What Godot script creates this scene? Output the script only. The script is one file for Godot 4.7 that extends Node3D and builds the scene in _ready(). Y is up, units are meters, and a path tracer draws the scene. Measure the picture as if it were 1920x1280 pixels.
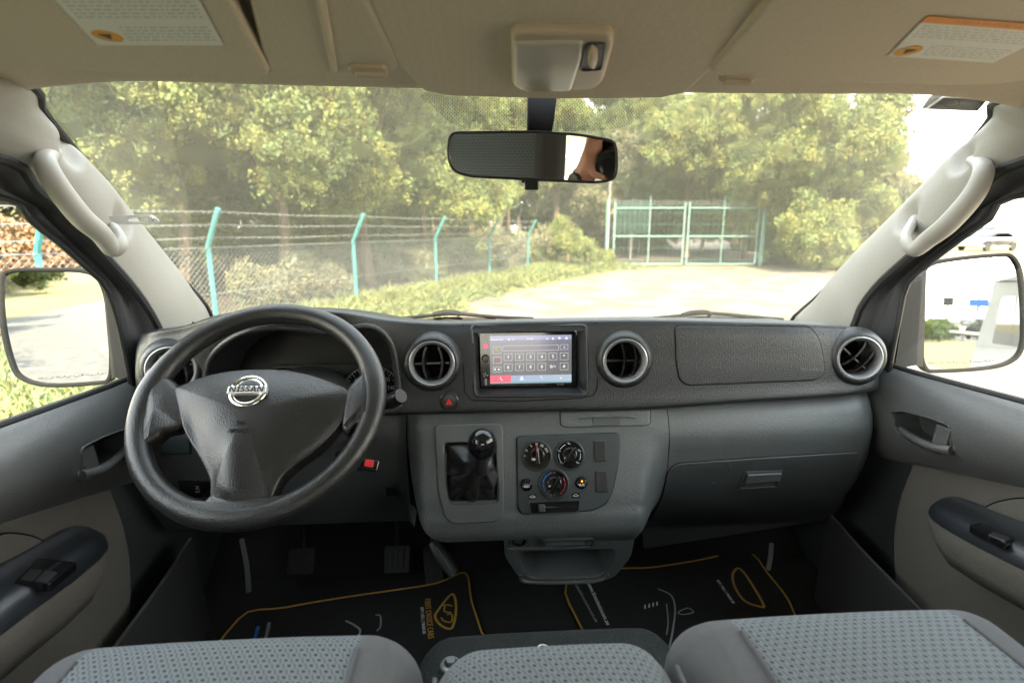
extends Node3D

# Units are metres, y up, the van looks along -z. Heights inside the van are given relative to the lens (CY above the ground).
const CY := 1.65
const CX := -0.094
var cam_pos := Vector3(CX, CY, 0)
var cam_basis := Basis.from_euler(Vector3(deg_to_rad(-12.0), deg_to_rad(-3.75), 0))
var M := {}
var rng := RandomNumberGenerator.new()
var used_names := {}

func V(x: float, y: float, d: float) -> Vector3:
	return Vector3(x, CY + y, -d)

func ray(u: float, v: float) -> Vector3:
	return cam_basis * Vector3((u - 960.0) / 1000.0, (640.0 - v) / 1000.0, -1.0)

func at_d(u: float, v: float, d: float) -> Vector3:
	var r := ray(u, v)
	return cam_pos + r * (d / -r.z)

func at_x(u: float, v: float, x: float) -> Vector3:
	var r := ray(u, v)
	return cam_pos + r * ((x - CX) / r.x)

func at_y(u: float, v: float, y: float) -> Vector3:
	var r := ray(u, v)
	return cam_pos + r * (y / r.y)

func on_ground(u: float, v: float) -> Vector3:
	return at_y(u, v, -CY)

# ---------------------------------------------------------------- mesh soup
class MB:
	var v := PackedVector3Array()
	var uv := PackedVector2Array()
	var col := PackedColorArray()
	var use_col := false
	func tri(a: Vector3, b: Vector3, c: Vector3, ua := Vector2.ZERO, ub := Vector2.ZERO, uc := Vector2.ZERO) -> void:
		v.push_back(a); v.push_back(b); v.push_back(c)
		uv.push_back(ua); uv.push_back(ub); uv.push_back(uc)
	func quad(a: Vector3, b: Vector3, c: Vector3, d: Vector3) -> void:
		tri(a, b, c); tri(a, c, d)
	func quv(a: Vector3, b: Vector3, c: Vector3, d: Vector3, ua: Vector2, ub: Vector2, uc: Vector2, ud: Vector2) -> void:
		tri(a, b, c, ua, ub, uc); tri(a, c, d, ua, uc, ud)
	func grid(rows: Array, close_u := false) -> void:
		for i in rows.size() - 1:
			var p: PackedVector3Array = rows[i]
			var q: PackedVector3Array = rows[i + 1]
			var n := p.size()
			for j in (n if close_u else n - 1):
				var k := (j + 1) % n
				quad(p[j], p[k], q[k], q[j])
	func fan(loop: PackedVector3Array, flip := false) -> void:
		var c := Vector3.ZERO
		for p in loop: c += p
		c /= loop.size()
		for j in loop.size():
			var k := (j + 1) % loop.size()
			if flip: tri(c, loop[k], loop[j])
			else: tri(c, loop[j], loop[k])
	func loft(loops: Array, cap0 := false, cap1 := false) -> void:
		grid(loops, true)
		if cap0: fan(loops[0], true)
		if cap1: fan(loops[loops.size() - 1], false)
	func box(c: Vector3, s: Vector3, b := Basis.IDENTITY) -> void:
		var h := s * 0.5
		var p: Array[Vector3] = []
		for i in 8:
			p.append(c + b * Vector3(h.x if i & 1 else -h.x, h.y if i & 2 else -h.y, h.z if i & 4 else -h.z))
		quad(p[0], p[1], p[3], p[2]); quad(p[5], p[4], p[6], p[7]); quad(p[4], p[0], p[2], p[6]); quad(p[1], p[5], p[7], p[3]); quad(p[2], p[3], p[7], p[6]); quad(p[4], p[5], p[1], p[0])

func commit(mb: MB, smooth_deg := 42.0) -> ArrayMesh:
	var n := mb.v.size()
	var nrm := PackedVector3Array(); nrm.resize(n)
	var fn := PackedVector3Array(); fn.resize(n / 3)
	for t in n / 3:
		var a := mb.v[t * 3]
		var cr := (mb.v[t * 3 + 2] - a).cross(mb.v[t * 3 + 1] - a)
		fn[t] = cr
	if smooth_deg <= 0.0:
		for t in n / 3:
			var q := fn[t].normalized()
			nrm[t * 3] = q; nrm[t * 3 + 1] = q; nrm[t * 3 + 2] = q
	else:
		var at := {}
		for i in n:
			var k := Vector3i((mb.v[i] * 20000.0).round())
			if at.has(k): at[k].push_back(i / 3)
			else: at[k] = PackedInt32Array([i / 3])
		var lim := cos(deg_to_rad(smooth_deg))
		for i in n:
			var own := fn[i / 3].normalized()
			var k := Vector3i((mb.v[i] * 20000.0).round())
			var s := Vector3.ZERO
			for t in at[k]:
				var q: Vector3 = fn[t]
				var ql := q.length()
				if ql > 0.0 and q.dot(own) >= lim * ql: s += q
			nrm[i] = s.normalized() if s.length() > 0.0 else (own if own.length() > 0.0 else Vector3.UP)
	var arr := []; arr.resize(Mesh.ARRAY_MAX)
	arr[Mesh.ARRAY_VERTEX] = mb.v
	arr[Mesh.ARRAY_NORMAL] = nrm
	arr[Mesh.ARRAY_TEX_UV] = mb.uv
	if mb.use_col: arr[Mesh.ARRAY_COLOR] = mb.col
	var m := ArrayMesh.new()
	m.add_surface_from_arrays(Mesh.PRIMITIVE_TRIANGLES, arr)
	return m

func rounded(pts: Array, r: float, seg := 5) -> PackedVector2Array:
	# polygon with its corners rounded; r may be one number for all corners
	var out := PackedVector2Array()
	var n := pts.size()
	for i in n:
		var p: Vector2 = pts[i]
		var a: Vector2 = (pts[(i + n - 1) % n] - p)
		var b: Vector2 = (pts[(i + 1) % n] - p)
		var rr := minf(r, minf(a.length(), b.length()) * 0.45)
		var pa := p + a.normalized() * rr
		var pb := p + b.normalized() * rr
		for k in seg + 1:
			var t := float(k) / seg
			out.push_back(pa.lerp(p, t).lerp(p.lerp(pb, t), t))
	return out

func rect2(w: float, h: float, r: float, seg := 5) -> PackedVector2Array:
	return rounded([Vector2(-w / 2, -h / 2), Vector2(w / 2, -h / 2), Vector2(w / 2, h / 2), Vector2(-w / 2, h / 2)], r, seg)

func circle2(r: float, n := 32, c := Vector2.ZERO) -> PackedVector2Array:
	var o := PackedVector2Array()
	for i in n: o.push_back(c + Vector2.from_angle(TAU * i / n) * r)
	return o

func inset2(poly: PackedVector2Array, r: float) -> PackedVector2Array:
	var o := PackedVector2Array()
	var n := poly.size()
	var area := 0.0
	for i in n: area += poly[i].cross(poly[(i + 1) % n])
	var s := 1.0 if area > 0 else -1.0
	for i in n:
		var a := (poly[i] - poly[(i + n - 1) % n]).normalized()
		var b := (poly[(i + 1) % n] - poly[i]).normalized()
		var t := (a + b).normalized()
		var nn := Vector2(-t.y, t.x) * s
		var k := maxf(0.6, absf(Vector2(-a.y, a.x).dot(Vector2(-t.y, t.x))))
		o.push_back(poly[i] + nn * r / k)
	return o

func lift(poly: PackedVector2Array, xf: Transform3D, z: float) -> PackedVector3Array:
	var o := PackedVector3Array()
	for p in poly: o.push_back(xf * Vector3(p.x, p.y, z))
	return o

func cap(mb: MB, poly: PackedVector2Array, xf: Transform3D, z: float, flip := false, uvs := 0.0) -> void:
	var ix := Geometry2D.triangulate_polygon(poly)
	for i in ix.size() / 3:
		var a := poly[ix[i * 3]]; var b := poly[ix[i * 3 + 1]]; var c := poly[ix[i * 3 + 2]]
		if ((b - a).cross(c - a) > 0) != flip:
			var t := b; b = c; c = t
		mb.tri(xf * Vector3(a.x, a.y, z), xf * Vector3(b.x, b.y, z), xf * Vector3(c.x, c.y, z), a * uvs, b * uvs, c * uvs)

func ccw(poly: PackedVector2Array) -> PackedVector2Array:
	var area := 0.0
	for i in poly.size(): area += poly[i].cross(poly[(i + 1) % poly.size()])
	if area < 0:
		var q := poly.duplicate(); q.reverse(); return q
	return poly

# a slab in the xy plane of xf from z0 to z1 (front), the front edge rounded by bevel
func prism(mb: MB, poly0: PackedVector2Array, xf: Transform3D, z0: float, z1: float, bevel := 0.002, bseg := 3, back := true) -> void:
	var poly := ccw(poly0)
	var loops := []
	loops.append(lift(poly, xf, z0))
	var last := poly
	if bevel > 0.0:
		for k in bseg + 1:
			var a := PI / 2 * k / bseg
			last = inset2(poly, bevel * (1.0 - cos(a)))
			loops.append(lift(last, xf, z1 - bevel + bevel * sin(a)))
	else:
		loops.append(lift(poly, xf, z1))
	var rv := []
	for l in loops: rv.push_front(l)
	mb.grid(rv, true)
	cap(mb, last, xf, z1)
	if back: cap(mb, poly, xf, z0, true)

# a ring slab: outer outline, inner opening with the same point count; inner wall goes down to zin
func ring_slab(mb: MB, outer: PackedVector2Array, inner: PackedVector2Array, xf: Transform3D, z0: float, z1: float, zin: float, bevel := 0.002, inner2 := PackedVector2Array()) -> void:
	var o := outer; var n := inner
	var L := [lift(o, xf, z0)]
	for k in 4:
		var a := PI / 2 * k / 3
		L.append(lift(inset2(o, bevel * (1 - cos(a))), xf, z1 - bevel + bevel * sin(a)))
	for k in 4:
		var a := PI / 2 * (3 - k) / 3
		L.append(lift(inset2(n, -bevel * (1 - cos(a))), xf, z1 - bevel + bevel * sin(a)))
	L.append(lift(inner2 if inner2.size() else n, xf, zin))
	var rv := []
	for l in L: rv.push_front(l)
	mb.grid(rv, true)

func tube(mb: MB, path: PackedVector3Array, radii, seg := 10, closed := false, caps := true, flat := 1.0, up := Vector3.UP) -> void:
	var n := path.size()
	var loops := []
	var prev := Vector3.ZERO
	for i in n:
		var a: Vector3 = path[(i + n - 1) % n] if (closed or i > 0) else path[0]
		var b: Vector3 = path[(i + 1) % n] if (closed or i < n - 1) else path[n - 1]
		var t := (b - a).normalized()
		if i == 0:
			prev = up - t * up.dot(t)
			if prev.length() < 0.05: prev = Vector3.RIGHT - t * t.x
		else:
			prev = prev - t * prev.dot(t)
		prev = prev.normalized()
		var w := t.cross(prev)
		var r: float = radii if radii is float else radii[i]
		var l := PackedVector3Array()
		for k in seg:
			var an := TAU * k / seg
			l.push_back(path[i] + (prev * cos(an) * flat + w * sin(an)) * r)
		loops.append(l)
	if closed: loops.append(loops[0])
	mb.grid(loops, true)
	if caps and not closed:
		mb.fan(loops[0], true); mb.fan(loops[n - 1], false)

func lathe(mb: MB, prof: Array, xf: Transform3D, seg := 32) -> void:
	# prof: Vector2(radius, height along local z)
	var loops := []
	for p in prof:
		var l := PackedVector3Array()
		for k in seg:
			var a := TAU * k / seg
			l.push_back(xf * Vector3(cos(a) * p.x, sin(a) * p.x, p.y))
		loops.append(l)
	loops.reverse()
	mb.grid(loops, true)

func spline(pts: Array, n := 6, closed := false) -> PackedVector3Array:
	var o := PackedVector3Array()
	var c := pts.size()
	for i in (c if closed else c - 1):
		var p0: Vector3 = pts[(i + c - 1) % c] if closed or i > 0 else pts[0]
		var p1: Vector3 = pts[i]
		var p2: Vector3 = pts[(i + 1) % c]
		var p3: Vector3 = pts[(i + 2) % c] if closed or i + 2 < c else pts[c - 1]
		for k in n:
			o.push_back(p1.cubic_interpolate(p2, p0, p3, float(k) / n))
	if not closed: o.push_back(pts[c - 1])
	return o

func spline2(pts: Array, n := 6, closed := false) -> PackedVector2Array:
	var q := []
	for p in pts: q.append(Vector3(p.x, p.y, 0))
	var o := PackedVector2Array()
	for p in spline(q, n, closed): o.push_back(Vector2(p.x, p.y))
	return o

func frame(origin: Vector3, normal: Vector3, up := Vector3.UP) -> Transform3D:
	var z := normal.normalized()
	var x := up.cross(z).normalized()
	return Transform3D(Basis(x, z.cross(x), z), origin)

func trace(px: Array, xf: Transform3D) -> PackedVector2Array:
	# pixels of the photograph seen on the plane of xf, in its own 2-D coordinates
	var o := PackedVector2Array()
	var pl := Plane(xf.basis.z, xf.origin)
	for p in px:
		var h = pl.intersects_ray(cam_pos, ray(p.x, p.y))
		var q: Vector3 = xf.affine_inverse() * h
		o.push_back(Vector2(q.x, q.y))
	return o

func tr1(u: float, v: float, xf: Transform3D) -> Vector2:
	return trace([Vector2(u, v)], xf)[0]

# a cushion: a box with rounded edges and a crown on top; top faces with |x| < insert go to mb2
func cushion(mb: MB, mb2, xf: Transform3D, s: Vector3, r: float, crown := 0.0, insert := 0.0, nx := 24, ny := 6, nz := 20, uvs := 1.0) -> void:
	var h := s * 0.5
	var inner := h - Vector3(r, r, r)
	var f := func(p: Vector3) -> Vector3:
		var c := p.clamp(-inner, inner)
		var dv := p - c
		var q := c + (dv.normalized() * r if dv.length() > 0.0 else Vector3.ZERO)
		var k := (1.0 - pow(absf(p.x) / h.x, 2.5)) * (1.0 - pow(absf(p.z) / h.z, 4.0))
		if p.y > 0: q.y += crown * maxf(0.0, k)
		return q
	var sp := func(hh: float, n: int, ins: float) -> PackedFloat32Array:
		var o := PackedFloat32Array()
		for i in n + 1: o.push_back(-hh + 2 * hh * i / n)
		for k in 5:
			for sg in [-1.0, 1.0]: o.push_back(sg * (hh - r * (1.0 - tan(PI / 4 * (k / 4.0)))))
		if ins > 0.0: o.push_back(ins); o.push_back(-ins)
		o.sort()
		return o
	var X: PackedFloat32Array = sp.call(h.x, nx, insert)
	var Y: PackedFloat32Array = sp.call(h.y, ny, 0.0)
	var Z: PackedFloat32Array = sp.call(h.z, nz, 0.0)
	var put := func(a: Vector3, b: Vector3, c: Vector3, d: Vector3, ua: Vector2, ub: Vector2, uc: Vector2, ud: Vector2, target: MB) -> void:
		target.quv(xf * f.call(a), xf * f.call(b), xf * f.call(c), xf * f.call(d), ua, ub, uc, ud)
	for i in X.size() - 1:
		if X[i + 1] - X[i] < 1e-6: continue
		for j in Z.size() - 1:
			if Z[j + 1] - Z[j] < 1e-6: continue
			var tg: MB = mb2 if (mb2 != null and absf((X[i] + X[i + 1]) / 2) < insert) else mb
			var u := [Vector2(X[i], Z[j]) * uvs, Vector2(X[i + 1], Z[j]) * uvs, Vector2(X[i + 1], Z[j + 1]) * uvs, Vector2(X[i], Z[j + 1]) * uvs]
			put.call(Vector3(X[i], h.y, Z[j]), Vector3(X[i + 1], h.y, Z[j]), Vector3(X[i + 1], h.y, Z[j + 1]), Vector3(X[i], h.y, Z[j + 1]), u[0], u[1], u[2], u[3], tg)
			put.call(Vector3(X[i], -h.y, Z[j + 1]), Vector3(X[i + 1], -h.y, Z[j + 1]), Vector3(X[i + 1], -h.y, Z[j]), Vector3(X[i], -h.y, Z[j]), u[0], u[1], u[2], u[3], mb)
		for j in Y.size() - 1:
			if Y[j + 1] - Y[j] < 1e-6: continue
			var tg: MB = mb2 if (mb2 != null and absf((X[i] + X[i + 1]) / 2) < insert) else mb
			var a0 := Vector2(X[i], -h.z - (h.y - Y[j])) * uvs
			var a1 := Vector2(X[i + 1], -h.z - (h.y - Y[j])) * uvs
			var a2 := Vector2(X[i + 1], -h.z - (h.y - Y[j + 1])) * uvs
			var a3 := Vector2(X[i], -h.z - (h.y - Y[j + 1])) * uvs
			put.call(Vector3(X[i], Y[j], -h.z), Vector3(X[i + 1], Y[j], -h.z), Vector3(X[i + 1], Y[j + 1], -h.z), Vector3(X[i], Y[j + 1], -h.z), a0, a1, a2, a3, tg)
			put.call(Vector3(X[i + 1], Y[j], h.z), Vector3(X[i], Y[j], h.z), Vector3(X[i], Y[j + 1], h.z), Vector3(X[i + 1], Y[j + 1], h.z), a1, a0, a3, a2, tg)
	for i in Z.size() - 1:
		if Z[i + 1] - Z[i] < 1e-6: continue
		for j in Y.size() - 1:
			if Y[j + 1] - Y[j] < 1e-6: continue
			for sg in [-1.0, 1.0]:
				var z0: float = Z[i] if sg < 0 else Z[i + 1]
				var z1: float = Z[i + 1] if sg < 0 else Z[i]
				put.call(Vector3(sg * h.x, Y[j], z1), Vector3(sg * h.x, Y[j], z0), Vector3(sg * h.x, Y[j + 1], z0), Vector3(sg * h.x, Y[j + 1], z1), Vector2(z1, Y[j]) * uvs, Vector2(z0, Y[j]) * uvs, Vector2(z0, Y[j + 1]) * uvs, Vector2(z1, Y[j + 1]) * uvs, mb)

# ---------------------------------------------------------------- objects
func numbered(called: String) -> String:
	if not used_names.has(called):
		used_names[called] = 0
		return called
	used_names[called] += 1
	return "%s_%03d" % [called, used_names[called]]

func tag(o: Node, label: String, category := "", group := "", kind := "") -> void:
	if label: o.set_meta("label", label)
	if category: o.set_meta("category", category)
	if group: o.set_meta("group", group)
	if kind: o.set_meta("kind", kind)

func thing(called: String, label: String, category: String, at := Vector3.ZERO, group := "") -> Node3D:
	var o := Node3D.new()
	o.name = numbered(called)
	add_child(o)
	o.position = at
	tag(o, label, category, group)
	return o

func subthing(parent: Node3D, called: String, label: String, at: Vector3) -> Node3D:
	var o := Node3D.new()
	o.name = called
	parent.add_child(o, true)
	o.position = at - parent.position
	o.set_meta("label", label)
	return o

func part(parent: Node, called: String, mb: MB, mat: Material, smooth_deg := 42.0, label := "") -> MeshInstance3D:
	# vertices are given in the world; the part hangs under its thing
	var base := Vector3.ZERO
	var p := parent
	while p != null and p != self:
		base += (p as Node3D).position
		p = p.get_parent()
	if base != Vector3.ZERO:
		for i in mb.v.size(): mb.v[i] -= base
	var o := MeshInstance3D.new()
	o.mesh = commit(mb, smooth_deg)
	o.material_override = mat
	if parent == self: o.name = numbered(called)
	else: o.name = called
	parent.add_child(o, true)
	if label: o.set_meta("label", label)
	return o

func text(parent: Node3D, called: String, s: String, xf: Transform3D, height: float, mat: Material, depth := 0.0006, bold := false, width := 0.0) -> MeshInstance3D:
	var t := TextMesh.new()
	t.text = s
	var f := SystemFont.new()
	f.font_names = PackedStringArray(["Droid Sans"])
	if bold: f.font_weight = 700
	t.font = f
	t.font_size = 48
	t.pixel_size = height / 36.0
	t.depth = depth
	t.curve_step = 2.0
	var o := MeshInstance3D.new()
	o.mesh = t
	o.material_override = mat
	o.name = called
	parent.add_child(o, true)
	var base := Vector3.ZERO
	var p: Node = parent
	while p != null and p != self:
		base += (p as Node3D).position
		p = p.get_parent()
	var x := xf
	x.origin -= base
	if width > 0.0:
		var w := t.get_aabb().size.x
		if w > 0: x.basis = x.basis * Basis.from_scale(Vector3(width / w, 1, 1))
	o.transform = x
	return o

# ---------------------------------------------------------------- materials
func lin(r: float, g: float, b: float) -> Color:
	return Color(r, g, b).linear_to_srgb()

func mat(called: String, c: Color, rough := 0.5, metal := 0.0) -> StandardMaterial3D:
	var m := StandardMaterial3D.new()
	m.resource_name = called
	m.albedo_color = c
	m.roughness = rough
	m.metallic = metal
	m.cull_mode = BaseMaterial3D.CULL_DISABLED
	M[called] = m
	return m

func noise_tex(freq: float, type: int, sz := 256, normal := false, bump := 2.0, ramp: Gradient = null, oct := 3, seed_ := 1) -> NoiseTexture2D:
	var n := FastNoiseLite.new()
	n.noise_type = type
	n.frequency = freq
	n.seed = seed_
	n.fractal_octaves = oct
	var t := NoiseTexture2D.new()
	t.width = sz; t.height = sz
	t.seamless = true
	t.noise = n
	if normal:
		t.as_normal_map = true
		t.bump_strength = bump
	if ramp: t.color_ramp = ramp
	return t

func ramp2(a: Color, b: Color) -> Gradient:
	var g := Gradient.new()
	g.set_color(0, a); g.set_color(1, b)
	return g

func grained(m: StandardMaterial3D, scale: float, strength: float, type := FastNoiseLite.TYPE_CELLULAR) -> void:
	m.uv1_triplanar = true
	m.uv1_world_triplanar = true
	m.uv1_scale = Vector3.ONE * scale
	m.normal_enabled = true
	m.normal_scale = strength
	m.normal_texture = grain_tex if type == FastNoiseLite.TYPE_CELLULAR else fuzz_tex
	m.albedo_texture = blotch_tex

var grain_tex: NoiseTexture2D
var fuzz_tex: NoiseTexture2D
var blotch_tex: NoiseTexture2D

func make_materials() -> void:
	grain_tex = noise_tex(0.09, FastNoiseLite.TYPE_CELLULAR, 256, true, 6.0, null, 1)
	fuzz_tex = noise_tex(0.35, FastNoiseLite.TYPE_SIMPLEX, 256, true, 5.0, null, 2)
	blotch_tex = noise_tex(0.012, FastNoiseLite.TYPE_SIMPLEX, 256, false, 1.0, ramp2(Color(0.955, 0.955, 0.95), Color(1, 1, 1)), 6)
	# cabin plastics and cloth
	grained(mat("dash_dark", lin(0.0185, 0.0212, 0.0222), 0.36), 22.0, 0.6)
	grained(mat("dash_grey", lin(0.086, 0.096, 0.098), 0.38), 22.0, 0.45)
	grained(mat("dash_low", lin(0.050, 0.056, 0.058), 0.42), 22.0, 0.45)
	grained(mat("panel_slate", lin(0.026, 0.035, 0.039), 0.45), 38.0, 0.15)
	grained(mat("wheel_black", lin(0.017, 0.0172, 0.0175), 0.33), 26.0, 0.5)
	grained(mat("pocket_grey", lin(0.040, 0.042, 0.042), 0.45), 22.0, 0.4)
	mat("gloss_black", lin(0.008, 0.008, 0.009), 0.08)
	mat("inner_mirror", lin(0.86, 0.87, 0.86), 0.0, 1.0)
	mat("matt_black", lin(0.010, 0.010, 0.010), 0.75)
	M.matt_black.metallic_specular = 0.2
	mat("satin_black", lin(0.018, 0.018, 0.019), 0.3)
	mat("rubber", lin(0.02, 0.02, 0.021), 0.65)
	mat("vent_ring", lin(0.30, 0.31, 0.32), 0.35, 0.5)
	mat("chrome", lin(0.82, 0.83, 0.85), 0.08, 1.0)
	mat("steel", lin(0.70, 0.70, 0.69), 0.45, 0.7)
	mat("bright_trim", lin(0.85, 0.85, 0.86), 0.35, 0.75)
	mat("tag_grey", lin(0.48, 0.49, 0.48), 0.5)
	mat("mirror", lin(0.56, 0.58, 0.585), 0.0, 1.0)
	grained(mat("headliner", lin(0.72, 0.61, 0.45), 0.95), 30.0, 0.5, FastNoiseLite.TYPE_SIMPLEX)
	grained(mat("visor", lin(0.68, 0.575, 0.42), 0.85), 38.0, 0.2)
	grained(mat("pillar_trim", lin(0.34, 0.325, 0.292), 0.5), 38.0, 0.12)
	mat("handle_plastic", lin(0.40, 0.385, 0.35), 0.4)
	mat("lamp_trim", lin(0.52, 0.42, 0.29), 0.4)
	var lens := mat("lamp_lens", lin(0.44, 0.40, 0.31), 0.25)
	lens.clearcoat_enabled = true
	grained(mat("door_grey", lin(0.088, 0.091, 0.091), 0.38), 22.0, 0.4)
	grained(mat("door_beige", lin(0.130, 0.123, 0.110), 0.6), 22.0, 0.4)
	grained(mat("arm_dark", lin(0.015, 0.0175, 0.022), 0.35), 38.0, 0.1)
	grained(mat("carpet_black", lin(0.012, 0.012, 0.012), 1.0), 20.0, 0.7, FastNoiseLite.TYPE_SIMPLEX)
	grained(mat("carpet_grey", lin(0.085, 0.098, 0.098), 1.0), 5.0, 1.0, FastNoiseLite.TYPE_SIMPLEX)
	M.carpet_grey.albedo_texture = noise_tex(0.4, FastNoiseLite.TYPE_SIMPLEX, 256, false, 1.0, ramp2(Color(0.15, 0.15, 0.15), Color(1, 1, 1)), 2, 5)
	grained(mat("plain_cloth", lin(0.096, 0.098, 0.102), 0.95), 22.0, 0.5, FastNoiseLite.TYPE_SIMPLEX)
	mat("leather", lin(0.026, 0.026, 0.027), 0.27)
	grained(M.leather, 40.0, 0.5)
	mat("gold", lin(0.42, 0.24, 0.04), 0.5)
	mat("print_white", lin(0.6, 0.6, 0.6), 0.6)
	mat("print_grey", lin(0.25, 0.25, 0.26), 0.6)
	mat("print_dark", lin(0.03, 0.03, 0.03), 0.6)
	mat("print_blue", lin(0.02, 0.18, 0.6), 0.6)
	mat("print_red", lin(0.6, 0.02, 0.02), 0.6)
	mat("print_amber", lin(0.75, 0.33, 0.01), 0.6)
	mat("paper", lin(0.72, 0.71, 0.66), 0.8)
	mat("body_white", lin(0.75, 0.75, 0.74), 0.25)
	M.body_white.clearcoat_enabled = true
	mat("skin", lin(0.50, 0.24, 0.16), 0.5)
	var g := mat("windscreen_glass", Color(0.86, 0.88, 0.84, 0.10), 0.0)
	g.transparency = BaseMaterial3D.TRANSPARENCY_ALPHA
	var g2 := mat("door_glass", Color(0.80, 0.84, 0.82, 0.07), 0.0)
	g2.transparency = BaseMaterial3D.TRANSPARENCY_ALPHA
	var df := mat("dust_and_haze", Color(0.80, 0.78, 0.70, 1.0), 0.95)  # pale film: real smears plus an even veil painting haze over the view
	df.transparency = BaseMaterial3D.TRANSPARENCY_ALPHA
	var dn := FastNoiseLite.new(); dn.seed = 6; dn.frequency = 0.012; dn.fractal_octaves = 4
	var dust_haze_img := Image.create(512, 256, false, Image.FORMAT_RGBA8)
	for y in 256:
		for x in 512:
			var a := 0.31 + 0.06 * dn.get_noise_2d(x, y * 1.3)  # even base is painted haze; noise and wiper arcs are dirt
			for arc_c in [Vector2(150, 300), Vector2(370, 300)]:
				var r: float = Vector2(x, y).distance_to(arc_c)
				if r > 196.0 + 3.0 * dn.get_noise_2d(x * 3, y * 3): a += 0.025
				a += 0.014 * maxf(0.0, dn.get_noise_2d(r * 2.2, 40.0))
			dust_haze_img.set_pixel(x, y, Color(1, 1, 1, clampf(a, 0.0, 0.5)))
	df.albedo_texture = ImageTexture.create_from_image(dust_haze_img)
	var fr := mat("frit_dots", Color(0.05, 0.06, 0.07, 1.0), 0.4)
	fr.transparency = BaseMaterial3D.TRANSPARENCY_ALPHA
	var di := Image.create(64, 64, false, Image.FORMAT_RGBA8)
	for y in 64:
		for x in 64:
			var p := Vector2(fposmod(x + (32 if y >= 32 else 0), 64) - 32.0, fposmod(y, 32) - 16.0)
			di.set_pixel(x, y, Color(1, 1, 1, 0.62 if p.length() < 13.0 or p.length() > 30.0 else 0.06))
	fr.albedo_texture = ImageTexture.create_from_image(di)
	# seat weave: pale blue-grey ground, dark dashes in broken zigzag
	var wv := Image.create(96, 96, false, Image.FORMAT_RGB8)
	var wr := RandomNumberGenerator.new(); wr.seed = 4
	for y in 96:
		for x in 96:
			var row := int(y / 16)
			var lx := fposmod(x + (12 if row % 2 else 0), 24.0)
			var ly := fposmod(y, 16.0)
			var dash := (lx > 3.0 and lx < 12.0 and ly > 2.0 and ly < 11.0 and absf((lx - 7.5) * 0.55 - (ly - 6.5)) < 3.6)
			var zig := absf(fposmod(lx - ly * 0.4, 24.0) - 17.0) < 1.6
			var b := 0.0
			if dash: b = 0.50
			elif zig: b = 0.70
			else: b = 0.97
			b *= 0.93 + 0.07 * wr.randf()
			wv.set_pixel(x, y, Color(b * 0.97, b * 0.99, b))
	var wt := ImageTexture.create_from_image(wv)
	var sf := mat("seat_weave", lin(0.165, 0.176, 0.184), 0.95)
	sf.albedo_texture = wt
	var wh := Image.create_from_data(96, 96, false, Image.FORMAT_RGB8, wv.get_data())
	wh.convert(Image.FORMAT_RGBA8)
	wh.bump_map_to_normal_map(3.0)
	sf.normal_enabled = true
	sf.normal_texture = ImageTexture.create_from_image(wh)
	sf.normal_scale = 0.8
	# outdoors
	var yard := mat("yard_concrete", lin(0.27, 0.23, 0.172), 0.9)
	yard.uv1_triplanar = true; yard.uv1_world_triplanar = true; yard.uv1_scale = Vector3.ONE * 0.07
	yard.albedo_texture = noise_tex(0.02, FastNoiseLite.TYPE_SIMPLEX, 512, false, 1.0, ramp2(Color(0.58, 0.57, 0.56), Color(1, 1, 1)), 7, 3)
	var soil := mat("soil", lin(0.09, 0.072, 0.052), 1.0)
	soil.uv1_triplanar = true; soil.uv1_world_triplanar = true; soil.uv1_scale = Vector3.ONE * 0.2
	soil.albedo_texture = noise_tex(0.03, FastNoiseLite.TYPE_SIMPLEX, 512, false, 1.0, ramp2(Color(0.45, 0.42, 0.40), Color(1, 1, 1)), 6, 8)
	var dry := mat("dry_verge", lin(0.26, 0.24, 0.10), 1.0)
	dry.uv1_triplanar = true; dry.uv1_world_triplanar = true; dry.uv1_scale = Vector3.ONE * 0.25
	dry.albedo_texture = noise_tex(0.03, FastNoiseLite.TYPE_SIMPLEX, 512, false, 1.0, ramp2(Color(0.5, 0.52, 0.4), Color(1, 0.97, 0.9)), 6, 9)
	var asp := mat("asphalt", lin(0.13, 0.13, 0.125), 0.95)
	asp.uv1_triplanar = true; asp.uv1_world_triplanar = true; asp.uv1_scale = Vector3.ONE * 0.15
	asp.albedo_texture = noise_tex(0.04, FastNoiseLite.TYPE_SIMPLEX, 512, false, 1.0, ramp2(Color(0.7, 0.7, 0.7), Color(1, 1, 1)), 6, 10)
	mat("teal_paint", lin(0.055, 0.22, 0.215), 0.7)
	mat("gate_paint", lin(0.15, 0.28, 0.245), 0.7)
	mat("galvanised", lin(0.22, 0.225, 0.22), 0.6, 0.2)
	mat("bark", lin(0.13, 0.095, 0.065), 0.95)
	for a in [["leaf_olive", 0.165, 0.192, 0.058], ["leaf_green", 0.132, 0.166, 0.066], ["leaf_grey", 0.165, 0.170, 0.100], ["leaf_rust", 0.17, 0.105, 0.055], ["leaf_grass", 0.145, 0.170, 0.066]]:
		var lm := mat(a[0], lin(a[1], a[2], a[3]), 0.7)
		lm.vertex_color_use_as_albedo = true
		lm.backlight_enabled = true
		lm.backlight = Color(0.5, 0.5, 0.25)
	mat("shade_net", lin(0.008, 0.032, 0.024), 0.9)
	mat("car_glass", lin(0.02, 0.025, 0.03), 0.05)
	mat("tyre", lin(0.02, 0.02, 0.02), 0.8)
	mat("car_dark", lin(0.02, 0.02, 0.025), 0.25)
	mat("lattice", lin(0.20, 0.20, 0.20), 0.6, 0.3)
	mat("sign_blue", lin(0.02, 0.12, 0.45), 0.5)
	mat("cream_wall", lin(0.62, 0.58, 0.48), 0.9)

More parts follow.
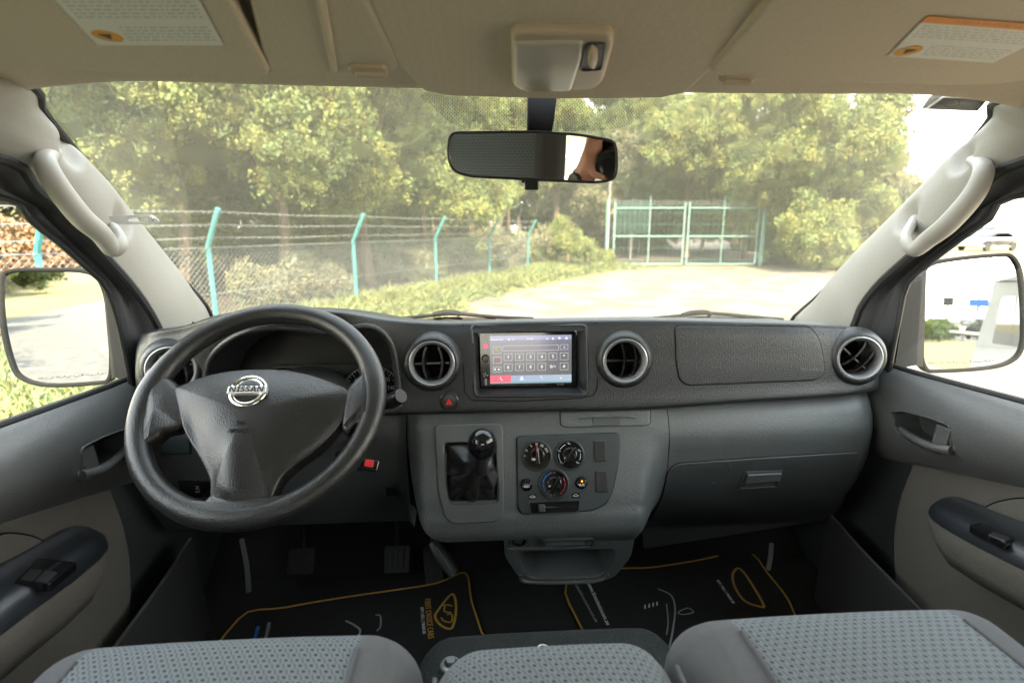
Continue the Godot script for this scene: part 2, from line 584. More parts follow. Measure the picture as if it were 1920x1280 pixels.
func flat_dir(u: float, z: float) -> Vector3:
	# a point on the ground z metres ahead along the lens, in the column of pixel u at the horizon
	var r := ray(u, 427.0)
	r.y = 0
	var fw := cam_basis * Vector3.FORWARD
	fw.y = 0
	fw = fw.normalized()
	var p := cam_pos + r * (z / r.dot(fw))
	p.y = 0
	return p

func sheet(called: String, pts: Array, y: float, m: Material) -> void:
	var mb := MB.new()
	var poly := PackedVector2Array()
	for p in pts: poly.push_back(Vector2(p.x, -p.z))
	cap(mb, ccw(poly), Transform3D(Basis(Vector3.RIGHT, Vector3.FORWARD, Vector3.UP), Vector3.ZERO), y)
	var o := part(self, called, mb, m)
	o.set_meta("kind", "structure")

var clump_mesh: ArrayMesh
var grass_mesh: ArrayMesh

func make_clumps() -> void:
	rng.seed = 11
	var mb := MB.new()
	for i in 64:
		var c := Vector3(rng.randfn(), rng.randfn(), rng.randfn()).normalized() * pow(rng.randf(), 0.5) * 0.5
		var n := (c.normalized() + Vector3(rng.randfn(), rng.randfn() + 0.7, rng.randfn()) * 0.6).normalized()
		var t := n.cross(Vector3(rng.randfn(), rng.randfn(), rng.randfn())).normalized()
		var b := n.cross(t)
		var l := 0.07 + 0.05 * rng.randf()
		var w := l * 0.55
		mb.tri(c - t * l, c + b * w + n * 0.02, c + t * l)
		mb.tri(c - t * l, c + t * l, c - b * w + n * 0.02)
	clump_mesh = commit(mb, 0.0)
	var g := MB.new()
	for i in 16:
		var c := Vector3(rng.randfn() * 0.14, 0, rng.randfn() * 0.14)
		var a := rng.randf() * TAU
		var s := Vector3(cos(a), 0, sin(a))
		var h := 0.5 + 0.5 * rng.randf()
		var lean := Vector3(rng.randfn(), 0, rng.randfn()) * 0.22
		g.tri(c - s * 0.035, c + s * 0.035, c + lean * 0.5 + Vector3(0, h * 0.6, 0) + s * 0.02)
		g.tri(c - s * 0.035, c + lean * 0.5 + Vector3(0, h * 0.6, 0) + s * 0.02, c + lean + Vector3(0, h, 0))
	grass_mesh = commit(g, 0.0)

func scatter(parent: Node, called: String, mesh: Mesh, m: Material, xfs: Array, tint := 0.35, warm := 0.0) -> MultiMeshInstance3D:
	var mm := MultiMesh.new()
	mm.transform_format = MultiMesh.TRANSFORM_3D
	mm.use_colors = true
	mm.mesh = mesh
	mm.instance_count = xfs.size()
	for i in xfs.size():
		mm.set_instance_transform(i, xfs[i])
		var k := 1.0 - tint + 2.0 * tint * rng.randf()
		var w := rng.randf_range(-1, 1) * 0.18 + warm
		mm.set_instance_color(i, Color(k * (1.0 + w), k, k * (1.0 - w)))
	var o := MultiMeshInstance3D.new()
	o.multimesh = mm
	o.material_override = m
	o.name = called if parent != self else numbered(called)
	parent.add_child(o, true)
	return o

func crown_xfs(blobs: Array, n: int, s0: float, s1: float) -> Array:
	var out := []
	var tot := 0.0
	for b in blobs: tot += pow(b[1], 2.2)
	for b in blobs:
		var k := int(n * pow(b[1], 2.2) / tot)
		var sub := []
		for i in 9: sub.append(Vector3(rng.randfn(), rng.randfn(), rng.randfn()).normalized() * rng.randf_range(0.45, 0.95) * b[1])
		for i in k:
			var o: Vector3
			if rng.randf() < 0.72:
				o = sub[rng.randi() % 9] + Vector3(rng.randfn(), rng.randfn() * 0.8, rng.randfn()) * b[1] * 0.2
			else:
				o = Vector3(rng.randfn(), rng.randfn(), rng.randfn()).normalized() * pow(rng.randf(), 0.4) * b[1]
			var p: Vector3 = b[0] + o * Vector3(1, 0.85, 1)
			if p.y < 0.15: p.y = 0.15 + rng.randf() * 0.2
			out.append(Transform3D(Basis.from_euler(Vector3(rng.randf() * TAU, rng.randf() * TAU, rng.randf() * TAU)).scaled(Vector3.ONE * rng.randf_range(s0, s1)), p))
	return out

func tree(called: String, label: String, group: String, base: Vector3, trunk_r: float, blobs: Array, n: int, m: Material, s0 := 0.45, s1 := 0.85, cat := "tree", trunks := 1, warm := 0.0) -> void:
	var t := thing(called, label, cat, base, group)
	var tb := MB.new()
	for k in trunks:
		var off := Vector3(rng.randf_range(-1, 1), 0, rng.randf_range(-1, 1)) * (0.5 if trunks > 1 else 0.0)
		var top: Vector3 = blobs[0][0]
		var pts := [base + off, base + off * 1.2 + Vector3(rng.randfn() * 0.12, top.y * 0.35, rng.randfn() * 0.12), base + top * Vector3(0.7, 0.75, 0.7) + off, base + top + off * 1.5]
		var sp := spline(pts, 5)
		var rr := []
		for i in sp.size(): rr.append(trunk_r * (1.0 - 0.75 * i / sp.size()))
		tube(tb, sp, rr, 7)
		for b in blobs:
			var j := 5 + rng.randi() % 6
			var e: Vector3 = base + b[0] + Vector3(rng.randfn(), rng.randfn(), rng.randfn()) * 0.3
			var s: Vector3 = sp[j]
			tube(tb, spline([s, s.lerp(e, 0.5) + Vector3(0, 0.25, 0), e], 4), [trunk_r * 0.5, trunk_r * 0.45, trunk_r * 0.4, trunk_r * 0.34, trunk_r * 0.3, trunk_r * 0.24, trunk_r * 0.18, trunk_r * 0.12, trunk_r * 0.06], 5)
	part(t, "trunk", tb, M.bark)
	scatter(t, "crown", clump_mesh, m, crown_xfs(blobs, n, s0, s1), 0.35, warm).set_meta("kind", "stuff")

func rblobs(w: float, h0: float, h1: float, n: int, r0: float, r1: float) -> Array:
	var out := [[Vector3(0, (h0 + h1) * 0.55, 0), r1]]
	for i in n:
		var a := TAU * (i + rng.randf() * 0.7) / n
		var k := rng.randf_range(0.35, 1.0)
		out.append([Vector3(cos(a) * w * k, rng.randf_range(h0, h1), sin(a) * w * k), rng.randf_range(r0, r1)])
	return out

func build_ground() -> void:
	sheet("ground", [Vector3(-900, 0, -900), Vector3(900, 0, -900), Vector3(900, 0, 900), Vector3(-900, 0, 900)], -0.012, M.dry_verge)
	# pale concrete forecourt ahead and to the right
	var g := func(u, v): return on_ground(u, v)
	sheet("forecourt", [Vector3(-1.6, 0, 3), Vector3(-1.6, 0, -3.4), Vector3(-1.9, 0, -6.5), g.call(885, 560), g.call(1010, 536), g.call(1160, 506), g.call(1300, 499), g.call(1520, 497), Vector3(24, 0, -26), Vector3(60, 0, -40), Vector3(60, 0, 3)], -0.006, M.yard_concrete)
	sheet("road", [Vector3(-8.8, 0, 2), Vector3(-1.6, 0, 2), Vector3(-1.6, 0, 3), Vector3(6, 0, 3), Vector3(6, 0, 250), Vector3(-10.5, 0, 250)], -0.004, M.asphalt)
	sheet("woodland_floor", [flat_dir(-200, 4.5), flat_dir(385, 8.3), flat_dir(990, 19.6), flat_dir(1140, 24.6), flat_dir(1430, 24.6), flat_dir(1560, 27), flat_dir(1560, 90), flat_dir(-900, 90)], -0.002, M.soil)

func build_fence() -> void:
	var us := [-420.0, 60.0, 385.0, 660.0, 815.0, 917.0, 990.0]
	var P := []
	for u in us: P.append(flat_dir(u, 8.06 / (0.45 - (u - 960) / 1000.0)))
	var t := thing("chain_link_fence", "chain-link fence on teal posts topped with barbed wire beside the trees", "fence", P[3])
	var along: Vector3 = (P[6] - P[2]).normalized()
	var side := along.cross(Vector3.UP).normalized()
	var out := side if side.x > 0 else -side
	for p in P:
		var mb := MB.new()
		tube(mb, PackedVector3Array([p, p + Vector3(0, 1.38, 0), p + Vector3(0, 1.40, 0) + out * 0.01, p + Vector3(0, 1.92, 0) + out * 0.30]), 0.038, 6)
		part(t, "post", mb, M.teal_paint)
	for k in 3:
		var mb := MB.new()
		for i in P.size() - 1:
			var h := Vector3(0, 1.52 + 0.18 * k, 0) + out * (0.08 + 0.10 * k)
			var a: Vector3 = P[i] + h
			var b: Vector3 = P[i + 1] + h
			tube(mb, PackedVector3Array([a, a.lerp(b, 0.5) - Vector3(0, 0.03, 0), b]), 0.0045, 4)
			for q in 24:
				var c := a.lerp(b, (q + 0.5) / 24.0) - Vector3(0, 0.02, 0)
				mb.box(c, Vector3(0.004, 0.05, 0.004), Basis.from_euler(Vector3(0.7, q, 0.5)))
				mb.box(c, Vector3(0.004, 0.05, 0.004), Basis.from_euler(Vector3(-0.7, q, -0.5)))
		part(t, "barbed_wire", mb, M.galvanised, 0.0)
	# woven mesh: two families of slanted wires, each wire a thin flat-sided rod
	for i in P.size() - 1:
		var mb := MB.new()
		var a: Vector3 = P[i]
		var b: Vector3 = P[i + 1]
		var L := a.distance_to(b)
		var dirv := (b - a) / L
		var H := 1.36
		var r := 0.0024
		var step := 0.085
		for fam in 2:
			var s := -H
			while s < L:
				var x0 := maxf(s, 0.0)
				var x1 := minf(s + H, L)
				if x1 > x0:
					var y0 := x0 - s
					var y1 := x1 - s
					if fam: y0 = H - y0; y1 = H - y1
					var p0 := a + dirv * x0 + Vector3(0, 0.03 + y0, 0) + out * (0.02 + 0.005 * fam)
					var p1 := a + dirv * x1 + Vector3(0, 0.03 + y1, 0) + out * (0.02 + 0.005 * fam)
					tube(mb, PackedVector3Array([p0, p1]), r, 3, false, false)
				s += step
		for hh in [0.06, 0.7, 1.37]:
			tube(mb, PackedVector3Array([a + Vector3(0, hh, 0) + out * 0.03, b + Vector3(0, hh, 0) + out * 0.03]), 0.005, 4)
		var o := part(t, "wire_mesh", mb, M.galvanised, 0.0)
		o.set_meta("kind", "stuff")

func build_gate() -> void:
	var a := on_ground(1140, 499)
	var b := on_ground(1420, 499)
	var t := thing("double_gate", "pale green tubular steel double gate across the yard entrance", "gate", a)
	var w := b - a
	var up := Vector3.UP
	var H := 2.62
	var pole := func(called: String, f: float, y0: float, y1: float, r: float):
		var mb := MB.new()
		tube(mb, PackedVector3Array([a + w * f + up * y0, a + w * f + up * y1]), r, 6)
		part(t, called, mb, M.gate_paint)
	pole.call("gate_post", -0.012, 0.0, H + 0.25, 0.075)
	pole.call("gate_post", 1.018, 0.0, H + 0.25, 0.09)
	for leaf in 2:
		var f0 := 0.035 + leaf * 0.487
		var f1 := f0 + 0.458
		for f in [f0, (f0 + f1) / 2, f1]:
			pole.call("upright", f, 0.1, H + (0.38 if f == (f0 + f1) / 2 else 0.12), 0.034 if f != (f0 + f1) / 2 else 0.022)
		for h in [0.1, 1.3, 2.5]:
			var mb := MB.new()
			tube(mb, PackedVector3Array([a + w * f0 + up * h, a + w * f1 + up * h]), 0.032, 6)
			part(t, "rail", mb, M.gate_paint)
		for k in 2:
			var g0 := f0 if k == 0 else (f0 + f1) / 2
			var mb := MB.new()
			for q in 7:
				var x := lerpf(g0, g0 + (f1 - f0) / 2, q / 7.0)
				tube(mb, PackedVector3Array([a + w * x + up * 0.1, a + w * x + up * 2.5]), 0.003, 3, false, false)
			for q in 5:
				var y := 0.3 + q * 0.5
				tube(mb, PackedVector3Array([a + w * g0 + up * y, a + w * (g0 + (f1 - f0) / 2) + up * y]), 0.003, 3, false, false)
			part(t, "welded_mesh", mb, M.gate_paint, 0.0).set_meta("kind", "stuff")
	for k in 3:
		var mb := MB.new()
		tube(mb, PackedVector3Array([a - w * 0.01 + up * (H + 0.08 * k), b + w * 0.015 + up * (H + 0.08 * k)]), 0.007, 4)
		part(t, "barbed_wire", mb, M.galvanised)
	# green shade net panels standing beyond the gate
	var n := MB.new()
	var c := on_ground(1150, 486)
	var d := on_ground(1216, 486)
	for k in 12:
		var p := c.lerp(d, k / 12.0)
		var q := c.lerp(d, (k + 1) / 12.0)
		var bulge := Vector3(0, 0, 0.06 * (1 if k % 2 else -1))
		n.quad(p + up * 1.4 + bulge, q + up * 1.4 - bulge, q + up * 3.1 - bulge, p + up * 3.1 + bulge)
	var net := thing("shade_net_screen", "dark green shade netting hung behind the double gate", "net screen", c)
	part(net, "net", n, M.shade_net)
	for k in 3:
		var mb := MB.new()
		var p := c.lerp(d, k / 2.0)
		tube(mb, PackedVector3Array([p - Vector3(0, 0, 0.1), p + up * 3.15 - Vector3(0, 0, 0.1)]), 0.04, 6)
		part(net, "post", mb, M.galvanised)

func build_plants() -> void:
	make_clumps()
	rng.seed = 21
	# wood behind the fence
	var specs := [
		[190.0, 15.0, 3.4, 8.8, "leaf_grey", "grey-leaved broad tree with bare twigs behind the first fence posts"],
		[330.0, 12.5, 3.0, 8.0, "leaf_olive", "dense olive-green tree overhanging the fence beside the metal bracket"],
		[520.0, 13.5, 3.0, 8.4, "leaf_olive", "broad yellow-green tree filling the windscreen over the steering wheel"],
		[690.0, 16.0, 3.1, 9.2, "leaf_olive", "bright yellow-green tree behind the second teal post"],
		[800.0, 22.0, 3.4, 10.5, "leaf_olive", "tall feathery tree rising beside the rear-view mirror"],
		[420.0, 21.0, 4.2, 12.0, "leaf_green", "tall dark green tree standing deep behind the olive trees"],
		[620.0, 24.0, 4.2, 12.5, "leaf_green", "tall shaded tree deep in the wood behind the bright crowns"],
		[60.0, 22.0, 4.5, 12.0, "leaf_grey", "tall grey-green tree deep in the wood toward the driver side"],
	]
	for s in specs:
		var b := flat_dir(s[0], s[1])
		tree("broadleaf_tree", s[5], "trees behind the fence", b, 0.16, rblobs(s[2], 2.2, s[3] - 1.2, 10, 1.2, 1.9), 5200, M[s[4]], 0.30, 0.55)
	# far slim trees with bare trunks seen under the mirror
	for i in 9:
		var u := 770.0 + i * 52.0 + rng.randf_range(-14, 14)
		var z := rng.randf_range(33, 46)
		tree("slim_tree", "slim bare-trunked tree far back between the fence end and the gate", "slim trees far behind the fence", flat_dir(u, z), 0.13, rblobs(1.9, 5.2, 10.0, 6, 1.2, 2.0), 800, M.leaf_olive if i % 2 else M.leaf_green, 0.6, 1.1, "tree", 2)
	# right-hand trees behind the gate
	var rs := [
		[1290.0, 31.0, 3.6, 11.5, "leaf_olive", "pale olive tree standing tall behind the double gate"],
		[1400.0, 29.0, 3.5, 11.0, "leaf_olive", "sunlit feathery tree behind the right leaf of the gate"],
		[1515.0, 22.5, 2.2, 9.5, "leaf_olive", "large olive-green tree beside the gate against white sky"],
		[1590.0, 23.5, 1.5, 8.2, "leaf_grey", "grey-green outer tree at the edge of the open sky"],
		[1200.0, 38.0, 3.6, 12.5, "leaf_green", "dark tall tree far behind the gate and shade net"],
	]
	for s in rs:
		tree("broadleaf_tree", s[5], "trees behind the gate", flat_dir(s[0], s[1]), 0.18, rblobs(s[2], 0.5 if s[1] < 24.0 else 2.0, s[3] - 1.4, 13, 1.2, 1.9), 5200, M[s[4]], 0.36, 0.66)
	for i in 17:
		tree("backdrop_tree", "dense dark tree in the far row closing the wood behind the fence", "far row of trees closing the wood", flat_dir(-260.0 + i * 88.0 + rng.randf_range(-20, 20), rng.randf_range(46, 56)), 0.2, rblobs(3.8, 1.2, 12.0, 11, 2.2, 3.2), 1300, M.leaf_green, 1.0, 1.7)
	for i in 18:
		tree("wood_shrub", "low scrub bush growing under the trees behind the fence", "scrub under the trees", flat_dir(150.0 + i * 50.0 + rng.randf_range(-25, 25), rng.randf_range(17, 30)), 0.04, [[Vector3(0, 0.7, 0), 1.1], [Vector3(1.0, 0.5, 0.3), 0.8], [Vector3(-0.9, 0.6, -0.2), 0.9]], 420, M.leaf_grey if i % 2 else M.leaf_green, 0.35, 0.6, "bush", 2)
	for i in 7:
		tree("gate_backdrop_tree", "dark low-crowned tree in the row closing the view behind the gate", "low-crowned trees behind the gate", flat_dir(1120.0 + i * 66.0, 38.0 + 3.0 * (i % 3)), 0.15, rblobs(2.6, 0.8, 7.0, 10, 1.5, 2.2), 1600, M.leaf_green if i % 2 else M.leaf_grey, 0.55, 0.95)
	# shrubs
	var sh := [
		[1070.0, 21.5, 0.62, 2.2, "leaf_olive", "rounded upright olive bush at the end of the fence", 600],
		[1118.0, 23.5, 0.5, 0.7, "leaf_olive", "low spreading bush at the foot of the left gate post", 300],
		[1468.0, 25.5, 0.9, 1.6, "leaf_grey", "pale flowering shrub beside the right gate post", 450],
		[1560.0, 21.8, 1.1, 1.5, "leaf_olive", "rounded low shrub at the foot of the large olive-green tree", 400],
		[575.0, 13.0, 0.6, 1.0, "leaf_grey", "pale grey-green shrub growing behind the wire mesh near the second post", 400],
		[470.0, 12.0, 0.5, 0.8, "leaf_grey", "small pale scrub plant behind the wire mesh near the first post", 300],
		[760.0, 17.0, 0.9, 1.4, "leaf_grey", "greyish scrub bush behind the middle of the fence", 350],
	]
	for s in sh:
		tree("shrub", s[5], "shrubs near the fence", flat_dir(s[0], s[1]), 0.04, [[Vector3(0, s[3] * 0.5, 0), s[2]], [Vector3(0.5, s[3] * 0.4, 0.2), s[2] * 0.7], [Vector3(-0.4, s[3] * 0.75, -0.2), s[2] * 0.6]], s[6], M[s[4]], 0.28, 0.5, "bush", 2)
	# rust-brown bushes added in place of a soil bank beyond the driver window
	for k in 3:
		tree("soil_bank_bush", "rust-brown bush standing in for the soil bank beyond the driver door window", "bushes standing in for a soil bank", flat_dir(-150.0 + 75.0 * k, 7.4 + 0.3 * k), 0.06, rblobs(0.8, 0.5, 1.4, 8, 0.5, 0.75), 1200, M.leaf_rust, 0.3, 0.5, "bush", 2)
	# grass along the foot of the fence and by the driver door
	var xs := []
	var a := flat_dir(385, 8.3)
	for i in 4200:
		var z := rng.randf_range(5.5, 24.0)
		var f := 8.06 / z
		var u0 := (0.45 - f) * 1000 + 960 + 12
		var edge := 740.0 + (z - 8.0) * 29.0
		var u1 := maxf(u0 + 30, edge + rng.randfn() * 22.0)
		var p := flat_dir(lerpf(u0 - 30, u1, pow(rng.randf(), 1.4)), z)
		if p.x > -1.35 and p.z > -6.5: continue
		var near := clampf((flat_dir(u0, z) - p).length() / 2.2, 0.0, 1.0)
		var hh := rng.randf_range(0.14, 0.40) * (1.0 - 0.6 * near)
		xs.append(Transform3D(Basis.from_euler(Vector3(0, rng.randf() * TAU, 0)).scaled(Vector3(0.9, hh * 1.3, 0.9) * rng.randf_range(0.6, 1.1)), p))
	for i in 5000:
		var p := Vector3(-1.75 - pow(rng.randf(), 1.3) * 4.0, 0, rng.randf_range(-7.0, 1.8))
		xs.append(Transform3D(Basis.from_euler(Vector3(0, rng.randf() * TAU, 0)).scaled(Vector3(0.9, rng.randf_range(0.2, 0.55), 0.9)), p))
	var go := scatter(self, "verge_grass", grass_mesh, M.leaf_grass, xs, 0.3)
	tag(go, "yellow-green rough grass along the foot of the fence and verge", "grass", "", "stuff")
	# behind the van: row of trees past the road, seen in the driver's door mirror
	for k in 8:
		tree("roadside_tree", "rounded green tree in the row across the road behind", "trees across the road behind", Vector3(-15.0 - k * 2.0 - rng.randf() * 3.0, 0, 38 + k * 6.0), 0.15, rblobs(2.4, 1.0, 4.6, 8, 1.2, 1.8), 1100, M.leaf_green if k % 2 else M.leaf_olive, 0.5, 0.9)
	for k in 2:
		tree("verge_tree", "tall spreading tree on the verge left behind the van, shading the road", "trees on the verge behind the van", Vector3(-10.4 - k * 0.8, 0, 13.0 + k * 9.0), 0.2, rblobs(4.2, 4.4, 7.6, 10, 1.2, 1.9), 1500, M.leaf_olive, 0.5, 0.9)

func car(pos: Vector3, turn: float, paint: Material, label: String, group: String, tall := 0.0) -> void:
	var t := thing("parked_car", label, "car", pos, group)
	var L := 4.6
	var h := 1.42 + tall
	var prof := spline2([Vector2(-L / 2, 0.35), Vector2(-L / 2 + 0.02, 0.75), Vector2(-L / 2 + 0.5, 0.88 + tall * 0.4), Vector2(-0.9, 0.95 + tall * 0.4), Vector2(1.2, 0.96 + tall * 0.4), Vector2(L / 2 - 0.1, 0.92 + tall * 0.4), Vector2(L / 2, 0.6), Vector2(L / 2 - 0.02, 0.3), Vector2(0, 0.26)], 4, true)
	var side := Transform3D(Basis(Vector3.UP, turn) * Basis(Vector3.RIGHT, Vector3.UP, Vector3.BACK), pos)
	var mb := MB.new()
	prism(mb, prof, side.translated_local(Vector3(0, 0, -0.88)), 0.0, 1.76, 0.12, 3)
	part(t, "body", mb, paint)
	var gl := MB.new()
	var gp := spline2([Vector2(-1.25, 0.9 + tall * 0.4), Vector2(-0.45, h - 0.06), Vector2(0.2, h), Vector2(1.1 + tall, h - 0.06), Vector2(1.75 + tall * 0.6, 0.92 + tall * 0.4), Vector2(0.2, 0.85)], 4, true)
	prism(gl, gp, side.translated_local(Vector3(0, 0, -0.76)), 0.0, 1.52, 0.14, 3)
	part(t, "windows", gl, M.car_glass)
	var rf := MB.new()
	rf.box(side * Vector3(0.33, h - 0.01, 0), Vector3(1.2 + tall, 0.05, 1.3), side.basis)
	part(t, "roof", rf, paint)
	for wx in [-1.4, 1.4]:
		for wz in [-0.82, 0.82]:
			var w := MB.new()
			var wxf := side.translated_local(Vector3(wx, 0.33, wz - 0.1))
			lathe(w, [Vector2(0.0, 0.0), Vector2(0.30, 0.0), Vector2(0.33, 0.03), Vector2(0.33, 0.17), Vector2(0.30, 0.2), Vector2(0.2, 0.19), Vector2(0.0, 0.18)], wxf, 18)
			part(t, "wheel", w, M.tyre)

func build_distance() -> void:
	# cars parked beyond the passenger window
	car(on_ground(1850, 470) + Vector3(0, 0, 0), 0.25, M.body_white, "white low saloon car parked beyond the passenger window", "")
	car(on_ground(1868, 466) + Vector3(4, 0, -5), 0.2, M.body_white, "white tall car parked behind the low white saloon", "", 0.4)
	car(on_ground(1935, 466) + Vector3(2, 0, 1.0), 0.2, M.car_dark, "dark car parked beside the white saloon", "", 0.25)
	# slim white pole beside the gate
	var p := on_ground(1139, 490)
	var t := thing("light_pole", "thin pale pole standing at the left gate post", "pole", p)
	var mb := MB.new()
	tube(mb, PackedVector3Array([p, p + Vector3(0, 4.0, 0)]), 0.045, 8)
	part(t, "pole", mb, M.galvanised)
	# low pale building glimpsed between the slim trees
	var c := flat_dir(1080, 62)
	var hb := thing("utility_building", "low pale cream building glimpsed between trees beside the gate", "building", c)
	var wb := MB.new()
	wb.box(c + Vector3(0, 1.7, 0), Vector3(9, 3.4, 5))
	part(hb, "wall", wb, M.cream_wall)
	var rb := MB.new()
	rb.box(c + Vector3(0, 3.5, 0), Vector3(9.6, 0.2, 5.6))
	part(hb, "roof", rb, M.cream_wall)
	for k in 3:
		var w2 := MB.new()
		w2.box(c + Vector3(-3 + k * 3, 1.9, 2.51), Vector3(1.1, 1.2, 0.06))
		part(hb, "window", w2, M.car_glass)

func build_behind() -> void:
	# seen in the passenger door mirror: highway edge with pylons, signs, cars
	for k in 2:
		var b := Vector3(52 + k * 44, 0, 150 + k * 60)
		var t := thing("power_pylon", ["near lattice steel power pylon reflected in the passenger mirror", "farther lattice steel power pylon reflected in the passenger mirror"][k], "pylon", b)
		var mb := MB.new()
		var H := 44.0
		var w := func(y: float) -> float: return lerpf(4.2, 0.7, minf(1.0, y / 30.0))
		for s in [Vector2(1, 1), Vector2(1, -1), Vector2(-1, 1), Vector2(-1, -1)]:
			var pts := PackedVector3Array()
			for q in 12:
				var y := H * q / 11.0
				pts.push_back(b + Vector3(s.x * w.call(y), y, s.y * w.call(y)))
			tube(mb, pts, 0.16, 4, false, false)
		for q in 11:
			var y := H * q / 11.0
			var y2 := H * (q + 1) / 11.0
			for e in 4:
				var c0 := Vector2.from_angle(PI / 4 + e * PI / 2) * sqrt(2.0)
				var c1 := Vector2.from_angle(PI / 4 + (e + 1) * PI / 2) * sqrt(2.0)
				tube(mb, PackedVector3Array([b + Vector3(c0.x * w.call(y), y, c0.y * w.call(y)), b + Vector3(c1.x * w.call(y2), y2, c1.y * w.call(y2))]), 0.10, 3, false, false)
				tube(mb, PackedVector3Array([b + Vector3(c1.x * w.call(y), y, c1.y * w.call(y)), b + Vector3(c0.x * w.call(y2), y2, c0.y * w.call(y2))]), 0.10, 3, false, false)
		part(t, "tower", mb, M.lattice, 0.0)
		for y in [30.0, 36.0, 42.0]:
			var am := MB.new()
			var r: float = 9.0 - (y - 30.0) * 0.3
			tube(am, PackedVector3Array([b + Vector3(-r, y, 0), b + Vector3(0, y + 1.2, 0), b + Vector3(r, y, 0)]), 0.18, 4)
			tube(am, PackedVector3Array([b + Vector3(-r, y, 0), b + Vector3(r, y, 0)]), 0.14, 4)
			part(t, "cross_arm", am, M.lattice)
	for k in 3:
		var b := Vector3(17.5 + k * 3.2, 0, 60 + k * 3.0)
		var t := thing("road_sign", ["dark square road sign on a post beside the far road", "blue rectangular road sign beside the far road", "tall dark road sign on a post past the blue sign"][k], "sign", b)
		var pm := MB.new()
		tube(pm, PackedVector3Array([b, b + Vector3(0, 3.2, 0)]), 0.06, 6)
		part(t, "post", pm, M.galvanised)
		var bm := MB.new()
		bm.box(b + Vector3(0, 3.3, -0.08), Vector3([0.8, 1.5, 0.9][k], [0.8, 0.7, 1.5][k], 0.06))
		part(t, "board", bm, [M.car_dark, M.sign_blue, M.car_dark][k])
	sheet("far_road", [Vector3(14, 0, 20), Vector3(24, 0, 20), Vector3(40, 0, 260), Vector3(22, 0, 260)], -0.003, M.asphalt)
	for k in 4:
		car(Vector3(18.0 + k * 1.9, 0, 52 + k * 9.0), PI / 2 + 0.05, [M.car_dark, M.body_white, M.body_white, M.car_dark][k], ["dark car on the far road reflected in the passenger mirror", "white car on the far road beside the dark one", "white car farther along the far road", "dark car farthest along the far road"][k], "cars on the far road behind", [0.3, 0.0, 0.25, 0.0][k])
	var f := thing("guard_rail", "low steel guard rail along the far road", "guard rail", Vector3(13.4, 0, 22))
	for k in 22:
		var mb := MB.new()
		var q := Vector3(13.4 + k * 0.32, 0, 22 + k * 5.0)
		mb.box(q + Vector3(0, 0.35, 0), Vector3(0.1, 0.7, 0.1))
		part(f, "post", mb, M.galvanised)
	var rl := MB.new()
	tube(rl, PackedVector3Array([Vector3(13.4, 0.6, 22), Vector3(13.4 + 6.72, 0.6, 127)]), 0.14, 4)
	part(f, "rail", rl, M.galvanised)
	for k in 4:
		tree("far_bush", "low green bush on the field before the far road", "bushes before the far road", Vector3(11.5 + k * 1.5, 0, 44 + k * 4.0), 0.05, [[Vector3(0, 0.8, 0), 1.1], [Vector3(0.8, 0.6, 0.3), 0.8]], 160, M.leaf_green, 0.4, 0.7, "bush")

# ---------------------------------------------------------------- van shell
var van: Node3D
var pillar_a := {}
var pillar_b := {}
var glass_from := 99

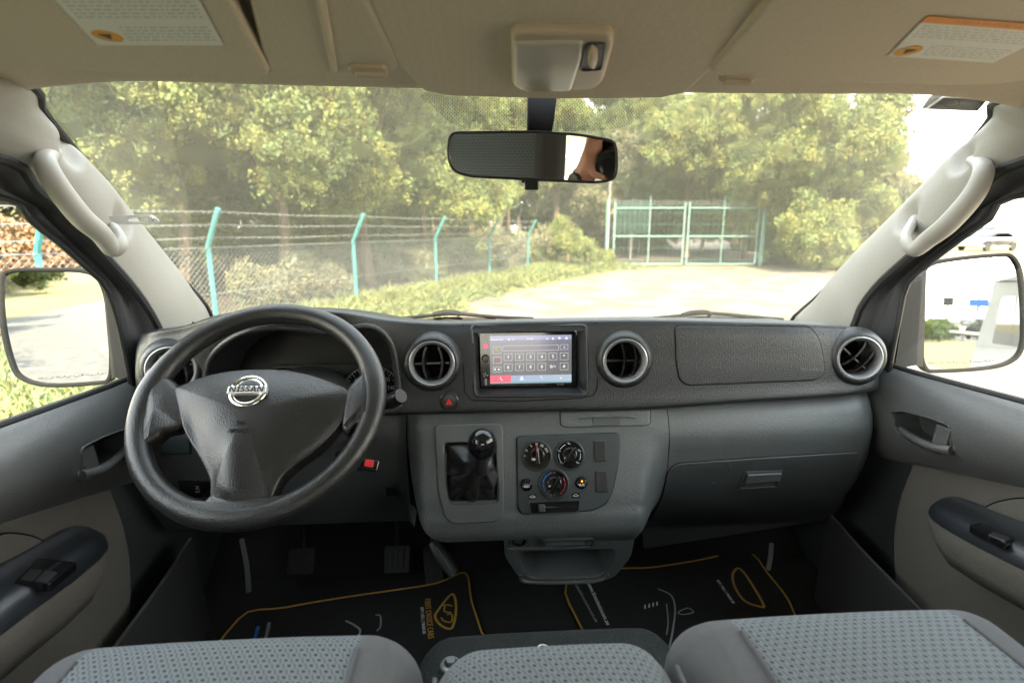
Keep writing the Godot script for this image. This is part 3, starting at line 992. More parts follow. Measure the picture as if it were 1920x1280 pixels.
func build_van() -> void:
	van = thing("van", "white van seen from inside its cabin with beige headliner and pale pillar trim", "van", Vector3(0, 0, 0))
	# roof skin and headliner
	var roof := MB.new()
	roof.box(V(0, 0.262, -1.27), Vector3(1.66, 0.03, 4.1))
	part(van, "roof", roof, M.body_white)
	var hl := MB.new()
	var rows := []
	for r in [[0.783, 0.200], [0.777, 0.188], [0.768, 0.184], [0.755, 0.184], [0.735, 0.188], [0.70, 0.193], [0.6, 0.203], [0.45, 0.210], [0.3, 0.215], [0.0, 0.22], [-1.0, 0.22], [-3.25, 0.22]]:
		var l := PackedVector3Array()
		for i in 33:
			var x := -0.668 + 1.336 * i / 32.0
			var e := maxf(0.0, absf(x) - 0.48) / 0.188
			l.push_back(V(x, r[1] - 0.022 * e * e, r[0] - 0.03 * pow(absf(x) / 0.62, 3.0) + 0.012))
		rows.append(l)
	hl.grid(rows)
	part(van, "headliner", hl, M.headliner)
	# raised middle field of the headliner
	var xf := frame(V(0, 0.186, 0.62), Vector3(0, -1, 0.10), Vector3.BACK)
	var mid := trace([Vector2(640, -90), Vector2(690, 0), Vector2(745, 112), Vector2(792, 160), Vector2(840, 170), Vector2(1040, 176), Vector2(1240, 174), Vector2(1288, 164), Vector2(1345, 112), Vector2(1448, 0), Vector2(1530, -90)], xf)
	var mm := MB.new()
	prism(mm, mid, xf, -0.02, 0.008, 0.008, 4)
	part(van, "headliner_panel", mm, M.headliner)
	# side walls with windows, behind the doors
	for s in [-1.0, 1.0]:
		var w := MB.new()
		w.box(V(s * 0.80, -0.58, -1.9), Vector3(0.06, 0.66, 2.9))
		w.box(V(s * 0.80, 0.20, -1.9), Vector3(0.06, 0.12, 2.9))
		part(van, "side_wall", w, M.body_white)
		for d in [-0.42, -1.5, -2.4, -3.3]:
			var p := MB.new()
			p.box(V(s * 0.796, -0.05, d), Vector3(0.055, 0.42, 0.14))
			part(van, "side_pillar", p, M.dash_low)
		for k in 3:
			var d0: float = [-0.49, -1.57, -2.47][k]
			var d1: float = [-1.43, -2.33, -3.23][k]
			var g := MB.new()
			g.box(V(s * 0.805, -0.05, (d0 + d1) / 2), Vector3(0.006, 0.40, absf(d1 - d0)))
			part(van, "side_window", g, M.door_glass)
	var rear := MB.new()
	rear.box(V(0, -0.58, -3.34), Vector3(1.6, 0.66, 0.06))
	part(van, "tailgate", rear, M.body_white)
	var rg := MB.new()
	rg.box(V(0, -0.02, -3.34), Vector3(1.46, 0.42, 0.006))
	part(van, "rear_window", rg, M.door_glass)
	# pillars: A edge along the glass, B edge along the door seal
	var Al := [[62, 160], [72, 196], [110, 247], [165, 312], [235, 400], [310, 490], [385, 573]]
	var Ar := [[1870, 190], [1862, 218], [1828, 262], [1770, 322], [1700, 392], [1610, 480], [1530, 560], [1490, 594]]
	var Bl := [[0, 296], [60, 348], [124, 402], [188, 472], [255, 548], [297, 617]]
	var Br := [[1920, 300], [1824, 378], [1760, 432], [1710, 478], [1653, 528], [1616, 575], [1602, 612]]
	for side in 2:
		var s := -1.0 if side == 0 else 1.0
		var A := []
		var B := []
		A.append(V(s * 0.66, 0.165, 0.2)); A.append(V(s * 0.655, 0.168, 0.5)); A.append(V(s * 0.648, 0.172, 0.66))
		for p in (Al if side == 0 else Ar):
			var t: float = (p[1] - 165.0) / 425.0
			A.append(at_d(p[0], p[1], lerpf(0.76, 1.36, clampf(t, 0, 1.05))))
		A.append(A[A.size() - 1] + Vector3(s * 0.015, -0.05, -0.05))
		B.append(V(s * 0.715, 0.10, 0.2)); B.append(V(s * 0.715, 0.10, 0.45))
		for p in (Bl if side == 0 else Br): B.append(at_x(p[0], p[1], s * 0.708))
		B.append(B[B.size() - 1] + Vector3(0, -0.12, -0.05))
		var sa := resample(spline(A, 8), 40)
		var sb := resample(spline(B, 8), 40)
		pillar_a[side] = sa
		pillar_b[side] = sb
		var hp: Array
		if side == 0: hp = [[100, 284, 0.87], [84, 300, 0.80], [104, 345, 0.79], [150, 405, 0.81], [190, 440, 0.84], [212, 468, 0.86], [228, 452, 0.88], [205, 418, 0.975]]
		else: hp = [[1826, 300, 0.87], [1845, 315, 0.80], [1828, 362, 0.79], [1780, 418, 0.81], [1742, 448, 0.84], [1714, 468, 0.86], [1698, 446, 0.89], [1716, 412, 0.975]]
		var hpts := []
		for p in hp: hpts.append(at_d(p[0], p[1], p[2]))
		var pm := MB.new()
		var prow := []
		var fa := resample(sa, 150)
		var fb := resample(sb, 150)
		for i in 150:
			var l := PackedVector3Array()
			var mdl := fa[i].lerp(fb[i], 0.5)
			var inw := (V(-s * 0.1, mdl.y - CY - 0.02, 0.15) - mdl)
			var ax := (fb[i] - fa[i]).normalized()
			inw = (inw - ax * inw.dot(ax)).normalized()
			var wdt := fa[i].distance_to(fb[i])
			for k in 33:
				var t := k / 32.0
				var b := (1.0 - pow(absf(2.0 * t - 1.0), 2.6)) * minf(0.035, wdt * 0.22) * (1.0 - smoothstep(126.0, 149.0, i))
				var q := fa[i].lerp(fb[i], t) + inw * b
				for e in [hpts[0], hpts[hpts.size() - 1]]:
					q -= inw * 0.022 * exp(-pow(q.distance_to(e + inw * 0.006) / 0.027, 4.0))
				l.push_back(q)
			prow.append(l)
		pm.grid(prow)
		part(van, "pillar_trim", pm, M.pillar_trim, 60.0)
		# black bonded edge of the windscreen
		var sm := MB.new()
		var i0 := 0
		while -sa[i0].z < 0.735: i0 += 1
		glass_from = mini(glass_from, i0)
		tube(sm, PackedVector3Array(Array(sa).slice(i0)), 0.0065, 8)
		part(van, "windscreen_seal", sm, M.rubber)
		# grab handle on the pillar
		var hs := spline(hpts, 6)
		var rr := []
		for i in hs.size():
			var t := float(i) / (hs.size() - 1)
			rr.append(0.0105 + 0.0048 * sin(PI * clampf(t * 1.25, 0, 1)))
		var hm := MB.new()
		tube(hm, hs, rr, 14, false, true, 0.8)
		part(van, "grab_handle", hm, M.handle_plastic, 70.0)
	# windscreen
	var gl := MB.new()
	var grow := []
	var L: PackedVector3Array = pillar_a[0]
	var R: PackedVector3Array = pillar_a[1]
	for i in range(glass_from, 40):
		var l := PackedVector3Array()
		var a := L[i] + Vector3(-0.02, 0.0, -0.006)
		var b := R[i] + Vector3(0.02, 0.0, -0.006)
		var bow := lerpf(0.05, 0.17, float(i - glass_from) / (39 - glass_from))
		for k in 25:
			var t := k / 24.0
			l.push_back(a.lerp(b, t) + Vector3(0, lerpf(0.05, 0.0, float(i - glass_from) / (39 - glass_from)) * (1.0 - pow(absf(2 * t - 1), 3.0)), -bow * (1.0 - pow(absf(2 * t - 1), 2.4))))
		grow.append(l)
	gl.grid(grow)
	part(van, "windscreen", gl, M.windscreen_glass, 60.0)
	var du := MB.new()
	for i in grow.size() - 1:
		for k in 24:
			var o := Vector3(0, 0.004, -0.004)
			var f0 := float(i) / (grow.size() - 1)
			var f1 := float(i + 1) / (grow.size() - 1)
			du.quv(grow[i][k] + o, grow[i][k + 1] + o, grow[i + 1][k + 1] + o, grow[i + 1][k] + o, Vector2(k / 24.0, f0), Vector2((k + 1) / 24.0, f0), Vector2((k + 1) / 24.0, f1), Vector2(k / 24.0, f1))
	part(van, "windscreen_dust_haze", du, M.dust_and_haze, 60.0)  # dirty film that also paints haze over the view outside
	# dotted shade print round the mirror mount
	var fx := frame(at_d(1015, 205, 0.86), Vector3(0, -0.45, 0.9))
	var fp := ccw(spline2(Array(trace([Vector2(800, 172), Vector2(818, 205), Vector2(850, 232), Vector2(900, 243), Vector2(1015, 246), Vector2(1130, 244), Vector2(1180, 234), Vector2(1212, 208), Vector2(1232, 176), Vector2(1015, 168)], fx)), 4, true))
	var fm := MB.new()
	cap(fm, fp, fx, 0.0, false, 190.0)
	part(van, "frit_band", fm, M.frit_dots)
	# cowl under the glass and the scuttle outside
	var cw := MB.new()
	cw.box(V(0, -0.335, 1.56), Vector3(1.7, 0.1, 0.3))
	part(van, "cowl", cw, M.satin_black)
	var nose := MB.new()
	nose.box(V(0, -0.75, 1.74), Vector3(1.66, 0.7, 0.1))
	part(van, "front_panel", nose, M.body_white)

func resample(p: PackedVector3Array, n: int) -> PackedVector3Array:
	var L := [0.0]
	for i in range(1, p.size()): L.append(L[i - 1] + p[i].distance_to(p[i - 1]))
	var o := PackedVector3Array()
	var j := 0
	for i in n:
		var t: float = L[p.size() - 1] * i / (n - 1)
		while j < p.size() - 2 and L[j + 1] < t: j += 1
		var seg: float = L[j + 1] - L[j]
		o.push_back(p[j].lerp(p[j + 1], clampf((t - L[j]) / seg, 0, 1) if seg > 0 else 0.0))
	return o

# ---------------------------------------------------------------- dashboard
var pad_x := PackedFloat32Array()
var pad_prof := []     # for each x: PackedVector2Array of (y, d)

func pad_columns() -> Array:
	var mid := [[-0.25, 1.44], [-0.20, 1.16], [-0.168, 0.990], [-0.181, 0.957], [-0.24, 0.945], [-0.295, 0.936], [-0.329, 0.930], [-0.338, 0.955]]
	var cols := []
	cols.append([-0.735, [[-0.25, 1.44], [-0.225, 1.22], [-0.215, 1.10], [-0.225, 1.07], [-0.25, 1.05], [-0.29, 1.05], [-0.325, 1.06], [-0.335, 1.08]]])
	cols.append([-0.712, [[-0.25, 1.44], [-0.22, 1.18], [-0.196, 1.03], [-0.205, 0.995], [-0.245, 0.975], [-0.295, 0.97], [-0.325, 0.965], [-0.335, 0.99]]])
	cols.append([-0.675, [[-0.25, 1.44], [-0.21, 1.16], [-0.180, 0.985], [-0.195, 0.955], [-0.245, 0.945], [-0.295, 0.94], [-0.325, 0.935], [-0.335, 0.96]]])
	cols.append([-0.60, [[-0.25, 1.44], [-0.20, 1.16], [-0.166, 0.965], [-0.180, 0.938], [-0.24, 0.936], [-0.295, 0.935], [-0.327, 0.93], [-0.336, 0.955]]])
	cols.append([-0.54, [[-0.25, 1.44], [-0.19, 1.16], [-0.147, 0.945], [-0.163, 0.912], [-0.24, 0.93], [-0.295, 0.935], [-0.328, 0.93], [-0.337, 0.955]]])
	cols.append([-0.42, [[-0.25, 1.44], [-0.18, 1.16], [-0.133, 0.925], [-0.150, 0.893], [-0.23, 0.92], [-0.295, 0.93], [-0.329, 0.93], [-0.338, 0.955]]])
	cols.append([-0.32, [[-0.25, 1.44], [-0.18, 1.16], [-0.139, 0.935], [-0.156, 0.902], [-0.235, 0.93], [-0.295, 0.933], [-0.329, 0.93], [-0.338, 0.955]]])
	cols.append([-0.25, [[-0.25, 1.44], [-0.19, 1.16], [-0.159, 0.970], [-0.173, 0.938], [-0.24, 0.94], [-0.295, 0.936], [-0.329, 0.930], [-0.338, 0.955]]])
	cols.append([-0.19, mid])
	cols.append([0.0, mid])
	cols.append([0.22, mid])
	cols.append([0.40, [[-0.25, 1.44], [-0.20, 1.16], [-0.173, 0.990], [-0.187, 0.957], [-0.24, 0.943], [-0.29, 0.936], [-0.320, 0.930], [-0.330, 0.955]]])
	cols.append([0.56, [[-0.25, 1.44], [-0.205, 1.16], [-0.180, 0.985], [-0.195, 0.952], [-0.24, 0.94], [-0.285, 0.936], [-0.313, 0.930], [-0.323, 0.955]]])
	cols.append([0.64, [[-0.25, 1.44], [-0.21, 1.16], [-0.190, 0.985], [-0.203, 0.955], [-0.24, 0.943], [-0.28, 0.94], [-0.309, 0.935], [-0.319, 0.96]]])
	cols.append([0.69, [[-0.25, 1.44], [-0.22, 1.17], [-0.203, 1.005], [-0.215, 0.977], [-0.245, 0.965], [-0.28, 0.96], [-0.307, 0.958], [-0.317, 0.98]]])
	cols.append([0.715, [[-0.25, 1.44], [-0.225, 1.2], [-0.213, 1.05], [-0.222, 1.02], [-0.25, 1.01], [-0.28, 1.005], [-0.306, 1.0], [-0.316, 1.02]]])
	cols.append([0.735, [[-0.25, 1.44], [-0.23, 1.22], [-0.222, 1.12], [-0.23, 1.10], [-0.25, 1.09], [-0.28, 1.085], [-0.306, 1.08], [-0.316, 1.10]]])
	return cols

func make_pad() -> void:
	var cols := pad_columns()
	var nx := 246
	for i in nx:
		var x := -0.735 + 1.47 * i / (nx - 1)
		var k := 0
		while k < cols.size() - 2 and cols[k + 1][0] < x: k += 1
		var k0 := maxi(k - 1, 0)
		var k3 := mini(k + 2, cols.size() - 1)
		var x1: float = cols[k][0]
		var x2: float = cols[k + 1][0]
		var span := x2 - x1
		var ctl := []
		for r in 8:
			var q := Vector2.ZERO
			for c in 2:
				var v: float = cubic_interpolate_in_time(cols[k][1][r][c], cols[k + 1][1][r][c], cols[k0][1][r][c], cols[k3][1][r][c], (x - x1) / span, span, minf(-1e-4, cols[k0][0] - x1), maxf(span + 1e-4, cols[k3][0] - x1))
				q[c] = v
			ctl.append(q)
		pad_x.push_back(x)
		pad_prof.append(spline2(ctl, 9))

func S1(x: float, y: float) -> float:
	var fx := clampf((x - pad_x[0]) / (pad_x[1] - pad_x[0]), 0, pad_x.size() - 1.001)
	var res := []
	for q in 2:
		var pr: PackedVector2Array = pad_prof[int(fx) + q]
		var d := pr[63].y if pr.size() > 63 else pr[pr.size() - 1].y
		for j in range(18, pr.size() - 10):
			if pr[j].x >= y and pr[j + 1].x < y:
				d = lerpf(pr[j].y, pr[j + 1].y, (pr[j].x - y) / (pr[j].x - pr[j + 1].x))
				break
		if y > pr[18].x: d = pr[18].y
		elif y < pr[pr.size() - 10].x: d = pr[pr.size() - 10].y
		res.append(d)
	return lerpf(res[0], res[1], fx - int(fx))

func prof_at(tab: Array, y: float) -> float:
	for i in tab.size() - 1:
		if y <= tab[i][0] and y >= tab[i + 1][0]:
			var t: float = (tab[i][0] - y) / (tab[i][0] - tab[i + 1][0])
			var a: float = tab[maxi(i - 1, 0)][1]
			var b: float = tab[mini(i + 2, tab.size() - 1)][1]
			return cubic_interpolate(tab[i][1], tab[i + 1][1], a, b, t)
	return tab[0][1] if y > tab[0][0] else tab[tab.size() - 1][1]

const LOW_C := [[-0.32, 0.955], [-0.336, 0.938], [-0.36, 0.926], [-0.43, 0.9006], [-0.50, 0.8753], [-0.525, 0.867], [-0.545, 0.868], [-0.565, 0.882], [-0.60, 0.915], [-0.66, 0.95]]
const LOW_R := [[-0.29, 0.975], [-0.318, 0.958], [-0.345, 0.936], [-0.38, 0.922], [-0.42, 0.922], [-0.46, 0.928], [-0.52, 0.95], [-0.57, 0.985], [-0.62, 1.035], [-0.68, 1.10]]
const LOW_L := [[-0.32, 0.975], [-0.34, 0.955], [-0.38, 0.945], [-0.43, 0.952], [-0.50, 0.975], [-0.57, 1.01], [-0.62, 1.04], [-0.68, 1.08]]

func S2(x: float, y: float) -> float:
	var c := prof_at(LOW_C, y)
	if x > 0.15:
		return lerpf(c, prof_at(LOW_R, y), smoothstep(0.205, 0.282, x + 0.10 * maxf(0.0, -0.42 - y)))
	if x < -0.15:
		return lerpf(c, prof_at(LOW_L, y), smoothstep(0.195, 0.245, -x))
	return c

func surf_px(u: float, v: float, S: Callable) -> Vector2:
	var d := 0.93
	var p := Vector3.ZERO
	for i in 14:
		p = at_d(u, v, d)
		d = lerpf(d, S.call(p.x, p.y - CY), 0.8)
	return Vector2(p.x, p.y - CY)

func px_poly(px: Array, S: Callable) -> PackedVector2Array:
	var o := PackedVector2Array()
	for p in px: o.push_back(surf_px(p[0], p[1], S))
	return o

func on_surf(poly: PackedVector2Array, S: Callable, off: float, k := 1.0, c := Vector2.ZERO) -> PackedVector3Array:
	var o := PackedVector3Array()
	for p in poly:
		var q := c.lerp(p, k)
		o.push_back(V(q.x, q.y, S.call(q.x, q.y) - off))
	return o

# a thin panel that follows a surface, its edge dropping into a shadow gap
func panel_on(mb: MB, poly0: PackedVector2Array, S: Callable, off: float, edge := 0.0015) -> void:
	var poly := ccw(dense(poly0, 0.008))
	var c := Vector2.ZERO
	for p in poly: c += p
	c /= poly.size()
	var L := [on_surf(poly, S, -0.004), on_surf(poly, S, off - edge), on_surf(inset2(poly, edge * 0.4), S, off - edge * 0.3), on_surf(inset2(poly, edge), S, off)]
	var ins := inset2(poly, edge)
	for q in 18: L.append(on_surf(ins, S, off, 1.0 - (q + 1) / 19.0, c))
	L.reverse()
	mb.grid(L, true)
	mb.fan(L[0], false)

func dense(poly: PackedVector2Array, step: float) -> PackedVector2Array:
	var o := PackedVector2Array()
	for i in poly.size():
		var a := poly[i]
		var b := poly[(i + 1) % poly.size()]
		var n := maxi(1, int(a.distance_to(b) / step))
		for k in n: o.push_back(a.lerp(b, float(k) / n))
	return o

func seam_shadow(parent: Node3D, poly: PackedVector2Array, S: Callable, off := 0.0, r := 0.0011) -> void:  # thin black tube painting the shadow line of a panel gap
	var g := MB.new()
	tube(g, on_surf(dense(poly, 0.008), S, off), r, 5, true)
	part(parent, "painted_seam_shadow", g, M.matt_black)

func build_dashboard() -> void:
	make_pad()
	var dash := thing("dashboard", "dark grey moulded dashboard with round vents over a lighter grey lower panel", "dashboard", V(0, -0.85, 1.1))
	# openings in the upper pad
	var vents := [[335, 690, -0.628], [810, 680, -0.178], [1170, 675, 0.178], [1607, 670, 0.632]]
	var vent_c := []
	for v in vents: vent_c.append(surf_px(v[0], v[1], S1))
	vent_c[0] = Vector2(-vent_c[3].x, vent_c[3].y)
	var bin_px := [[386, 718], [394, 676], [420, 645], [462, 622], [515, 613], [560, 615], [600, 621], [640, 619], [680, 611], [712, 620], [735, 650], [745, 700], [747, 745], [738, 768], [640, 776], [500, 778], [410, 772], [388, 750]]
	var bin_raw := []
	for p in px_poly(bin_px, S1): bin_raw.append(p)
	var bin := spline2(bin_raw, 5, true)
	var rad := rounded(Array(px_poly([[886, 612], [1098, 612], [1100, 738], [893, 740]], S1)), 0.008, 6)
	var pad := MB.new()
	var nj: int = pad_prof[0].size()
	for i in pad_x.size() - 1:
		for j in nj - 1:
			var a: Vector2 = pad_prof[i][j]
			var b: Vector2 = pad_prof[i][j + 1]
			var c := Vector2((pad_x[i] + pad_x[i + 1]) / 2, (a.x + b.x) / 2)
			if j > 27 and j < nj - 6:
				var cut := false
				for vc in vent_c:
					if c.distance_to(vc) < 0.036: cut = true
				if Geometry2D.is_point_in_polygon(c, bin) or Geometry2D.is_point_in_polygon(c, rad): cut = true
				if cut: continue
			var a2: Vector2 = pad_prof[i + 1][j]
			var b2: Vector2 = pad_prof[i + 1][j + 1]
			pad.quad(V(pad_x[i], a.x, a.y), V(pad_x[i + 1], a2.x, a2.y), V(pad_x[i + 1], b2.x, b2.y), V(pad_x[i], b.x, b.y))
	part(dash, "upper_pad", pad, M.dash_dark, 70.0)
	# vents
	for i in 4:
		var vc: Vector2 = vent_c[i]
		var d := S1(vc.x, vc.y)
		var yaw: float = [0.18, 0.05, -0.05, -0.18][i]
		var nrm := Vector3(yaw, 0.10, 1.0)
		var fxv := frame(V(vc.x, vc.y, d), nrm)
		var holder := MB.new()
		lathe(holder, [Vector2(0.058, -0.012), Vector2(0.055, -0.002), Vector2(0.050, 0.007), Vector2(0.0455, 0.012), Vector2(0.0425, 0.012), Vector2(0.0415, 0.008)], fxv, 48)
		var vent := part(dash, "air_vent", holder, M.dash_dark, 60.0)
		var ring := MB.new()
		lathe(ring, [Vector2(0.0418, 0.006), Vector2(0.0412, 0.0125), Vector2(0.039, 0.0135), Vector2(0.0345, 0.008), Vector2(0.0335, -0.002), Vector2(0.0335, -0.05)], fxv, 48)
		part(vent, "ring", ring, M.vent_ring, 60.0)
		var back := MB.new()
		prism(back, circle2(0.0345, 32), fxv, -0.056, -0.05, 0.0)
		part(vent, "duct", back, M.matt_black)
		var tilt: float = [0.3, 0.0, 0.0, -0.75][i]
		var vx: Transform3D = fxv * Transform3D(Basis(Vector3.BACK, tilt), Vector3.ZERO)
		for k in 2:
			var vm := MB.new()
			var off: float = [-0.010, 0.012][k] + (0.004 if i == 2 else 0.0)
			var bow := 0.006 * (1 if i >= 2 else (-1 if k == 0 else 1))
			var l0 := PackedVector3Array(); var l1 := PackedVector3Array(); var l2 := PackedVector3Array(); var l3 := PackedVector3Array()
			for q in 9:
				var t := q / 8.0 * 2 - 1
				var hx: float = off + bow * (1 - t * t)
				var y := t * sqrt(maxf(0.0001, 0.031 * 0.031 - off * off))
				l0.push_back(vx * Vector3(hx - 0.002, y, 0.003)); l1.push_back(vx * Vector3(hx + 0.002, y, 0.003))
				l2.push_back(vx * Vector3(hx + 0.012, y, -0.022)); l3.push_back(vx * Vector3(hx + 0.008, y, -0.022))
			vm.grid([l0, l1, l2, l3, l0])
			part(vent, "vane", vm, M.gloss_black)
		var cb := MB.new()
		cb.box(vx * Vector3(0, -0.002, -0.012), Vector3(0.062, 0.003, 0.01), vx.basis)
		part(vent, "crossbar", cb, M.satin_black)
	# centre surround of the stereo: a funnel into the pad
	var cxf := frame(V(0, -0.235, 0.972), Vector3(0, 0.12, 1.0))
	var inner := rounded(Array(trace([Vector2(897, 621), Vector2(1081, 619), Vector2(1082, 724), Vector2(900, 727)], cxf)), 0.003, 6)
	var sm := MB.new()
	var lo := on_surf(inset2(rad, -0.007), S1, -0.002)
	var lm := on_surf(inset2(rad, -0.003), S1, 0.0025)
	var lq := on_surf(inset2(rad, 0.001), S1, 0.001)
	var lin_ := lift(inner, cxf, 0.0)
	if (inner[0] - inner[8]).length() > 0:
		sm.grid([lin_, lq, lm, lo], true)
	part(dash, "stereo_surround", sm, M.dash_dark, 50.0)
	var cp := [[868, 604], [869, 690], [871, 735], [884, 750], [960, 752], [1090, 746], [1112, 741], [1120, 728], [1118, 604]]
	var cpx := px_poly(cp, S1)
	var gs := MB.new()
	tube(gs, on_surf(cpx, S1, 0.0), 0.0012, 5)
	part(dash, "painted_seam_shadow", gs, M.matt_black)  # black tube in place of the shadow along the centre panel seam
	# instrument hood rim and recess
	var rim := MB.new()
	tube(rim, on_surf(bin, S1, 0.001), 0.0065, 8, true)
	part(dash, "instrument_hood", rim, M.dash_dark, 60.0)
	var rec := MB.new()
	var cxy := Vector2(-0.41, -0.245)
	var l2 := PackedVector3Array()
	for p in bin:
		var q := cxy.lerp(p, 0.90)
		l2.push_back(V(q.x, q.y - 0.012, 1.035 - (q.y - cxy.y) * 0.25))
	rec.grid([on_surf(bin, S1, 0.0), l2], true)
	part(dash, "instrument_recess", rec, M.dash_dark, 50.0)
	# passenger airbag cover
	var ab := rounded(Array(px_poly([[1264, 610], [1520, 612], [1538, 640], [1547, 700], [1530, 712], [1290, 722], [1274, 712], [1268, 680]], S1)), 0.012, 5)
	var am := MB.new()
	panel_on(am, ab, S1, 0.0022)
	var abo := part(dash, "airbag_cover", am, M.dash_dark, 40.0)
	seam_shadow(dash, ab, S1, 0.0004, 0.0012)
	var tp := surf_px(1522, 692, S1)
	text(abo, "lettering", "SRS AIRBAG", frame(V(tp.x, tp.y, S1(tp.x, tp.y) - 0.0024), Vector3(0, 0.25, 1)), 0.006, M.dash_low, 0.0005, true)
	# hazard switch
	var hz := surf_px(842, 752, S1)
	var hxf := frame(V(hz.x, hz.y, S1(hz.x, hz.y)), Vector3(0, 0.08, 1))
	var hm := MB.new()
	lathe(hm, [Vector2(0.0175, -0.003), Vector2(0.0175, 0.002), Vector2(0.0155, 0.0035), Vector2(0.0145, 0.001), Vector2(0.014, 0.001), Vector2(0.0135, 0.004), Vector2(0.012, 0.0055), Vector2(0.0, 0.006)], hxf, 32)
	var hz_o := part(dash, "hazard_switch", hm, M.satin_black, 40.0)
	var tm := MB.new()
	prism(tm, rounded([Vector2(-0.0068, -0.005), Vector2(0.0068, -0.005), Vector2(0, 0.0065)], 0.0012, 3), hxf, 0.005, 0.0066, 0.0)
	part(hz_o, "warning_triangle", tm, M.print_red)
	# ---- lower panels
	lower_panel(dash, "centre_panel", -0.226, 0.262, M.dash_grey)
	lower_panel(dash, "knee_panel", -0.735, -0.229, M.dash_low)
	lower_panel(dash, "glove_panel", 0.2635, 0.735, M.dash_grey)
	# glove box door with latch
	var gd := rounded(Array(px_poly([[1268, 868], [1440, 856], [1612, 846], [1585, 905], [1545, 975], [1205, 1028], [1225, 960], [1250, 885]], S2)), 0.010, 5)
	var gm := MB.new()
	panel_on(gm, gd, S2, 0.004, 0.002)
	var glove := part(dash, "glove_box_door", gm, M.dash_low, 40.0)
	seam_shadow(dash, gd, S2, 0.001, 0.0012)
	for sc in [[[1366, 868], [1371, 876], [1369, 882]], [[1326, 906], [1333, 902], [1340, 904]]]:
		var scm := MB.new()
		tube(scm, on_surf(px_poly(sc, S2), S2, 0.0042), 0.0005, 4)
		part(glove, "scratch", scm, M.dash_grey)
	var lc := surf_px(1427, 899, S2)
	var lxf := frame(V(lc.x, lc.y, S2(lc.x, lc.y) - 0.005), Vector3(0, -0.22, 1))
	var lm2 := MB.new()
	var lo2 := rounded(Array(trace([Vector2(1397, 883), Vector2(1468, 880), Vector2(1456, 912), Vector2(1384, 916)], lxf)), 0.003, 4)
	ring_slab(lm2, lo2, inset2(lo2, 0.0025), lxf, -0.003, 0.0035, -0.002, 0.001)
	cap(lm2, ccw(lo2), lxf, -0.0005)
	var latch := part(glove, "latch", lm2, M.dash_low)
	var lp := MB.new()
	prism(lp, rounded(Array(trace([Vector2(1400, 886), Vector2(1464, 883), Vector2(1459, 898), Vector2(1395, 902)], lxf)), 0.002, 3), lxf, 0.0, 0.008, 0.002)
	part(glove, "latch_paddle", lp, M.dash_grey)
	# cup holder drawer under the stereo
	var dpx := rounded(Array(px_poly([[1050, 771], [1219, 766], [1219, 794], [1210, 797], [1060, 800], [1051, 796]], S2)), 0.004, 4)
	var dm := MB.new()
	panel_on(dm, dpx, S2, 0.003, 0.002)
	var dr := part(dash, "cup_holder_drawer", dm, M.dash_grey, 40.0)
	seam_shadow(dash, dpx, S2, 0.0005, 0.0011)
	var sp := rounded(Array(px_poly([[1110, 782], [1164, 781], [1163, 796], [1111, 797]], S2)), 0.002, 3)
	var spm := MB.new()
	panel_on(spm, sp, S2, 0.0042, 0.001)
	part(dr, "finger_slot", spm, M.dash_low)
	var lipm := MB.new()
	tube(lipm, on_surf(px_poly([[1085, 782], [1110, 780], [1164, 779], [1190, 781]], S2), S2, 0.004), 0.0025, 6)
	part(dr, "finger_lip", lipm, M.dash_grey)
	# lower tray console
	build_tray(dash)
	# driver side lower: blank cover, switch bank, column shroud, lower crossbar
	var fc := rounded(Array(px_poly([[304, 811], [358, 811], [358, 850], [304, 850]], S2)), 0.003, 4)
	var fm := MB.new()
	panel_on(fm, fc, S2, 0.004, 0.002)
	part(dash, "blank_cover", fm, M.panel_slate, 40.0)
	seam_shadow(dash, fc, S2, 0.001, 0.0012)
	var sb := rounded(Array(px_poly([[332, 900], [405, 902], [405, 932], [345, 932]], S2)), 0.003, 4)
	var sbm := MB.new()
	panel_on(sbm, sb, S2, 0.003, 0.002)
	var bank := part(dash, "switch_bank", sbm, M.gloss_black, 40.0)
	var tc := surf_px(372, 914, S2)
	text(bank, "lettering", "OFF", frame(V(tc.x, tc.y - 0.006, S2(tc.x, tc.y) - 0.005), Vector3(0, 0, 1)), 0.004, M.print_grey)
	var ic := MB.new()
	tube(ic, spline([V(tc.x - 0.004, tc.y + 0.006, S2(tc.x, tc.y) - 0.005), V(tc.x + 0.003, tc.y + 0.004, S2(tc.x, tc.y) - 0.005), V(tc.x - 0.003, tc.y + 0.001, S2(tc.x, tc.y) - 0.005), V(tc.x + 0.004, tc.y - 0.001, S2(tc.x, tc.y) - 0.005)], 4), 0.0006, 4)
	part(bank, "symbol", ic, M.print_grey)
	var shr := MB.new()
	var loops := []
	for q in [[0.80, 0.055, 0.05, -0.285], [0.83, 0.075, 0.062, -0.292], [0.90, 0.085, 0.075, -0.315], [0.98, 0.09, 0.085, -0.335]]:
		var l := PackedVector3Array()
		for k in 28:
			var a := TAU * k / 28
			l.push_back(V(-0.405 + cos(a) * q[1], q[3] + sin(a) * q[2], q[0]))
		loops.append(l)
	loops.reverse()
	shr.loft(loops, false, true)
	part(dash, "column_shroud", shr, M.dash_low, 60.0)
	var sk := MB.new()
	var sx := surf_px(733, 917, S2)
	prism(sk, rect2(0.02, 0.026, 0.002), frame(V(sx.x, sx.y, S2(sx.x, sx.y)), Vector3(0, 0, 1)), -0.01, 0.002, 0.001)
	part(dash, "blank_plug", sk, M.matt_black)

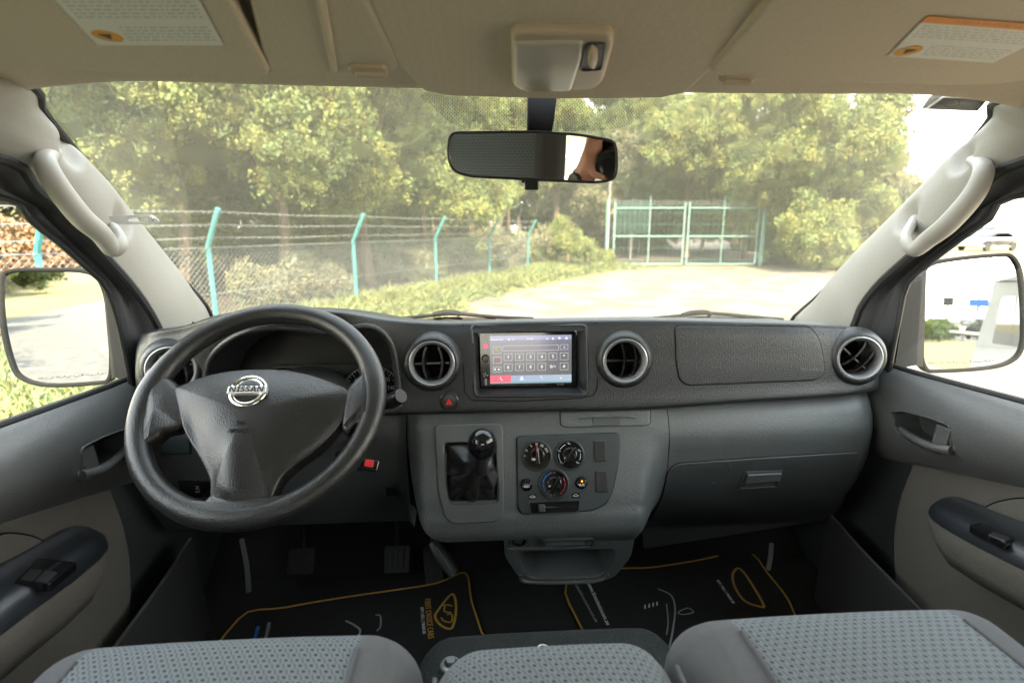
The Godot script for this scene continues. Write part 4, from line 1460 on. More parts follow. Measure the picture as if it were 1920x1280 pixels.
func lower_panel(dash: Node3D, called: String, x0: float, x1: float, m: Material) -> void:
	var mb := MB.new()
	var nx := int((x1 - x0) / 0.006)
	var ny := 56
	var gear := gear_opening()
	var gxy := PackedVector2Array()
	for p in gear: 
		var w: Vector3 = console_xf() * Vector3(p.x, p.y, 0)
		gxy.push_back(Vector2(w.x, w.y - CY))
	var rows := []
	for j in ny + 1:
		var l := PackedVector3Array()
		for i in nx + 1:
			var x := lerpf(x0, x1, float(i) / nx)
			var top := -0.330
			var bot := -0.585
			if called == "centre_panel":
				bot = -0.556 - 0.07 * smoothstep(0.10, 0.20, x)
				var k := clampf((-0.15 - x) / 0.076, 0.0, 1.0)
				bot += 0.16 * (1.0 - sqrt(maxf(0.0, 1.0 - k * k)))
			elif called == "glove_panel":
				top = -0.322 + 0.03 * smoothstep(0.35, 0.7, x)
				bot = -0.64
			else:
				bot = -0.60
			var y := lerpf(top, bot, float(j) / ny)
			var d := S2(x, y)
			if called == "glove_panel" and x > 0.64: d += 0.12 * pow((x - 0.64) / 0.095, 2.0)
			l.push_back(V(x, y, d))
		rows.append(l)
	for j in ny:
		for i in nx:
			var c: Vector3 = (rows[j][i] + rows[j + 1][i + 1]) * 0.5
			if called == "centre_panel" and Geometry2D.is_point_in_polygon(Vector2(c.x, c.y - CY), gxy): continue
			mb.quad(rows[j][i], rows[j][i + 1], rows[j + 1][i + 1], rows[j + 1][i])
	# turn the lower edge back so that it has thickness
	var last: PackedVector3Array = rows[ny]
	var tuck := PackedVector3Array()
	for p in last: tuck.push_back(p + Vector3(0, 0.01, -0.05))
	mb.grid([last, tuck])
	if called == "centre_panel":
		var e0 := PackedVector3Array(); var e1 := PackedVector3Array()
		for j in ny + 1:
			e0.push_back(rows[j][0]); e1.push_back(rows[j][0] + Vector3(0.004, 0, -0.09))
		mb.grid([e0, e1])
	part(dash, called, mb, m, 60.0)

func console_xf() -> Transform3D:
	return frame(V(0.0, -0.43, 0.9006), Vector3(0, 0.067, 0.185))

func gear_opening() -> PackedVector2Array:
	return rounded(Array(trace([Vector2(833, 830), Vector2(929, 828), Vector2(934, 938), Vector2(846, 940), Vector2(838, 930)], console_xf())), 0.006, 5)

func build_tray(dash: Node3D) -> void:
	var xf := frame(V(0.07, -0.60, 0.905), Vector3(0, -0.30, 1.0))
	var outer := trace([Vector2(944, 1000), Vector2(1192, 994), Vector2(1182, 1040), Vector2(1152, 1078), Vector2(1115, 1088), Vector2(990, 1090), Vector2(972, 1078), Vector2(946, 1040)], xf)
	var op := trace([Vector2(972, 1030), Vector2(1153, 1025), Vector2(1146, 1052), Vector2(1132, 1072), Vector2(1105, 1078), Vector2(1000, 1080), Vector2(984, 1072), Vector2(974, 1050)], xf)
	var mb := MB.new()
	ring_slab(mb, spline_poly(outer), spline_poly(op), xf, -0.10, 0.006, -0.09, 0.003)
	var tray := part(dash, "storage_tray", mb, M.dash_grey)
	var bk := MB.new()
	cap(bk, ccw(spline_poly(op)), xf, -0.09)
	part(tray, "tray_back", bk, M.dash_grey)
	var lip := MB.new()
	tube(lip, lift(spline2(Array(trace([Vector2(976, 1070), Vector2(990, 1084), Vector2(1110, 1083), Vector2(1140, 1070)], xf)), 5), xf, 0.008), 0.004, 8)
	part(tray, "tray_lip", lip, M.dash_grey)
	# ashtray strip with power socket above the tray
	var sl := MB.new()
	var so := rounded(Array(trace([Vector2(944, 996), Vector2(1117, 994), Vector2(1108, 1020), Vector2(950, 1024)], xf)), 0.003, 4)
	ring_slab(sl, so, inset2(so, 0.003), xf, 0.0, 0.010, 0.006, 0.001)
	cap(sl, ccw(so), xf, 0.0065)
	part(dash, "ashtray_strip", sl, M.dash_grey)
	var ll := MB.new()
	prism(ll, rounded(Array(trace([Vector2(1015, 998), Vector2(1112, 996), Vector2(1104, 1010), Vector2(1020, 1013)], xf)), 0.003, 4), xf, 0.004, 0.016, 0.003)
	part(dash, "ashtray_lid", ll, M.dash_grey)
	var ps := MB.new()
	var pc := tr1(972, 1007, xf)
	lathe(ps, [Vector2(0.012, 0.006), Vector2(0.012, 0.011), Vector2(0.010, 0.011), Vector2(0.0085, 0.004), Vector2(0.0, 0.004)], xf.translated_local(Vector3(pc.x, pc.y, 0)), 24)
	part(dash, "power_socket", ps, M.gloss_black)

func spline_poly(p: PackedVector2Array) -> PackedVector2Array:
	return rounded(Array(p), 0.012, 4)

# ---------------------------------------------------------------- wheel, gauges, stereo, gear lever, climate panel
func wheel_xf() -> Transform3D:
	return frame(V(-0.41, -0.25, 0.76), Vector3(0.0, 0.707, 0.707))

func dome(mb: MB, poly0: PackedVector2Array, xf: Transform3D, z0: float, z1: float, rise: float, edge := 0.006) -> void:
	# a slab with a rounded edge and a gently crowned face
	var poly := ccw(poly0)
	var c := Vector2.ZERO
	for p in poly: c += p
	c /= poly.size()
	var L := [lift(poly, xf, z0)]
	for k in 5:
		var a := PI / 2 * k / 4
		L.append(lift(inset2(poly, edge * (1 - cos(a))), xf, z1 - edge + edge * sin(a)))
	var base := inset2(poly, edge)
	for s in [0.9, 0.75, 0.6, 0.45, 0.3, 0.15, 0.05]:
		var l := PackedVector3Array()
		for p in base:
			var q := c.lerp(p, s)
			l.push_back(xf * Vector3(q.x, q.y, z1 + rise * (1 - s * s)))
		L.append(l)
	L.reverse()
	mb.grid(L, true)
	mb.fan(L[0], false)

func pxv(a: Array) -> Array:
	var o := []
	for p in a: o.append(Vector2(p[0], p[1]))
	return o

func build_wheel() -> void:
	var xf := wheel_xf()
	var w := thing("steering_wheel", "black three-spoke steering wheel with silver emblem on its hub", "steering wheel", xf.origin)
	var rim := MB.new()
	var path := PackedVector3Array()
	for i in 96:
		var a := TAU * i / 96
		path.push_back(xf * Vector3(cos(a) * 0.1625, sin(a) * 0.1625, 0))
	var rr := []
	for i in 96:
		var a := 360.0 * i / 96
		var th := 0.0158
		for c in [[10.0, 22.0], [172.0, 22.0], [262.0, 26.0]]:
			var df: float = absf(wrapf(a - c[0], -180, 180))
			th += 0.0022 * maxf(0.0, 1.0 - df / c[1])
		rr.append(th)
	tube(rim, path, rr, 16, true, false, 1.0, xf.basis.z)
	part(w, "rim", rim, M.wheel_black, 70.0)
	# spokes
	var sp := [
		[[262, 770], [266, 722], [285, 692], [312, 705], [340, 731], [352, 790], [338, 806], [312, 812], [294, 826], [272, 838], [263, 810]],
		[[716, 760], [712, 712], [690, 672], [680, 700], [650, 735], [640, 800], [655, 815], [668, 800], [684, 806], [700, 818], [712, 798]],
		[[330, 948], [372, 950], [396, 930], [412, 925], [500, 925], [512, 938], [535, 950], [582, 930], [540, 968], [470, 988], [390, 985], [350, 970]]]
	for s in sp:
		var mb := MB.new()
		var poly := spline2(Array(trace(pxv(s), xf)), 4, true)
		dome(mb, poly, xf, -0.014, 0.0115, 0.004, 0.012)
		part(w, "spoke", mb, M.wheel_black, 60.0)
	# hub cover
	var hub := [[331, 736], [352, 724], [385, 711], [430, 701], [478, 697], [530, 698], [580, 706], [622, 720], [655, 737], [652, 770], [640, 798], [605, 838], [560, 872], [530, 900], [516, 930], [505, 942], [455, 953], [402, 940], [398, 905], [380, 865], [352, 818], [338, 775]]
	var hp := spline2(Array(trace(pxv(hub), xf)), 3, true)
	var hm := MB.new()
	hub_face(hm, hp, xf)
	var ho := part(w, "hub_cover", hm, M.wheel_black, 50.0)
	var ec := tr1(478, 750, xf)
	var exf := xf.translated_local(Vector3(ec.x, ec.y, 0.0285))
	var ring := MB.new()
	var ep := PackedVector3Array()
	for i in 48:
		var a := TAU * i / 48
		ep.push_back(exf * Vector3(cos(a) * 0.0222, sin(a) * 0.0212, 0))
	tube(ring, ep, 0.0038, 8, true, false, 0.6, xf.basis.z)
	part(ho, "emblem_ring", ring, M.chrome, 60.0)
	var bar := MB.new()
	prism(bar, rect2(0.053, 0.0115, 0.002, 3), exf, -0.003, 0.0055, 0.0018)
	part(ho, "emblem_bar", bar, M.bright_trim, 40.0)
	text(ho, "lettering", "NISSAN", exf.translated_local(Vector3(0, 0, 0.0058)), 0.0088, M.print_dark, 0.0006, true, 0.046)
	var tc := tr1(465, 808, xf)
	text(ho, "lettering", "SRS", xf.translated_local(Vector3(tc.x, tc.y, 0.0292)), 0.006, M.wheel_black, 0.0012)
	text(ho, "lettering", "AIRBAG", xf.translated_local(Vector3(tc.x, tc.y - 0.0115, 0.0287)), 0.006, M.wheel_black, 0.0012)
	# column stalk
	var s0 := at_d(690, 775, 0.86)
	var s1 := at_d(752, 742, 0.80)
	var st := thing("column_stalk", "black round-ended stalk beside the steering wheel rim", "stalk", s0)
	var sm := MB.new()
	var sxf := frame(s1, (s1 - s0))
	lathe(sm, [Vector2(0.0, 0.0), Vector2(0.0105, 0.0), Vector2(0.012, -0.002), Vector2(0.0125, -0.03), Vector2(0.009, -0.045), Vector2(0.008, -0.09)], sxf, 24)
	part(st, "lever", sm, M.satin_black, 40.0)
	# ignition key
	var k0 := at_d(690, 871, 0.80)
	var key := thing("ignition_key", "black ignition key fob with a red button below the wheel rim", "key", k0)
	var km := MB.new()
	var kxf := frame(k0, Vector3(0.25, 0.5, 1), Vector3(0.25, 1, 0))
	prism(km, rect2(0.034, 0.018, 0.004), kxf, -0.006, 0.006, 0.003)
	part(key, "fob", km, M.gloss_black)
	var kb := MB.new()
	prism(kb, rect2(0.014, 0.011, 0.002), kxf.translated_local(Vector3(0.001, 0.002, 0)), 0.004, 0.008, 0.001)
	part(key, "button", kb, M.print_red)
	var kr := MB.new()
	tube(kr, PackedVector3Array([k0 + Vector3(-0.012, -0.004, -0.004), V(-0.33, -0.375, 0.86)]), 0.009, 10)
	part(key, "lock_barrel", kr, M.satin_black)

func hub_face(mb: MB, poly0: PackedVector2Array, xf: Transform3D) -> void:
	var poly := ccw(poly0)
	var c := tr1(475, 790, xf)
	var L := [lift(poly, xf, -0.015)]
	for k in 4:
		var a := PI / 2 * k / 3
		L.append(lift(inset2(poly, 0.004 * (1 - cos(a))), xf, 0.010 + 0.004 * sin(a) - 0.004))
	var base := inset2(poly, 0.004)
	for i in 12:
		var s := 1.0 - (i + 1) / 12.5
		var l := PackedVector3Array()
		for p in base:
			var q := c.lerp(p, s)
			var z := 0.010 + 0.0185 * (1.0 - pow(s, 2.2))
			# two creases running from the lower spoke up to the arms
			var rel := q - c
			if rel.y < 0.0:
				var crease := exp(-pow((rel.x + 0.012 + rel.y * 0.10) / 0.016, 2.0)) * minf(1.0, -rel.y / 0.05)
				z += 0.007 * crease * s
			z -= 0.006 * smoothstep(0.035, 0.09, absf(rel.x)) * smoothstep(0.03, -0.02, rel.y)
			l.push_back(xf * Vector3(q.x, q.y, z))
		L.append(l)
	L.reverse()
	mb.grid(L, true)
	mb.fan(L[0], false)

func ticks(mb: MB, xf: Transform3D, r0: float, r1: float, a0: float, a1: float, n: int, w: float, z := 0.0005) -> void:
	for i in n:
		var a := deg_to_rad(lerpf(a0, a1, float(i) / (n - 1)))
		var e := Vector2.from_angle(a)
		var s := Vector2(-e.y, e.x) * w
		mb.quad(xf * Vector3(e.x * r0 - s.x, e.y * r0 - s.y, z), xf * Vector3(e.x * r1 - s.x, e.y * r1 - s.y, z), xf * Vector3(e.x * r1 + s.x, e.y * r1 + s.y, z), xf * Vector3(e.x * r0 + s.x, e.y * r0 + s.y, z))

func arc(mb: MB, xf: Transform3D, r0: float, r1: float, a0: float, a1: float, z := 0.0005, n := 24) -> void:
	for i in n:
		var p := Vector2.from_angle(deg_to_rad(lerpf(a0, a1, float(i) / n)))
		var q := Vector2.from_angle(deg_to_rad(lerpf(a0, a1, float(i + 1) / n)))
		mb.quad(xf * Vector3(p.x * r0, p.y * r0, z), xf * Vector3(p.x * r1, p.y * r1, z), xf * Vector3(q.x * r1, q.y * r1, z), xf * Vector3(q.x * r0, q.y * r0, z))

func build_cluster() -> void:
	var xf := frame(V(-0.41, -0.285, 1.0), Vector3(0, 0.28, 1))
	var c := thing("instrument_cluster", "dark instrument cluster with two dials behind the steering wheel", "instrument panel", xf.origin)
	var up := MB.new()
	var pl := rounded(Array(trace(pxv([[372, 622], [430, 606], [700, 600], [765, 640], [775, 700], [775, 790], [372, 790], [366, 690]]), xf.translated_local(Vector3(0, 0, -0.02)))), 0.012, 4)
	prism(up, pl, xf.translated_local(Vector3(0, 0, -0.02)), -0.01, 0.0, 0.002)
	part(c, "shroud", up, M.satin_black)
	var fm := MB.new()
	prism(fm, rounded(Array(trace(pxv([[512, 684], [742, 681], [746, 775], [430, 780], [440, 715]]), xf)), 0.006, 4), xf, -0.012, 0.0, 0.002)
	part(c, "face", fm, M.panel_slate)
	for k in 2:
		var gc := tr1(697, 741, xf) if k == 0 else tr1(533, 748, xf)
		var gx := xf.translated_local(Vector3(gc.x, gc.y, 0.001))
		var r := 0.057 if k == 0 else 0.056
		var dm := MB.new()
		prism(dm, circle2(r, 40), gx, -0.001, 0.001, 0.0)
		var dial := part(c, "speedometer" if k == 0 else "rev_counter", dm, M.matt_black)
		var tm := MB.new()
		ticks(tm, gx, r - 0.009, r - 0.002, 215, -35, 19, 0.0005, 0.0014)
		ticks(tm, gx, r - 0.006, r - 0.002, 215, -35, 37, 0.0003, 0.0014)
		arc(tm, gx, r - 0.0015, r - 0.0005, 222, -42, 0.0014, 60)
		part(dial, "scale_marks", tm, M.print_white)
		var rg := MB.new()
		lathe(rg, [Vector2(r, -0.001), Vector2(r + 0.002, 0.004), Vector2(r + 0.003, 0.0)], gx, 48)
		part(dial, "bezel", rg, M.satin_black)
		for q in 10:
			var a := deg_to_rad(215.0 - q * 250.0 / 9.0)
			var s := str(q * 20) if k == 0 else str(q)
			text(dial, "numeral", s, gx.translated_local(Vector3(cos(a) * (r - 0.017), sin(a) * (r - 0.017), 0.0014)), 0.0075, M.print_white, 0.0003)
	var sm := MB.new()
	var sp := rounded(Array(trace(pxv([[591, 688], [635, 687], [635, 724], [592, 725]]), xf)), 0.002, 3)
	prism(sm, sp, xf, -0.002, 0.003, 0.001)
	var lcd := part(c, "trip_display", sm, M.panel_slate)
	var tq := tr1(627, 716, xf)
	text(lcd, "numeral", "0.0", xf.translated_local(Vector3(tq.x, tq.y, 0.0033)), 0.004, M.print_white, 0.0003)

func build_stereo() -> void:
	var xf := frame(V(0, -0.235, 0.972), Vector3(0, 0.12, 1.0))
	var s := thing("car_stereo", "touchscreen car stereo showing a phone keypad in the dashboard", "car stereo", xf.origin)
	var bm := MB.new()
	prism(bm, rounded(Array(trace(pxv([[898, 623], [1080, 621], [1081, 723], [901, 726]]), xf)), 0.002, 3), xf, -0.02, 0.004, 0.0015)
	part(s, "casing", bm, M.gloss_black)
	# screen: 1 unit = the photograph's pixels, via a homography-free local frame
	var a := tr1(918, 629, xf); var b := tr1(1071, 628, xf); var d0 := tr1(919, 719, xf)
	var W := b.x - a.x
	var H := a.y - d0.y
	var img := Image.create(320, 192, false, Image.FORMAT_RGB8)
	for y in 192:
		for x in 320:
			var t := y / 192.0
			var cc := Color(0.40, 0.40, 0.45).lerp(Color(0.36, 0.355, 0.36), minf(1.0, t * 2.0))
			if y < 18: cc = Color(0.50, 0.50, 0.60)
			if y > 158 and y < 186: cc = Color(0.48, 0.52, 0.62).lerp(Color(0.56, 0.62, 0.66), x / 320.0)
			if y > 158 and y < 186 and x < 82: cc = Color(0.92, 0.32, 0.38)
			if y >= 186: cc = Color(0.40, 0.50, 0.52)
			img.set_pixel(x, y, cc)
	var sc := StandardMaterial3D.new()
	sc.resource_name = "screen_glow"
	sc.albedo_color = Color(0.02, 0.02, 0.02)
	sc.roughness = 0.15
	sc.emission_enabled = true
	sc.emission_texture = ImageTexture.create_from_image(img)
	sc.emission = Color(1, 1, 1)
	sc.emission_operator = BaseMaterial3D.EMISSION_OP_MULTIPLY
	sc.emission_energy_multiplier = SCREEN_GLOW
	var em := StandardMaterial3D.new()
	em.resource_name = "screen_ink"
	em.albedo_color = Color(0.05, 0.05, 0.05)
	em.emission_enabled = true
	em.emission = Color(0.95, 0.95, 0.97)
	em.emission_energy_multiplier = SCREEN_GLOW * 0.6
	var eg := em.duplicate(); eg.emission = Color(0.75, 0.85, 0.10)
	var er := em.duplicate(); er.emission = Color(0.95, 0.25, 0.30)
	var ep := em.duplicate(); ep.emission = Color(0.95, 0.50, 0.62)
	var sm := MB.new()
	var z := 0.0045
	var o := xf * Vector3(a.x, a.y, z)
	sm.quv(o, xf * Vector3(a.x + W, a.y, z), xf * Vector3(a.x + W, a.y - H, z), xf * Vector3(a.x, a.y - H, z), Vector2(0, 0), Vector2(1, 0), Vector2(1, 1), Vector2(0, 1))
	var screen := part(s, "screen", sm, sc, 0.0)
	# layout in the 1920 x 1182 close-up of the screen: x from 430 to 1550, y from 215 to 880
	var P := func(x: float, y: float) -> Vector3: return Vector3(a.x + (x - 430.0) / 1120.0 * W, a.y - (y - 215.0) / 665.0 * H, z + 0.0002)
	var boxl := func(parent: Node3D, called: String, x0: float, y0: float, x1: float, y1: float) -> void:
		var m := MB.new()
		var p0: Vector3 = P.call(x0, y0)
		var p1: Vector3 = P.call(x1, y1)
		var t := 0.00022
		for e in [[p0.x, p1.x, p0.y, p0.y], [p0.x, p1.x, p1.y, p1.y]]:
			m.quad(xf * Vector3(e[0], e[2] - t, z + 0.0002), xf * Vector3(e[1], e[2] - t, z + 0.0002), xf * Vector3(e[1], e[2] + t, z + 0.0002), xf * Vector3(e[0], e[2] + t, z + 0.0002))
		for e in [[p0.x, p0.y, p1.y], [p1.x, p0.y, p1.y]]:
			m.quad(xf * Vector3(e[0] - t, e[1], z + 0.0002), xf * Vector3(e[0] + t, e[1], z + 0.0002), xf * Vector3(e[0] + t, e[2], z + 0.0002), xf * Vector3(e[0] - t, e[2], z + 0.0002))
		part(parent, called, m, em, 0.0)
	var put := func(parent: Node3D, t: String, x: float, y: float, h: float, m: Material) -> void:
		text(parent, "character", t, xf.translated_local(P.call(x, y)), h, m, 0.0002, true)
	var keys := ["1", "2", "3", "4", "5", "*", "6", "7", "8", "9", "0/+", "#"]
	for i in 12:
		var cx := 677.0 + (i % 6) * 154.0
		var cy := 512.0 if i < 6 else 652.0
		if keys[i] != "0/+": boxl.call(screen, "key_frame", cx - 55, cy - 48, cx + 55, cy + 48)
		put.call(screen, keys[i], cx, cy, 0.0060, em)
	boxl.call(screen, "entry_field", 608, 355, 1370, 425)
	boxl.call(screen, "key_frame", 1392, 350, 1500, 418)
	boxl.call(screen, "key_frame", 472, 365, 582, 462)
	boxl.call(screen, "key_frame", 475, 508, 582, 596)
	boxl.call(screen, "key_frame", 475, 645, 582, 714)
	put.call(screen, "Bluetooth", 530, 270, 0.0032, em)
	put.call(screen, "18", 745, 268, 0.0032, em)
	put.call(screen, "22:08", 978, 265, 0.0036, em)
	put.call(screen, "18", 1213, 268, 0.0036, em)
	put.call(screen, "x", 1448, 383, 0.004, em)
	# little pictograms
	var phone := func(x: float, y: float, sc2: float, turn: float, m: Material) -> void:
		var mb := MB.new()
		var c: Vector3 = P.call(x, y)
		var pts := []
		for k in 9:
			var t := k / 8.0 * 2 - 1
			pts.append(xf * (c + Vector3(cos(turn) * t - sin(turn) * (t * t - 0.5) * 0.45, sin(turn) * t + cos(turn) * (t * t - 0.5) * 0.45, 0) * sc2))
		tube(mb, PackedVector3Array(pts), [sc2 * 0.28, sc2 * 0.26, sc2 * 0.15, sc2 * 0.13, sc2 * 0.13, sc2 * 0.13, sc2 * 0.15, sc2 * 0.26, sc2 * 0.28], 6)
		part(screen, "phone_symbol", mb, m)
	phone.call(525, 410, 0.0044, -0.9, eg)
	phone.call(528, 552, 0.0044, PI, er)
	phone.call(582, 812, 0.0036, -1.0, em)
	phone.call(1135, 802, 0.0034, -0.9, em)
	var dots := MB.new()
	for q in [[1293, 265, 0.0022], [1383, 258, 0.0024], [1480, 262, 0.0024], [690, 268, 0.0022], [862, 795, 0.0022], [1405, 812, 0.0014], [1395, 815, 0.0012], [500, 678, 0.0018], [548, 678, 0.0018]]:
		var c: Vector3 = P.call(q[0], q[1])
		prism(dots, circle2(q[2], 14), xf.translated_local(c), 0.0, 0.0003, 0.0)
	var sh: Vector3 = P.call(862, 822)
	prism(dots, rect2(0.008, 0.0028, 0.0012), xf.translated_local(sh), 0.0, 0.0003, 0.0)
	part(screen, "status_symbols", dots, em)
	# control strip on the left: power lamp, knob, buttons, ports
	var strip := func(x: float, y: float) -> Transform3D:
		var p := tr1(860.0 + x * 260.0 / 1920.0, 600.0 + y * 160.0 / 1182.0, xf)
		return xf.translated_local(Vector3(p.x, p.y, 0.004))
	var pm := MB.new()
	prism(pm, circle2(0.0052, 20), strip.call(370, 358), -0.001, 0.0015, 0.0005)
	part(s, "power_light", pm, ep)
	var kn := MB.new()
	lathe(kn, [Vector2(0.0072, 0.0), Vector2(0.0068, 0.006), Vector2(0.0055, 0.0075), Vector2(0.0, 0.0078)], strip.call(368, 525), 24)
	part(s, "volume_knob", kn, M.satin_black)
	for q in [[370, 300, 0.004, 0.0012], [370, 420, 0.004, 0.0012], [348, 208, 0.003, 0.0013], [390, 208, 0.002, 0.0013], [355, 778, 0.003, 0.001], [396, 760, 0.003, 0.001]]:
		var lm := MB.new()
		prism(lm, rect2(q[2], q[3], 0.0003, 2), strip.call(q[0], q[1]), -0.001, 0.0006, 0.0)
		part(s, "button_mark", lm, M.print_white)
	var us := MB.new()
	prism(us, rect2(0.0045, 0.012, 0.0006, 2), strip.call(375, 850), -0.001, 0.001, 0.0003)
	part(s, "usb_port", us, M.print_grey)
	var hj := MB.new()
	lathe(hj, [Vector2(0.003, 0.0), Vector2(0.003, 0.001), Vector2(0.002, 0.001), Vector2(0.0015, -0.001), Vector2(0, -0.001)], strip.call(357, 742), 14)
	part(s, "headphone_jack", hj, M.print_grey)
	text(s, "model_mark", "7010B", strip.call(1398, 888), 0.0028, M.print_grey, 0.0003)

const SCREEN_GLOW := 0.135

func build_gear() -> void:
	var xf := console_xf()
	var g := thing("gear_lever", "glossy black ball-knob gear lever in a creased leather boot", "gear lever", xf * Vector3(-0.11, 0, 0))
	var outer := rounded(Array(trace(pxv([[814, 796], [943, 794], [945, 960], [932, 978], [850, 982], [833, 970], [820, 915]]), xf)), 0.012, 5)
	var op := rounded(Array(trace(pxv([[833, 830], [929, 828], [934, 938], [928, 942], [850, 944], [842, 940], [837, 905]]), xf)), 0.006, 5)
	var fm := MB.new()
	ring_slab(fm, outer, op, xf, -0.004, 0.005, -0.045, 0.003)
	part(g, "surround", fm, M.dash_grey, 50.0)
	var bk := MB.new()
	cap(bk, ccw(op), xf, -0.044)
	part(g, "well", bk, M.matt_black)
	# boot with folds
	var kc := at_d(904, 833, 0.815)
	var neck := at_d(902, 872, 0.835)
	var c0 := Vector3.ZERO
	for p in op: c0 += xf * Vector3(p.x, p.y, -0.007)
	c0 /= op.size()
	var n := op.size()
	var loops := []
	var rs := 30
	var od := dense(op, 0.004)
	for k in rs + 1:
		var t := float(k) / rs
		var cen := c0.lerp(neck, pow(t, 0.9))
		cen += Vector3(0, -0.012, 0.0) * sin(PI * t)
		var l := PackedVector3Array()
		for i in od.size():
			var q := od[i]
			var e: Vector3 = xf * Vector3(q.x, q.y, -0.007) - c0
			var ang := atan2(e.y, e.x)
			var fold := sin(ang * 4.0 + 0.9 + t * 2.2) * 0.24 + sin(ang * 7.0 - t * 3.0) * 0.09
			var k2 := lerpf(0.98, 0.14, pow(t, 0.85)) * (1.0 + fold * sin(PI * minf(1.0, t * 1.15)) * 1.1)
			l.push_back(cen + e * k2 + xf.basis.z * fold * 0.014 * sin(PI * t))
		loops.append(l)
	var bm := MB.new()
	bm.grid(loops, true)
	part(g, "boot", bm, M.leather, 70.0)
	var sm := MB.new()
	tube(sm, PackedVector3Array([neck + (neck - kc) * 0.3, neck, neck.lerp(kc, 0.6)]), [0.0125, 0.0115, 0.009], 14)
	part(g, "shaft", sm, M.satin_black, 50.0)
	var km := MB.new()
	var ax := (kc - neck).normalized()
	var kx := frame(kc, ax, Vector3(0, 0.2, 1))
	var prof := []
	for i in 19:
		var a := -PI / 2 + PI * i / 18.0
		var r := cos(a) * 0.0240
		var zz := sin(a) * 0.0280
		if i == 0: r = 0.009
		prof.append(Vector2(maxf(r, 0.0002), zz))
	lathe(km, prof, kx, 36)
	part(g, "knob", km, M.gloss_black, 60.0)

